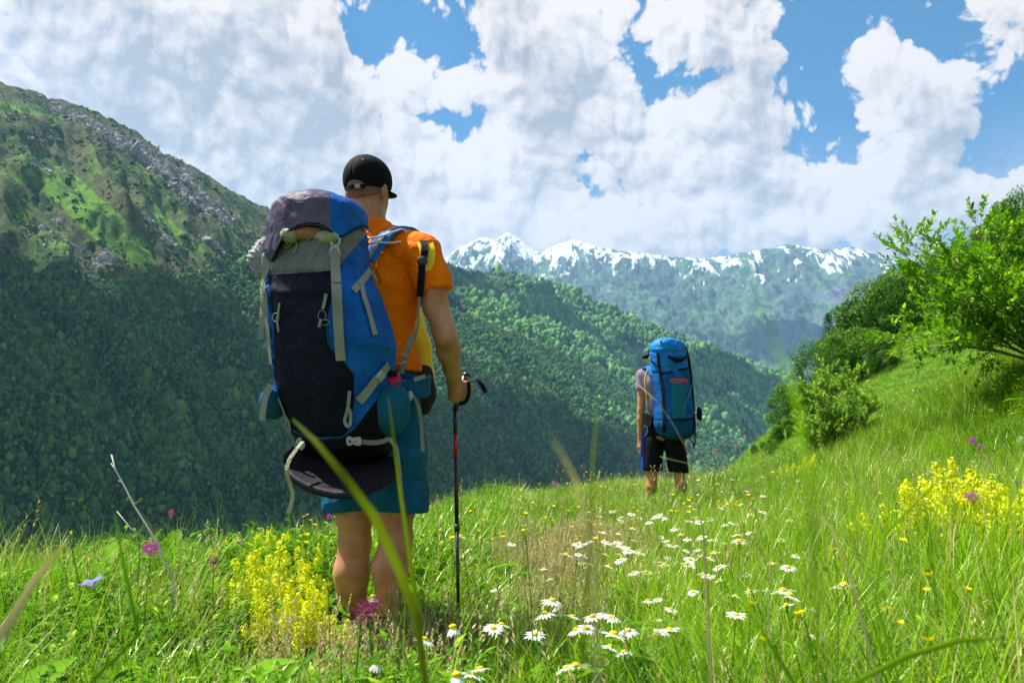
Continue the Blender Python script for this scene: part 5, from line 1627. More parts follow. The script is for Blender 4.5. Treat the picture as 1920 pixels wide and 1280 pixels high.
for sh, el in ((shR, elR), (shL, elL)):     # sleeve ends
    u_ = (el - sh) / np.linalg.norm(el - sh); e = sh + (el - sh) * .47
    cut = (X - e[0]) * u_[0] + (Y - e[1]) * u_[1] + (Z - e[2]) * u_[2]
    side_ = ((X - neck[0]) * Rv[0] + (Y - neck[1]) * Rv[1]) * (1 if sh is shR else -1)
    S_.d = np.where(side_ > 0, np.maximum(S_.d, cut), S_.d)
hh_ = np.clip(.5 + .5 * (TD - S_.d) / .02, 0, 1); S_.d = TD * (1 - hh_) + S_.d * hh_ - .02 * hh_ * (1 - hh_)
S_.d = np.maximum(S_.d, hemz - Z + .006 * np.sin(14 * X + 4))
nk = neck + Uz * .006 + 0 * Fv
S_.d = np.maximum(S_.d, (Z - nk[2]) + .10 * ((X - nk[0]) * Fv[0] + (Y - nk[1]) * Fv[1]))
V, Fq = S_.mesh(); V = relax(V, Fq, 2, .5)
def folds(V, amp, seed, sx=9, sz=3.5, top=None):
    a = (V - V3(man_root)) @ Rv; z = V[:, 2]
    n = fbm(a * sx + 2 * vnoise(z * 3, a * 2, seed), z * sz + a * 3.0, seed, 3, .5, ridged=True)
    c = (pelv + neck) / 2; d = V - np.stack([np.full(len(V), c[0]), np.full(len(V), c[1]), z], 1)
    d /= np.linalg.norm(d, axis=1, keepdims=True) + 1e-9
    m = fbm(a * 5 + z * 7, z * 9 - a * 5, seed + 7, 3, .5)
    return V + d * ((n + .8 * (1 - 2.4 * np.abs(m))) * amp)[:, None]
am = .0105 * (1 - .55 * sstep(V[:, 2], 1.25, 1.5))
V = folds(V, am, 33)
shirt = obj('shirt', mesh_np('shirt', V - V3(man_root), Fq, mOrange), man)

# shorts
S_ = SDF((-.85, 2.75, .45), (-.2, 3.45, 1.12), .0065)
S_.ell(pelv + Uz * .06, (.168, .135, .12), .04, AX); S_.ell(A(712, 712, HD), (.150, .120, .10), .04, AX); S_.ell(pelv - Fv * .03, (.17, .12, .12), .04, AX)
for hip, kn, sg in ((hipR, knR, 1), (hipL, knL, -1)):
    S_.chain([(hip + Uz * .05, .105), (hip * .5 + kn * .5 + Rv * .012 * sg, .098), (kn + Uz * .02 + Rv * .018 * sg, .102)], .03)
X, Y, Z = S_.full()
zR, zL = A(750, 962, HD - .03)[2], A(660, 962, HD + .03)[2]
S_.d = np.maximum(S_.d, zR + .012 * np.sin((X * 9)) + .02 * ((X - pelv[0]) * Rv[0]) - Z)
S_.d = np.maximum(S_.d, Z - A(720, 700, HD)[2] - .02)
V, Fq = S_.mesh(); V = relax(V, Fq, 2, .5); V = folds(V, .010, 57, 6, 4)
shorts = obj('shorts', mesh_np('shorts', V - V3(man_root), Fq, mTeal), man)
g = Geo()
wz = [A(803, 705, HD - .12), A(806, 730, HD - .13)]
# cap
S_ = SDF(head - V3((.18, .2, .1)), head + V3((.2, .26, .2)), .0035, pad=0)
S_.ell(head + Uz * .026 - Fh * .012, (.090, .110, .103), .01, AH)
S_.put(head - .2, head + .2, lambda X, Y, Z: np.sqrt((X - head[0]) ** 2 + (Y - head[1]) ** 2 + (Z - head[2] - .026) ** 2) - .091, .02)
X, Y, Z = S_.full()
lx = (X - head[0]) * Fh[0] + (Y - head[1]) * Fh[1]
S_.d = np.maximum(S_.d, (head[2] - .012 + .16 * lx) - Z)
hole = np.sqrt((((X - head[0]) * Rh[0] + (Y - head[1]) * Rh[1]) / .040) ** 2 + ((Z - head[2] + .018) / .015) ** 2 + ((lx + .11) / .05) ** 2) - 1
S_.d = np.maximum(S_.d, -hole * .02)
V, Fq = S_.mesh(); V = relax(V, Fq, 2, .4)
# six stitched panels: shallow seams
loc = V - head; an_ = np.arctan2(loc @ Rh, loc @ Fh); rad = np.linalg.norm(loc[:, :2], axis=1)
seam = np.abs(((an_ / (math.pi / 3) + .5) % 1) - .5) * rad
V = V - (loc / (np.linalg.norm(loc, axis=1, keepdims=True))) * (.0022 * np.exp(-(seam / .004) ** 2))[:, None]
cap = thing_cap = obj('cap', mesh_np('cap', V - V3(man_root), Fq, mCap), man, label='black baseball cap with a strap at the back')
def child_geo(name, g, mat, parent, root, smooth=True):
    """Geo in world coordinates -> child mesh of an object whose parents sit at root."""
    g.V = [tuple(Vector(v) - Vector(root)) for v in g.V]
    return obj(name, g.mesh(name, mat, smooth), parent)
g = Geo(); g.blob(head + Uz * .131 - Fh * .012, .008, 2, 0, (1, 1, .6)); child_geo('button', g, mCap, cap, man_root)
g = Geo(); vs = []
for i in range(13):
    a = math.radians(-62 + 124 * i / 12)
    for r, dz in ((.082, .0), (.082 + .050 * math.cos(a * 1.2) ** .6, -.012)):
        p = head + Fh * (math.cos(a) * r * 1.1 - .008) + Rh * (math.sin(a) * r) + Uz * (.006 + dz - .02 * abs(math.sin(a)))
        vs += [p, p + Uz * .0035]
fs = []
for i in range(12):
    a = i * 4; fs += [(a, a + 2, a + 6, a + 4), (a + 1, a + 5, a + 7, a + 3), (a + 2, a + 3, a + 7, a + 6), (a, a + 4, a + 5, a + 1)]
g.add(vs, fs); child_geo('brim', g, mCap, cap, man_root)
sp, sn = [], []
for i in range(9):
    a = math.pi + math.radians(-34 + 68 * i / 8); n_ = Fh * math.cos(a) + Rh * math.sin(a)
    sp.append(head + Rh * math.sin(a) * .083 + Fh * (math.cos(a) * .104 - .008) - Uz * .030 - V3(man_root)); sn.append(n_)
ribbon('back_strap', sp, .014, mCap, sn, cap)
g = Geo(); a = math.pi - math.radians(14); n_ = Vector(Fh * math.cos(a) + Rh * math.sin(a)); c_ = Vector(head + Rh * math.sin(a) * .083 + Fh * (math.cos(a) * .104 - .008) - Uz * .030) + n_ * .003
s_ = n_.cross(Vector((0, 0, 1))).normalized()
g.add([c_ - s_ * .011 - Vector((0, 0, .009)), c_ + s_ * .011 - Vector((0, 0, .009)), c_ + s_ * .011 + Vector((0, 0, .009)), c_ - s_ * .011 + Vector((0, 0, .009)), c_ - s_ * .009 - Vector((0, 0, .007)) + n_ * .004, c_ + s_ * .009 - Vector((0, 0, .007)) + n_ * .004, c_ + s_ * .009 + Vector((0, 0, .007)) + n_ * .004, c_ - s_ * .009 + Vector((0, 0, .007)) + n_ * .004],
      [(4, 5, 6, 7), (0, 1, 5, 4), (1, 2, 6, 5), (2, 3, 7, 6), (3, 0, 4, 7)]); child_geo('buckle', g, mBeige, cap, man_root, False)
for sg in (-1, 1):
    g = Geo(); d_ = V3(-Fh) * .80 + Rh * .30 * sg + Uz * .52; d_ /= np.linalg.norm(d_); g.blob(head + Uz * .026 - Fh * .012 + d_ * (.1045), .004, 1, 0); child_geo('eyelet', g, mPlastic, cap, man_root)
# short hair below the cap
S_ = SDF(head - V3((.12, .14, .14)), head + V3((.12, .14, .06)), .004, pad=0)
S_.ell(head + Uz * .010 - Fh * .014, (.0775, .0995, .098), .01, AH)
X, Y, Z = S_.full(); lx = (X - head[0]) * Fh[0] + (Y - head[1]) * Fh[1]; ly = np.abs((X - head[0]) * Rh[0] + (Y - head[1]) * Rh[1])
S_.d = np.maximum(S_.d, (head[2] - .068 + .25 * ly + .3 * np.maximum(lx + .02, 0)) - Z); S_.d = np.maximum(S_.d, lx - .03); S_.d = np.maximum(S_.d, Z - head[2] - .03)
V, Fq = S_.mesh(); V = relax(V, Fq, 1, .4); obj('hair', mesh_np('hair', V - V3(man_root), Fq, mHair), man)
# boots and socks
for an, kn in ((anR, knR), (anL, knL)):
    S_ = SDF(an - V3((.1, .16, .13)), an + V3((.14, .26, .12)), .006, pad=0)
    gnd = gz(an[0], an[1]); zb = gnd + .015
    S_.cone(V3((an[0], an[1], zb + .04)) - Fv * .045, V3((an[0], an[1], zb + .035)) + Fv * .16, .045, .042, .02)
    S_.cone(V3((an[0], an[1], zb + .05)) - Fv * .03, an + Uz * .03 - Fv * .01, .048, .046, .02)
    X, Y, Z = S_.full(); S_.d = np.maximum(S_.d, zb - Z); S_.d = np.maximum(S_.d, Z - an[2] - .05)
    V, Fq = S_.mesh(); V = relax(V, Fq, 1, .5); obj('boot', mesh_np('boot', V - V3(man_root), Fq, mLeather), man)

# ================================================================ trekking pole
pb = at(862, 1135, HD + .06); pb.z = gz(pb.x, pb.y) - .01
pole = thing('trekking_pole', 'black and red trekking pole planted in the grass, held in the right hand', 'trekking pole', pb)
glo, ghi = Vector(grip_lo - gd * .03), Vector(grip_hi + gd * .012)
def lerp(a, b, f): return Vector(a).lerp(Vector(b), f)
def cyl(name, a, b, r1, r2, mat, parent, root, n=14):
    g = Geo(); g.tube([a, b], r1, r2, n); return child_geo(name, g, mat, parent, root)
mRedP, t, b = material('red_shaft', .25, .5); b.inputs['Base Color'].default_value = (.45, .015, .02, 1); b.inputs['Metallic'].default_value = .3
mBlkShaft, t, b = material('black_shaft', .28, .5); b.inputs['Base Color'].default_value = (.012, .010, .011, 1)
cyl('upper_shaft', glo, lerp(glo, pb, .10), .0085, .0085, mBlkShaft, pole, pb)
cyl('red_section', lerp(glo, pb, .10), lerp(glo, pb, .20), .0087, .0087, mRedP, pole, pb)
cyl('lower_shaft', lerp(glo, pb, .20), lerp(glo, pb, .48), .0085, .0085, mBlkShaft, pole, pb)
cyl('clamp', lerp(glo, pb, .47), lerp(glo, pb, .50), .0105, .0105, mBlackP, pole, pb)
cyl('middle_shaft', lerp(glo, pb, .49), lerp(glo, pb, .86), .0072, .0066, mBlkShaft, pole, pb)
cyl('tip', lerp(glo, pb, .85), pb, .0068, .003, mPlastic, pole, pb)
g = Geo(); g.tube([lerp(glo, pb, .915), lerp(glo, pb, .925)], .028, .026, 16); child_geo('basket', g, mBlackP, pole, pb)
g = Geo(); g.tube([glo, lerp(glo, ghi, .2), lerp(glo, ghi, .4), lerp(glo, ghi, .7), ghi], .0125, .0150, 14); g.blob(ghi + Vector(fw) * .004, .019, 2, 0, (1, 1.2, .8)); child_geo('grip', g, mBlackP, pole, pb)
sp = [ghi + Vector((0, 0, .002)), at(880, 712, HD + .10), at(893, 712, HD + .09), at(903, 722, HD + .085), at(911, 736, HD + .085)]
ribbon('wrist_strap', [p - pb for p in sp], [.010, .012, .016, .020, .018], mBlackF, [(0, -.6, .8)] * 5, pole)
sp = [at(878, 716, HD + .09), at(879, 735, HD + .075), at(873, 752, HD + .08), at(862, 757, HD + .10)]
ribbon('wrist_loop', [p - pb for p in sp], .016, mBlackF, [(.5, -.9, 0)] * 4, pole)

# ================================================================ backpacks
def solve_sections(secs, yc, th, n=3.0, ctr=None):
    """secs: (py, px_left, px_right, half depth). Finds centre and half width of each section of a pack turned by th."""
    R2, N2 = V3((math.cos(th), -math.sin(th), 0)), V3((-math.sin(th), -math.cos(th), 0))
    ph = np.linspace(0, 2 * np.pi, 120)
    ca, sa = np.cos(ph), np.sin(ph)
    ex = np.sign(ca) * np.abs(ca) ** (2 / n); ey = np.sign(sa) * np.abs(sa) ** (2 / n)
    out = []
    for (py, L, R, d, *rest) in secs:
        y = yc + (rest[0] if rest else 0)
        z = at(960, py, y).z
        cx = at((L + R) / 2, py, y).x; w = (R - L) / F * y * .4
        for _ in range(25):
            P = np.stack([cx + R2[0] * w * ex + N2[0] * d * ey, y + R2[1] * w * ex + N2[1] * d * ey, np.full(120, z)], 1)
            x, _y = px_of(P)
            cx += ((L + R) / 2 - (x.min() + x.max()) / 2) / F * y
            w += ((R - L) - (x.max() - x.min())) / F * y * .5
        out.append((z, cx, y, w, d))
    return np.array(sorted(out)), R2, N2

def pack_sdf(secs, R2, N2, h, n=3.0, cap=.05, zlo=None, zhi=None):
    z0, z1 = (secs[0, 0] if zlo is None else zlo), (secs[-1, 0] if zhi is None else zhi)
    m = secs[:, 3].max() + secs[:, 4].max()
    lo = V3((secs[:, 1].min() - m, secs[:, 2].min() - m, z0 - .02)); hi = V3((secs[:, 1].max() + m, secs[:, 2].max() + m, z1 + .02))
    S = SDF(lo, hi, h)
    X, Y, Z = S.full(); zz = S.ax[2]
    g_ = [np.interp(zz, secs[:, 0], secs[:, k]) for k in range(1, 5)]
    for _ in range(3): g_ = [np.convolve(np.pad(q, 3, 'edge'), np.ones(7) / 7, 'valid') for q in g_]
    cx, cy_, w, d = [q[None, None, :] for q in g_]
    a = (X - cx) * R2[0] + (Y - cy_) * R2[1]; b_ = (X - cx) * N2[0] + (Y - cy_) * N2[1]
    r = ((np.abs(a) / w) ** n + (np.abs(b_) / d) ** n) ** (1 / n)
    side = (r - 1) * np.minimum(w, d) * .9
    ez = np.maximum(zz - (z1 - cap), 0) + np.maximum((z0 + cap) - zz, 0)
    q1 = side + cap
    S.d = (np.sqrt(np.maximum(q1, 0) ** 2 + ez[None, None, :] ** 2) + np.minimum(q1, 0) * (ez[None, None, :] <= 0) - cap).astype(np.float32)
    return S

def bvh_of(*data):
    vs, fs, k = [], [], 0
    for V, Fq in data:
        vs += [tuple(v) for v in V]; fs += [tuple(int(i) + k for i in f) for f in Fq]; k += len(V)
    return BVHTree.FromPolygons(vs, fs)
def cast(bv, px, py, off=.003, dflt=None):
    o = Vector((0, 0, CAMZ)); d = (at(px, py, 1.0) - o).normalized()
    p, n_, _, _ = bv.ray_cast(o, d)
    if p is None: return None
    if n_.dot(d) > 0: n_ = -n_
    return p + n_ * off, n_
def strap_on(name, bv, pix, w, mat, root, parent, off=.003, dD=None, label=None):
    """Webbing laid on the surface under the given picture points; where nothing lies under them it hangs free."""
    pts, ns = [], []; last = None
    for (px, py) in pix:
        r = cast(bv, px, py, off)
        if r is None: pts.append((px, py, None)); ns.append(None)
        else: pts.append(r[0]); ns.append(r[1]); last = r[0].y
    ys = [p.y for p in pts if isinstance(p, Vector)]
    for i, p in enumerate(pts):
        if not isinstance(p, Vector):
            near = min((j for j in range(len(pts)) if isinstance(pts[j], Vector)), key=lambda j: abs(j - i), default=None)
            y = pts[near].y if near is not None else (dD or Vector(root).y - .18)
            pts[i] = at(p[0], p[1], y - .004); ns[i] = Vector((0, -1, .1))
    root = Vector(root)
    return ribbon(name, [p - root for p in pts], w, mat, ns, parent, label=label)
def cord(name, pts, r, mat, root, parent, n=6):
    g = Geo(); P = [Vector(p) for p in pts]; out = []
    for i in range(len(P) - 1):
        p0, p1, p2, p3 = P[max(i - 1, 0)], P[i], P[i + 1], P[min(i + 2, len(P) - 1)]
        for k in range(5):
            t_ = k / 5; out.append(.5 * ((2 * p1) + (p2 - p0) * t_ + (2 * p0 - 5 * p1 + 4 * p2 - p3) * t_ ** 2 + (3 * p1 - p0 - 3 * p2 + p3) * t_ ** 3))
    out.append(P[-1]); g.tube(out, r, r, n); return child_geo(name, g, mat, parent, root)
def buckle(bv, px, py, w, h, mat, root, parent, ang=0.0, off=.008):
    """Side-release buckle: two prongs meeting in a waist, with crossbars."""
    r = cast(bv, px, py, off); c, n_ = r if r else (at(px, py, 2.6), Vector((0, -1, 0)))
    up = Vector((0, 0, 1)); up = (up - n_ * up.dot(n_)).normalized(); up = Matrix.Rotation(ang, 3, n_) @ up; s = up.cross(n_).normalized()
    g = Geo()
    def bar(a, b_, t1):
        d = (b_ - a).normalized(); q = d.cross(n_).normalized() * t1; k = n_ * .004
        g.add([a - q - k, a + q - k, a + q + k, a - q + k, b_ - q - k, b_ + q - k, b_ + q + k, b_ - q + k], [(0, 1, 2, 3), (7, 6, 5, 4), (0, 4, 5, 1), (1, 5, 6, 2), (2, 6, 7, 3), (3, 7, 4, 0)])
    P_ = lambda a, b_: c + s * a * w + up * b_ * h
    bar(P_(-.5, .48), P_(.5, .48), .0035); bar(P_(-.5, -.46), P_(.5, -.46), .0045); bar(P_(-.5, -.30), P_(.5, -.30), .003)
    for sg in (-1, 1):
        bar(P_(.46 * sg, .5), P_(.42 * sg, .25), .004); bar(P_(.42 * sg, .27), P_(.20 * sg, .02), .004); bar(P_(.20 * sg, .05), P_(.44 * sg, -.22), .004); bar(P_(.44 * sg, -.2), P_(.46 * sg, -.48), .004)
    bar(P_(-.2, .03), P_(.2, .03), .006)
    return child_geo('buckle', g, mat, parent, root, False)

TP = math.radians(27)
YC = 2.80
SEC = [(415, 510, 684, .135, .02), (440, 503, 689, .14, .02), (480, 500, 692, .145, .015), (520, 496, 700, .15, .01), (560, 496, 716, .155, 0), (600, 497, 733, .16, 0), (640, 502, 745, .16, 0),
       (680, 508, 743, .155, .01), (720, 512, 738, .15, .02), (760, 524, 741, .14, .03), (800, 542, 744, .13, .04), (835, 556, 742, .12, .05), (862, 566, 736, .11, .06)]
secs, R2, N2 = solve_sections(SEC, YC, TP)
S_ = pack_sdf(secs, R2, N2, .0065, 3.0, .05)
V, Fq = S_.mesh(); V = relax(V, Fq, 2, .5)
proot = Vector((float(secs[0, 1]), float(secs[0, 2]), float(secs[0, 0]) - .02))
a_ = (V - V3(proot)) @ R2; z_ = V[:, 2]
cen = np.stack([np.interp(z_, secs[:, 0], secs[:, 1]), np.interp(z_, secs[:, 0], secs[:, 2]), z_], 1)
dr = V - cen; dr /= np.linalg.norm(dr, axis=1, keepdims=True) + 1e-9
x_, y_ = px_of(V)
wr = .010 * fbm(a_ * 7 + 3, z_ * 13 + a_ * 6, 71, 4, .55) + .004 * fbm(a_ * 30, z_ * 12, 72, 3) * (y_ < 520)
wr = wr - .010 * np.exp(-((y_ - 512) / 5.0) ** 2) * (x_ < 632) + .006 * np.exp(-((y_ - 545) / 10.0) ** 2) * (x_ < 640) - .007 * np.exp(-((y_ - 818 - .00 * x_) / 4.0) ** 2)
wr = wr + .010 * fbm(a_ * 14 + 4 * z_, z_ * 30, 77, 3) * np.exp(-((y_ - 455) / 22.0) ** 2)
V = V + dr * wr[:, None]
PV, PF = V, Fq
pk = thing('backpack', 'huge navy and blue trekking backpack with grey straps on the near hiker', 'backpack', proot)
def border_r(py): return np.interp(py, [430, 505, 530, 560, 600, 640, 655, 678, 701, 757, 800, 830], [640, 640, 634, 622, 613, 616, 624, 647, 664, 664, 655, 640])
def border_l(py): return np.interp(py, [500, 560, 625, 708, 783, 830], [503, 506, 514, 513, 536, 560])
def f_collar(V):                                   # > 0: grey extension collar
    x, y = px_of(V); line = np.interp(x, [480, 505, 620, 640, 676, 700], [516, 515, 508, 494, 452, 425]); return (line - y) * .002
def f_low(V):                                      # > 0: black bottom compartment
    x, y = px_of(V); line = np.interp(x, [520, 560, 590, 640, 668, 690, 712, 730, 760], [790, 812, 822, 820, 800, 770, 742, 715, 690]); return (y - line) * .002
def f_navy(V):
    x, y = px_of(V); return np.minimum(border_r(y) - x, x - border_l(y)) * .002
faces = np.ones(len(PF), bool)
PV, sd = split_mesh(PV, PF, f_collar)
col_f = sd; PV, sd = split_mesh(PV, PF, f_low); low_f = sd & ~col_f
PV, sd = split_mesh(PV, PF, f_navy); nav_f = sd & ~col_f & ~low_f
PVl = PV - V3(proot)
obj('collar', sub_mesh('collar', PVl, PF[col_f], mGreyN), pk, label='grey gathered collar under the lid')
obj('bottom_compartment', sub_mesh('bottom_compartment', PVl, PF[low_f], mBlackF), pk)
obj('front_panel', sub_mesh('front_panel', PVl, PF[nav_f], mNavy), pk)
obj('side_panel', sub_mesh('side_panel', PVl, PF[~col_f & ~low_f & ~nav_f], mBlueN), pk)

# lid
LSEC = [(352, 560, 668, .12, .0), (370, 528, 682, .150, .0), (395, 503, 692, .165, .0), (430, 497, 695, .165, .0), (470, 495, 694, .160, .0), (515, 494, 692, .155, .0)]
ls, _, _ = solve_sections([(a, b, c, d, e) for a, b, c, d, e in LSEC], YC, TP)
S_ = pack_sdf(ls, R2, N2, .006, 2.6, .07, zhi=at(640, 356, YC - .05).z)
X, Y, Z = S_.full()
# tilt of the top: falls to the left, as the stuffed lid does
cxm = float(ls[2, 1]); aa = (X - cxm) * R2[0] + (Y - YC) * R2[1]; bb = (X - cxm) * N2[0] + (Y - YC) * N2[1]
ztop = at(640, 358, YC).z
top_z = ztop - .9 * np.maximum(-aa + .01, 0) ** 1.6 - 1.8 * np.maximum(aa - .03, 0) ** 1.6 - .8 * np.maximum(bb, 0) ** 1.7
kk = .02; hq = np.clip(.5 - .5 * ((Z - top_z) * .9 - S_.d) / kk, 0, 1); S_.d = ((Z - top_z) * .9) * (1 - hq) + S_.d * hq + kk * hq * (1 - hq)
V, Fq = S_.mesh(); V = relax(V, Fq, 2, .5)
# open its underside along the scalloped hem
x_, y_ = px_of(V)
def hem_y(x): return np.interp(x, [490, 498, 506, 516, 530, 545, 560, 580, 600, 615, 628, 640, 652, 668, 680, 690, 700], [512, 508, 500, 480, 450, 433, 425, 421, 423, 432, 444, 446, 440, 430, 426, 430, 470])
def f_keep(V):
    x, y = px_of(V); return (hem_y(x) - y) * .002
V, keep = split_mesh(V, Fq, f_keep)
a_ = (V - V3(proot)) @ R2; z_ = V[:, 2]; b_ = (V - V3(proot)) @ N2
cen = V3((cxm, YC, ztop - .12)); dr = V - cen; dr /= np.linalg.norm(dr, axis=1, keepdims=True)
V = V + dr * (.008 * fbm(a_ * 7 + z_ * 4, b_ * 5 + z_ * 9, 81, 4, .5, ridged=True) * .6 + .005 * fbm(a_ * 18, z_ * 8 + b_ * 8, 82, 3))[:, None]
def f_purple(V):
    x, y = px_of(V); return np.minimum(619 + (y - 370) * .03 - x, x - 500 + (y < 470) * 50) * .002
V, sd = split_mesh(V, Fq, f_purple)
Vl = V - V3(proot)
lid = obj('lid', sub_mesh('lid', Vl, Fq[keep & sd], mPurpleG), pk, label='purple grey top lid bulging over the pack')
obj('lid_side', sub_mesh('lid_side', Vl, Fq[keep & ~sd], mBlueN), pk, label='blue right part of the lid')
LV, LF = V, Fq[keep]
bv = bvh_of((PV, PF), (LV, LF)); bvp = bvh_of((PV, PF))
# hem piping of the lid
pts = []
for x in np.linspace(500, 690, 40):
    r = cast(bvh_of((LV, LF)) if x == 500 else _lb, x, float(hem_y(x)) - 3, .001) if x != 500 else None
    if x == 500: _lb = bvh_of((LV, LF)); r = cast(_lb, x, float(hem_y(x)) - 3, .001)
    if r: pts.append(r[0])
cord('piping', pts, .0026, mBlackF, proot, lid)
# stuffed things showing in the open collar
g = Geo(); c = at(545, 440, YC - .13); g.blob(c, .036, 3, 0, (1, .7, .8), None, .05); child_geo('stuffed_bag', g, mOlive, pk, proot)
g = Geo(); c = at(578, 437, YC - .135); g.blob(c, .045, 3, 0, (1.2, .6, .62), None, .05); child_geo('stuffed_cloth', g, mTerra, pk, proot)
g = Geo(); c = at(612, 445, YC - .145); g.blob(c, .034, 3, 0, (1.3, .6, .7), None, .05); child_geo('stuffed_bag', g, mOlive, pk, proot)
# gathered hem and draw cord
pts = [cast(bvp, x, 447 + 3 * math.sin(x * .5) + (x - 575) * -.01, .006) for x in np.linspace(532, 616, 30)]
cord('gathered_hem', [p[0] for p in pts if p], .0055, mGreyN, proot, pk)
pts = [cast(bvp, x, y, .008) for x, y in ((537, 440), (531, 446), (534, 462), (541, 466), (556, 452), (558, 468), (552, 474))]
cord('draw_cord', [p[0] for p in pts if p], .0026, mWeb, proot, pk)
g = Geo(); r = cast(bvp, 540, 455, .010); g.blob(r[0], .009, 2, 0, (.8, .8, 1.3)); child_geo('cord_lock', g, mPlastic, pk, proot)

W = [.032, .034]
strap_on('strap', bvp, [(627, 452), (627, 480), (628, 510), (631, 545), (633, 580), (636, 620), (638, 650), (640, 676)], .033, mWeb, proot, pk, .005)
strap_on('strap_end', bvp, [(628, 484), (629, 505), (631, 532)], .031, mWeb, proot, pk, .009)
strap_on('strap', bvp, [(499, 482), (498, 505), (498, 530), (501, 560), (503, 600), (507, 640), (511, 682)], .024, mWeb, proot, pk, .005)
strap_on('strap_end', bvp, [(497, 512), (496, 540), (495, 575), (500, 590)], .020, mWeb, proot, pk, .009)
buckle(bv, 627, 464, .034, .062, mPlastic, proot, pk); buckle(bv, 499, 492, .030, .058, mPlastic, proot, pk)
strap_on('compression_strap', bvp, [(692, 506), (684, 520), (672, 534), (662, 546)], .024, mWeb, proot, pk, .004)
strap_on('compression_strap', bvp, [(674, 530), (679, 555), (687, 580), (694, 605), (700, 628)], .021, mWeb, proot, pk, .008)
strap_on('compression_strap', bvp, [(694, 505), (699, 513), (702, 530)], .012, mWeb, proot, pk, .012)
strap_on('compression_strap', bvp, [(724, 684), (712, 700), (700, 714), (690, 728), (680, 742), (672, 752)], .030, mWeb, proot, pk, .010)
buckle(bvp, 708, 704, .03, .022, mPlastic, proot, pk, .9, .014)
strap_on('zip_pull', bvp, [(656, 732), (654, 752), (652, 768), (648, 786), (652, 798), (658, 792), (658, 774), (655, 764)], .011, mWeb, proot, pk, .006)
strap_on('zip_pull', bvp, [(525, 745), (532, 762), (538, 780), (540, 798), (546, 806), (545, 792), (538, 778)], .011, mWeb, proot, pk, .006)
strap_on('side_strap', bvp, [(497, 572), (492, 600), (488, 636)], .020, mWeb, proot, pk, .010)
strap_on('side_strap', bvp, [(508, 720), (499, 742), (494, 764), (491, 788)], .020, mWeb, proot, pk, .012)
def loop(cx, cy_, rx, ry, off=.008, n=10, bvx=None):
    return [cast(bvx or bvp, cx + rx * math.cos(a), cy_ + ry * math.sin(a), off) for a in np.linspace(0, 2 * math.pi, n)]
for cx, cy_, rx, ry in ((606, 592, 7, 9), (612, 604, 9, 5), (521, 595, 6, 8)):
    q = [p[0] for p in loop(cx, cy_, rx, ry) if p]
    if len(q) > 4: cord('zip_cord', q, .0016, mWeb, proot, pk)
strap_on('zip_tab', bvp, [(613, 550), (611, 565), (608, 580)], .011, mWeb, proot, pk, .008)
strap_on('zip_tab', bvp, [(606, 598), (603, 606), (602, 615)], .010, mWeb, proot, pk, .010)
strap_on('zip_tab', bvp, [(527, 570), (525, 590), (523, 600), (526, 622)], .008, mWeb, proot, pk, .008)
# blue piping round the front panel
for nm, xs in (('piping', [(float(border_r(y)), y) for y in np.linspace(600, 700, 16)]), ('piping', [(x, float(np.interp(x, [520, 560, 590, 640, 668], [790, 812, 822, 820, 800]))) for x in np.linspace(528, 666, 20)])):
    q = [cast(bvp, x, y, .002) for x, y in xs]; cord(nm, [p[0] for p in q if p], .0030 if nm else .002, mTeal, proot, pk)
# side pocket with red cloth
pc = at(733, 765, YC - .02); S_ = SDF(V3(pc) - .14, V3(pc) + .14, .005, pad=0)
AP = np.stack([R2, -N2, Uz])
S_.ell(V3(pc), (.058, .085, .100), .01, AP); X, Y, Z = S_.full()
S_.d = np.maximum(S_.d, Z - at(735, 728, YC).z - .25 * ((X - pc.x)))
V, Fq = S_.mesh(); V = relax(V, Fq, 2, .5); obj('side_pocket', mesh_np('side_pocket', V - V3(proot), Fq, mMesh), pk)
q = [at(703, 731, YC - .09), at(718, 727, YC - .115), at(735, 722, YC - .11), at(752, 715, YC - .07), at(762, 714, YC - .02)]; cord('pocket_hem', q, .004, mTeal, proot, pk)
g = Geo(); g.blob(at(738, 714, YC - .03), .034, 3, 0, (.8, .8, 1.05), None, .06); child_geo('red_cloth', g, mRed, pk, proot)
g = Geo(); g.tube([at(737, 695, YC - .05), at(735, 705, YC - .05)], .016, .016, 12); child_geo('cloth_collar', g, mBlackF, pk, proot)
# left mesh pocket
pc = at(512, 756, YC + .02); S_ = SDF(V3(pc) - .12, V3(pc) + .12, .006, pad=0); S_.ell(V3(pc), (.036, .06, .058), .01, AP)
V, Fq = S_.mesh(); obj('mesh_pocket', mesh_np('mesh_pocket', V - V3(proot), Fq, mMesh), pk)
q = [at(488, 752, YC), at(492, 738, YC - .01), at(505, 730, YC - .03), at(520, 735, YC - .04)]; cord('pocket_hem', q, .005, mBlueN, proot, pk)
# rolled pale cloth on the left side
S_ = SDF(V3(at(492, 482, YC)) - .14, V3(at(492, 482, YC)) + .14, .005, pad=0)
S_.chain([(V3(at(496, 462, YC + .02)), .032), (V3(at(489, 485, YC + .02)), .043), (V3(at(494, 508, YC + .02)), .034)], .02)
V, Fq = S_.mesh(); V = relax(V, Fq, 1, .5); c = V3(at(491, 484, YC + .02)); dr = V - c; dr /= np.linalg.norm(dr, axis=1, keepdims=True)
V = V + dr * (.0032 * np.sin((V[:, 2] * 1.0 + V[:, 0] * .8) * 300 + 3 * vnoise(V[:, 0] * 30, V[:, 2] * 20, 4)))[:, None]
obj('rolled_cloth', mesh_np('rolled_cloth', V - V3(proot), Fq, mWhiteN), pk, label='pale wrinkled cloth tucked in at the left side')
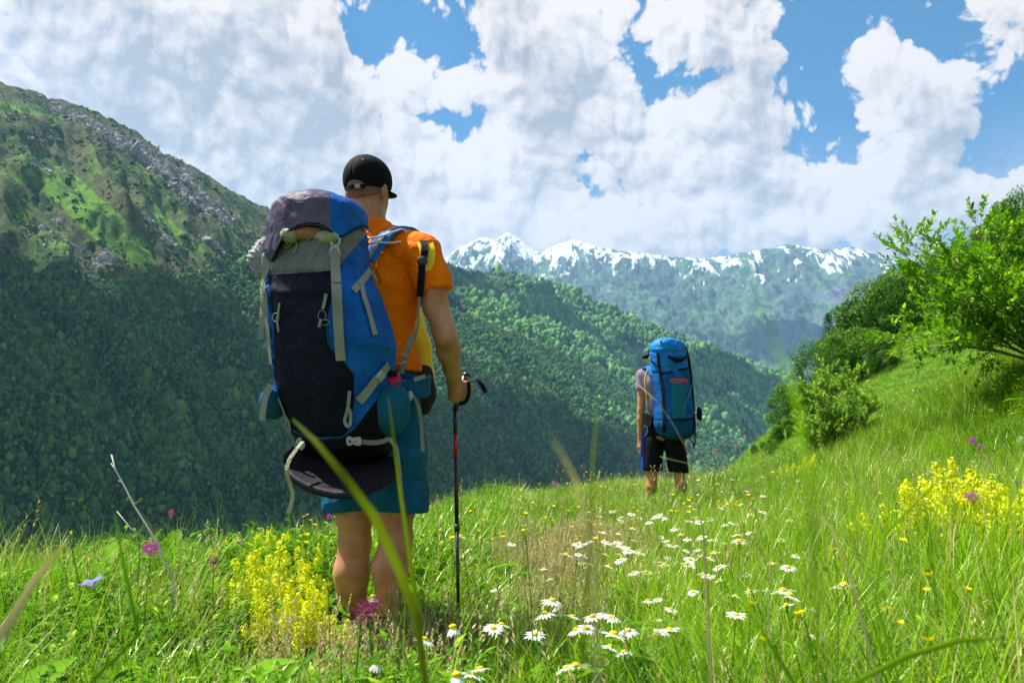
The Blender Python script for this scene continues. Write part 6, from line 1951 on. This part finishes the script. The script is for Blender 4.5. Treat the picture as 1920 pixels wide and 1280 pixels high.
# foam pad slung under the pack
pcn = V3(at(643, 873, YC - .03)); tilt_ = math.radians(14)
Np = N2 * math.cos(tilt_) - Uz * math.sin(tilt_); Up = Uz * math.cos(tilt_) + N2 * math.sin(tilt_)
S_ = SDF(pcn - V3((.26, .24, .12)), pcn + V3((.26, .24, .12)), .005, pad=0)
X, Y, Z = S_.full(); a = (X - pcn[0]) * R2[0] + (Y - pcn[1]) * R2[1]; b_ = (X - pcn[0]) * N2[0] + (Y - pcn[1]) * N2[1]; c = (Z - pcn[2])
rr2 = ((np.abs(a) / .205) ** 3.2 + (np.abs(b_) / .15) ** 2.6) ** (1 / 2.9)
surf = c + .028 - .55 * b_ * b_ * 0 - .9 * np.maximum(-b_ - .0, 0) * .15 + .32 * b_ - .9 * a * a + .26 * a
S_.d = np.maximum((rr2 - 1) * .15, np.abs(surf) - .013).astype(np.float32)
V, Fq = S_.mesh(); V = relax(V, Fq, 2, .5); obj('foam_pad', mesh_np('foam_pad', V - V3(proot), Fq, mPad), pk, label='dark foam sit pad slung under the pack')
strap_on('pad_strap', bvp, [(652, 822), (668, 824), (690, 828), (712, 827), (730, 822)], .016, mWeb, proot, pk, .006)
q = [at(730, 822, YC - .10), at(741, 836, YC - .10), at(746, 860, YC - .10), at(749, 890, YC - .10), at(751, 922, YC - .10)]
ribbon('pad_strap_end', [p - proot for p in q], .014, mWeb, [(.3, -1, 0)] * 5, pk)
buckle(bvp, 666, 825, .022, .045, mPlastic, proot, pk, math.pi / 2, .012)
q = [at(568, 828, YC - .1), at(556, 842, YC - .13), at(543, 862, YC - .15), at(538, 885, YC - .16), at(545, 910, YC - .15), at(549, 930, YC - .15), at(541, 963, YC - .15)]
ribbon('pad_strap', [p - proot for p in q], .014, mOlive, [(-.3, -1, 0)] * 7, pk)
buckle(bvp, 569, 830, .022, .034, mPlastic, proot, pk, .6, .012)

# harness: padded shoulder strap, drinking tube, hip belt
mStrapB = fabric('strap_blue', (.010, .17, .48), .6, 800)
def padded(name, pts, w, th, mat, root, parent, normals, lbl=None):
    o = ribbon(name, [Vector(p) - Vector(root) for p in pts], w, mat, normals, parent, th=th, label=lbl)
    md = o.modifiers.new('soft', 'BEVEL'); md.width = th * .4; md.segments = 3; md.limit_method = 'ANGLE'; md.angle_limit = math.radians(50)
    return o
sbv = bvh_of((Vb, Fb))
shp = [at(690, 492, HD - .17), at(704, 470, HD - .155), at(722, 447, HD - .14), at(742, 434, HD - .10), at(764, 434, HD - .02), at(782, 446, HD + .06)]
nr_ = [(-.1, -1, .4), (0, -.9, .6), (0, -.7, .8), (0, -.3, 1), (0, .2, 1), (.1, .7, .6)]
padded('shoulder_strap', shp, .055, .014, mStrapB, proot, pk, nr_)
ribbon('strap_trim', [Vector(p) + Vector(n).normalized() * .016 - proot for p, n in zip(shp, nr_)], .018, mWhiteN, nr_, pk)
shl = [at(640, 480, HD - .08), at(625, 450, HD - .02), at(612, 442, HD + .08), at(606, 470, HD + .18), at(600, 560, HD + .22)]
padded('shoulder_strap', shl, .055, .014, mStrapB, proot, pk, [(0, -.9, .6), (0, -.3, 1), (0, .3, 1), (0, 1, .2), (0, 1, 0)])
cord('drinking_tube', [at(690, 447, HD - .17), at(715, 443, HD - .165), at(740, 434, HD - .15), at(756, 430, HD - .12), at(763, 440, HD - .11), at(757, 451, HD - .12), at(735, 455, HD - .16), at(710, 455, HD - .17), at(690, 457, HD - .17)], .0042, mTube, proot, pk, 8)
ribbon('stabiliser_strap', [at(774, 628, HD - .16) - proot, at(765, 655, HD - .17) - proot, at(752, 700, HD - .18) - proot], .020, mWeb, [(-.2, -1, 0)] * 3, pk)
q = [at(745 + 14 * math.cos(a) + 5, 672 - 9 * math.sin(a), HD - .22) for a in np.linspace(.3, 5.6, 14)]
cord('wire_ring', q, .0017, mPlastic, proot, pk)
hb = [at(700, 742, HD - .15), at(745, 735, HD - .17), at(785, 728, HD - .12), at(800, 722, HD - .02), at(795, 720, HD + .10)]
padded('hip_belt', hb, .075, .016, mTeal, proot, pk, [(0, -1, .1), (.1, -1, .1), (.7, -.7, 0), (1, 0, 0), (.8, .6, 0)])
ribbon('belt_loop', [at(776, 712, HD - .16) - proot, at(788, 708, HD - .15) - proot, at(797, 705, HD - .12) - proot], .016, mWeb, [(0, -1, 0), (.3, -1, 0), (.6, -.8, 0)], pk)
ribbon('hip_strap_end', [at(770, 738, HD - .18) - proot, at(781, 752, HD - .19) - proot, at(788, 780, HD - .185) - proot, at(791, 812, HD - .18) - proot, at(793, 846, HD - .18) - proot], .013, mWeb, [(0, -1, 0)] * 5, pk)
g = Geo(); g.blob(at(769, 742, HD - .19), .016, 2, 0, (.7, .5, 1.2)); child_geo('hip_buckle', g, mPlastic, pk, proot)

# ---------------------------------------------------------------- yellow front bag on the near hiker
fb = V3(at(800, 700, HD + .13)); froot = Vector(fb) - Vector((0, 0, .1))
cb_ = thing('chest_bag', 'yellow and dark bag worn in front, its edge showing at the near hiker right side', 'bag', froot)
S_ = SDF(fb - V3((.16, .2, .26)), fb + V3((.12, .2, .32)), .006, pad=0)
S_.chain([(V3(at(772, 590, HD + .17)), .045), (V3(at(778, 650, HD + .16)), .062), (V3(at(782, 700, HD + .15)), .070)], .03)
V, Fq = S_.mesh(); V = relax(V, Fq, 2, .5); obj('yellow_panel', mesh_np('yellow_panel', V - V3(froot), Fq, mYellow), cb_)
S_ = SDF(fb - V3((.16, .2, .26)), fb + V3((.12, .2, .32)), .006, pad=0)
S_.chain([(V3(at(784, 700, HD + .14)), .062), (V3(at(790, 740, HD + .13)), .055), (V3(at(793, 765, HD + .12)), .030)], .03)
V, Fq = S_.mesh(); V = relax(V, Fq, 2, .5); obj('dark_pouch', mesh_np('dark_pouch', V - V3(froot), Fq, fabric('brown_pouch', (.035, .025, .022), .7)), cb_)
yp = [at(775, 436, HD - .03), at(790, 446, HD - .115), at(800, 466, HD - .165), at(801, 490, HD - .175), at(796, 512, HD - .165), at(789, 530, HD - .13)]
yn = [(0, .1, 1), (.1, -.6, .8), (.3, -1, .3), (.3, -1, 0), (.2, -1, -.2), (0, -1, -.4)]
padded('yellow_strap', yp, [.045, .06, .062, .055, .03, .015], .008, mYellow, froot, cb_, yn)
bp = [Vector(p) + Vector(n).normalized() * .012 for p, n in zip(yp[:4], yn[:4])]
bp = [bp[0] - Vector((.006, 0, 0)), bp[1] - Vector((.004, 0, 0)), at(797, 466, HD - .185), at(792, 492, HD - .19), at(790, 520, HD - .185), at(787, 556, HD - .17)]
ribbon('black_webbing', [p - froot for p in bp], .026, mBlackF, [(0, .1, 1), (.1, -.6, .8), (.1, -1, .3), (0, -1, 0), (0, -1, 0), (-.1, -1, 0)], cb_)
ribbon('thin_webbing', [at(787, 552, HD - .168) - froot, at(785, 580, HD - .16) - froot, at(783, 612, HD - .14) - froot, at(776, 640, HD - .12) - froot], .008, mWeb, [(0, -1, 0)] * 4, cb_)
g = Geo(); g.blob(at(792, 489, HD - .20), .019, 2, 0, (1.1, .35, 1.0)); child_geo('buckle', g, mBlackP, cb_, froot, False)

# ================================================================ the second hiker
H2 = 8.6; T2 = math.radians(-32)
F2 = V3((math.sin(T2), math.cos(T2), 0)); Q2 = V3((math.cos(T2), -math.sin(T2), 0)); A2 = np.stack([Q2, F2, Uz])
def B2(px, py, dd=0.0): return V3(at(px, py, H2 + dd))
r2 = at(1245, 948, H2); r2.z = gz(r2.x, r2.y)
man2 = thing('person', 'distant hiker in dark cap, mauve T-shirt and black shorts standing on the meadow crest', 'person', r2)
pel, nk2, hd2 = B2(1243, 806), B2(1231, 690, .03), B2(1231, 668, .06)
sL2, sR2 = B2(1205, 704, .02), B2(1262, 702, -.08)
eL2, wL2 = B2(1202, 768, .02), B2(1200, 825, .06)
eR2, wR2 = B2(1278, 768, .05), B2(1272, 815, .2)
hL, kL, aL = B2(1226, 835, .03), B2(1222, 893, .04), B2(1216, 944, .06)
hR, kR, aR = B2(1264, 835, -.04), B2(1274, 893, -.03), B2(1278, 942, -.02)
S_ = SDF(B2(1160, 960) - V3((0, .4, .05)), B2(1320, 640) + V3((0, .5, .1)), .010)
for hp, k_, an in ((hL, kL, aL), (hR, kR, aR)):
    S_.chain([(hp, .085), (k_ + Uz * .1, .066), (k_, .054)], .03); S_.chain([(k_, .054), (k_ * .65 + an * .35 - F2 * .015, .057), (k_ * .25 + an * .75, .038), (an, .034)], .03)
S_.ell(pel, (.155, .11, .13), .04, A2); S_.ell(pel * .5 + nk2 * .5, (.14, .10, .24), .05, A2); S_.ell(pel * .25 + nk2 * .75, (.165, .115, .16), .05, A2)
S_.cone(sL2, sR2, .055, .055, .05); S_.cone(nk2 - Uz * .06, hd2 - Uz * .03, .056, .052, .02)
S_.ell(hd2 + Uz * .02, (.074, .094, .10), .02, A2); S_.ell(hd2 - Uz * .04 + F2 * .03, (.057, .06, .07), .03, A2); S_.ell(hd2 - Uz * .03 + F2 * .104, (.011, .018, .022), .01, A2)
for sg in (1, -1): S_.ell(hd2 + Q2 * .078 * sg - Uz * .02, (.012, .02, .032), .006, A2)
for s_, e_, w_ in ((sL2, eL2, wL2), (sR2, eR2, wR2)):
    S_.chain([(s_, .052), (s_ * .5 + e_ * .5, .047), (e_, .038)], .02); S_.chain([(e_, .039), (e_ * .7 + w_ * .3, .041), (w_, .026)], .02)
    S_.box(w_ - Uz * .05, (.018, .036, .042), .014, .015, A2)
    for k in range(4): q = w_ - Uz * .085 + F2 * (-.024 + .016 * k); S_.chain([(q, .0105), (q - Uz * .035 + Q2 * .004, .0095), (q - Uz * .06 + Q2 * .012, .0085)], .004)
    S_.chain([(w_ - Uz * .03 + F2 * .03, .013), (w_ - Uz * .08 + F2 * .046, .010)], .006)
V, Fq = S_.mesh(); V = relax(V, Fq, 1, .4); obj('body', mesh_np('body', V - V3(r2), Fq, mSkin), man2)
mMauveS = fabric('mauve_shirt', (.30, .22, .27), .8, 700)
S_ = SDF(B2(1160, 840) - V3((0, .4, .05)), B2(1320, 660) + V3((0, .5, .1)), .010)
S_.ell(pel * .5 + nk2 * .5, (.158, .122, .25), .05, A2); S_.ell(pel * .25 + nk2 * .75, (.185, .132, .17), .05, A2); S_.cone(sL2, sR2, .068, .068, .05)
for s_, e_ in ((sL2, eL2), (sR2, eR2)): S_.chain([(s_, .068), (s_ + (e_ - s_) * .34, .072)], .03)
X, Y, Z = S_.full(); S_.d = np.maximum(S_.d, np.where((X < B2(1214, 740)[0]), B2(1200, 733)[2] - Z, B2(1200, 806)[2] - Z)); S_.d = np.maximum(S_.d, Z - nk2[2] - .0)
V, Fq = S_.mesh(); V = relax(V, Fq, 2, .5); obj('shirt', mesh_np('shirt', V - V3(r2), Fq, mMauveS), man2)
S_ = SDF(B2(1160, 900) - V3((0, .4, .05)), B2(1320, 780) + V3((0, .5, .1)), .010)
S_.ell(pel + Uz * .02, (.175, .14, .13), .04, A2)
for hp, k_ in ((hL, kL), (hR, kR)): S_.chain([(hp + Uz * .04, .108), (k_ + Uz * .02, .108)], .03)
X, Y, Z = S_.full(); S_.d = np.maximum(S_.d, B2(1240, 884)[2] - Z + .05 * (X - pel[0]) * -1)
V, Fq = S_.mesh(); V = relax(V, Fq, 2, .5); V = V + .004 * np.stack([fbm(V[:, 0] * 9, V[:, 2] * 7, 3, 3)] * 3, 1)
S2V, S2F = V, Fq
def f_stripe(V): x, y = px_of(V); return 1204.5 + (y - 800) * .03 - x + 0 * y
sh2 = obj('shorts', mesh_np('shorts', V - V3(r2), Fq, fabric('black_shorts', (.004, .004, .007), .7)), man2)
bv2 = bvh_of((S2V, S2F))
strap_on('side_stripe', bv2, [(1211, 800), (1206, 820), (1204, 845), (1205, 866), (1206, 882)], .028, fabric('stripe_blue', (.02, .06, .62), .6), r2, sh2, .003)
S_ = SDF(hd2 - V3((.16, .2, .1)), hd2 + V3((.16, .25, .16)), .007, pad=0)
S_.ell(hd2 + Uz * .025, (.083, .102, .104), .01, A2); X, Y, Z = S_.full(); lx = (X - hd2[0]) * F2[0] + (Y - hd2[1]) * F2[1]; S_.d = np.maximum(S_.d, hd2[2] + .005 + .05 * lx - Z)
V, Fq = S_.mesh(); cp2 = obj('cap', mesh_np('cap', V - V3(r2), Fq, mCap), man2)
S_ = SDF(hd2 - V3((.2, .1, .1)), hd2 + V3((.2, .3, .16)), .007, pad=0); S_.ell(hd2 + F2 * .135 + Uz * .012, (.07, .075, .007), .01, np.stack([Q2, F2 * .97 - Uz * .22, Uz * .97 + F2 * .22]))
V, Fq = S_.mesh(); obj('brim', mesh_np('brim', V - V3(r2), Fq, mCap), cp2)
for an in (aL, aR):
    g_ = gz(an[0], an[1]); S_ = SDF(an - V3((.1, .16, .16)), an + V3((.14, .26, .12)), .01, pad=0); q = V3((an[0], an[1], g_ + .05))
    S_.cone(q - F2 * .04, q + F2 * .16 - Uz * .01, .045, .04, .02); S_.cone(q, an + Uz * .02, .048, .045, .02)
    V, Fq = S_.mesh(); obj('boot', mesh_np('boot', V - V3(r2), Fq, mLeather), man2)

# ---- its blue backpack
mSky = fabric('bright_blue_nylon', (.006, .13, .40), .55, 500, col2=(.01, .18, .52), fold=.5)
SEC2 = [(634, 1226, 1280, .10, .0), (648, 1217, 1288, .13, .0), (675, 1217, 1290, .15, .0), (700, 1221, 1294, .16, 0), (740, 1224, 1298, .17, 0), (775, 1224, 1303, .17, 0), (800, 1225, 1308, .16, 0), (815, 1232, 1304, .14, 0), (824, 1240, 1296, .12, 0)]
Y2 = H2 - .26
sc2, R3, N3 = solve_sections(SEC2, Y2, T2)
S_ = pack_sdf(sc2, R3, N3, .011, 2.7, .07)
V, Fq = S_.mesh(); V = relax(V, Fq, 2, .5)
cen = np.stack([np.interp(V[:, 2], sc2[:, 0], sc2[:, 1]), np.interp(V[:, 2], sc2[:, 0], sc2[:, 2]), V[:, 2]], 1); dr = V - cen; dr /= np.linalg.norm(dr, axis=1, keepdims=True) + 1e-9
x_, y_ = px_of(V); a_ = V @ R3
V = V + dr * (.010 * fbm(a_ * 7, V[:, 2] * 11, 91, 4) - .016 * np.exp(-((y_ - 659) / 2.2) ** 2) - .014 * np.exp(-((y_ - 699) / 2.0) ** 2) - .010 * np.exp(-((y_ - 787) / 2.0) ** 2) + .01 * fbm(a_ * 16, V[:, 2] * 24, 95, 3) * (y_ < 690))[:, None]
q2 = Vector((float(sc2[0, 1]), float(sc2[0, 2]), float(sc2[0, 0]) - .01))
pk2 = thing('backpack', 'tall bright blue backpack with black straps on the distant hiker', 'backpack', q2)
def f_l(V): return (659 - px_of(V)[1]) * .006
def f_m(V): return (699 - px_of(V)[1]) * .006
def f_b(V): return (px_of(V)[1] - 787) * .006
V, s1 = split_mesh(V, Fq, f_l); V, s2 = split_mesh(V, Fq, f_m); V, s3 = split_mesh(V, Fq, f_b)
mSky2 = fabric('light_blue_nylon', (.012, .21, .60), .45, 500, fold=.5)
obj('lid', sub_mesh('lid', V - V3(q2), Fq[s1], mSky2), pk2, label='lighter blue top lid')
obj('collar', sub_mesh('collar', V - V3(q2), Fq[s2 & ~s1], mSky), pk2)
obj('main_body', sub_mesh('main_body', V - V3(q2), Fq[~s2 & ~s3], fabric('mid_blue_nylon', (.003, .07, .24), .6, 500, col2=(.006, .12, .36), fold=.4)), pk2)
obj('bottom_compartment', sub_mesh('bottom_compartment', V - V3(q2), Fq[s3], fabric('deep_blue_nylon', (.003, .06, .19), .55, 500, fold=.4)), pk2)
b3 = bvh_of((V, Fq))
S = lambda n_, pix, w, m=mBlackF, off=.006: strap_on(n_, b3, pix, w, m, q2, pk2, off)
S('strap', [(1234, 662), (1237, 690), (1242, 720), (1245, 760), (1246, 800), (1247, 820)], .034)
S('strap', [(1286, 650), (1292, 680), (1296, 710), (1299, 750), (1301, 790), (1300, 812)], .030)
S('cross_strap', [(1241, 702), (1255, 698), (1275, 693), (1293, 690)], .022)
S('cross_strap', [(1246, 788), (1265, 787), (1285, 786), (1302, 783)], .018)
S('side_strap', [(1219, 674), (1226, 680), (1236, 688)], .014)
S('pocket_cord', [(1256, 714), (1264, 711), (1272, 713), (1280, 711), (1287, 714)], .018, fabric('orange_cord', (.75, .10, .01), .6), .012)
S('pocket_cord', [(1258, 716), (1270, 716), (1286, 716)], .010, MATS['orange_cord'], .013)
# front pocket
pts = [(1257, 717), (1288, 716), (1286, 783), (1262, 784)]
S('front_pocket', [(1272, 718), (1272, 735), (1272, 752), (1273, 770), (1273, 783)], [.165, .175, .17, .155, .13], fabric('teal_pocket', (.01, .15, .22), .7, 260), .010)
S('grab_handle', [(1252, 668), (1262, 672), (1272, 676), (1280, 672), (1284, 668)], .030, mBlackF, .018)
g = Geo(); g.blob(at(1271, 674, Y2 - .17), .045, 2, 0, (1.3, .5, .6), None, .12); child_geo('mesh_stash', g, mBlackF, pk2, q2)
for px in (1239, 1270):
    r = cast(b3, px, 641, .006)
    if r: g = Geo(); g.blob(r[0], .013, 1, 0); child_geo('lid_eyelet', g, mBlackP, pk2, q2)
g = Geo(); g.blob(at(1311, 776, Y2 - .0), .05, 2, 0, (.6, .9, 1.5), None, .15); child_geo('side_pouch', g, mBlackF, pk2, q2)
cord('hanging_cord', [at(1290, 815, Y2 - .1), at(1296, 826, Y2 - .1), at(1302, 836, Y2 - .1), at(1305, 820, Y2 - .08), at(1304, 808, Y2 - .08)], .006, mBlackF, q2, pk2)
cord('hanging_cord', [at(1303, 812, Y2 - .1), at(1301, 828, Y2 - .1), at(1301, 840, Y2 - .1)], .005, mBlackF, q2, pk2)
cord('pale_cord', [at(1298, 700, Y2 - .15), at(1299, 715, Y2 - .16), at(1294, 735, Y2 - .17), at(1287, 750, Y2 - .18), at(1282, 765, Y2 - .18)], .003, mWeb, q2, pk2)
hbp = [at(1226, 790, Y2 + .02), at(1216, 786, Y2 + .10), at(1212, 784, Y2 + .25)]
padded('hip_belt', hbp, .13, .03, mBlackF, q2, pk2, [(-.5, -1, 0), (-1, -.4, 0), (-1, .3, 0)])
ssp = [at(1224, 705, Y2 + .06), at(1216, 690, Y2 + .14), at(1208, 694, Y2 + .26), at(1204, 712, Y2 + .30)]
padded('shoulder_strap', ssp, .06, .018, mStrapB, q2, pk2, [(-.3, -1, .5), (-.3, -.3, 1), (-.2, .6, 1), (-.3, 1, 0)])
rpb = [at(1214, 694, Y2 + .02), at(1210, 712, Y2 + .00), at(1211, 730, Y2 + .0), at(1213, 748, Y2 + .02), at(1216, 762, Y2 + .04)]
cord('tan_rope', rpb, .011, fabric('tan_rope', (.48, .33, .15), .8, 300), q2, pk2)

# ================================================================ big blades close to the lens
mOliveBlade = leaf_material('olive_blade', (.10, .15, .006), (.19, .24, .012), trans=.5, gloss=.05)
def near_blade(label, pix, D, w, mat_, flat=True): arc_stem('tall_grass' if flat else 'drooping_grass', label, 'grass', pix, D, w, mat_, flat=flat)
near_blade('broad arching blade crossing the near hiker from pack to calf, out of focus', [(800, 1290), (778, 1150), (745, 1060), (700, 965), (640, 885), (590, 825), (548, 785)], .62, .0072, mOliveBlade)
near_blade('slim upright blade in front of the side pocket and shorts, out of focus', [(800, 1300), (785, 1150), (768, 1040), (752, 930), (738, 820), (728, 745)], .95, .0055, mOliveBlade)
near_blade('straw coloured blurred blade rising at the lower left corner', [(-60, 1300), (10, 1175), (60, 1095), (130, 1008)], .62, .0075, mDry)
near_blade('pale green blurred blade standing before the far blue slope', [(1560, 1290), (1530, 1000), (1500, 780), (1468, 680), (1440, 610), (1408, 540)], .24, .0012, mBlurBlade)
near_blade('blurred upright blade before the left edge of the small shrub', [(1535, 1290), (1520, 1000), (1500, 820), (1488, 700)], .35, .0016, mBlurBlade)
near_blade('tan blurred blade tip over the meadow crest between the hikers', [(1120, 1290), (1110, 1050), (1080, 900), (1035, 818)], .35, .0016, mDry)
near_blade('thin green blurred blade left of the distant hiker', [(1090, 1290), (1105, 1000), (1112, 860), (1122, 740)], .5, .0018, mOliveBlade)
near_blade('thin drooping stem crossing the distant blue backpack', [(1330, 1290), (1318, 1000), (1292, 850), (1262, 795), (1235, 755), (1198, 722)], 1.3, .0010, mDry, False)
near_blade('side stem crossing the black shorts of the distant hiker', [(1335, 1290), (1320, 1000), (1290, 868), (1262, 862), (1238, 856)], 1.32, .0013, mDry, False)
near_blade('pale tall blade bending in the right foreground', [(1690, 1290), (1640, 1120), (1660, 1000), (1760, 900), (1830, 880)], 1.0, .004, mBlurBlade)
near_blade('blurred reddish tan seed stalk in the right foreground', [(1650, 1290), (1600, 1100), (1560, 990), (1515, 945)], .9, .0035, mDry)
near_blade('long curved blurred blade at the lower right corner', [(1560, 1300), (1700, 1230), (1800, 1200), (1890, 1195)], .8, .007, mBlurBlade)
near_blade('wide blurred blade leaning at the bottom left of the centre', [(150, 1300), (260, 1190), (230, 1050), (215, 960)], .8, .005, mGrassD)
near_blade('tall green blade at the bottom right leaning left', [(1500, 1300), (1440, 1200), (1400, 1130), (1352, 1060)], .9, .005, mBlurBlade)
near_blade('straight pale stalk beside the lower right grass', [(1460, 1290), (1440, 1180), (1442, 1100), (1446, 1020)], 1.5, .0013, mDry, False)
near_blade('leaning pale stalk in the right meadow', [(1570, 1290), (1572, 1150), (1566, 1040), (1560, 960)], 1.4, .0013, mStem, False)
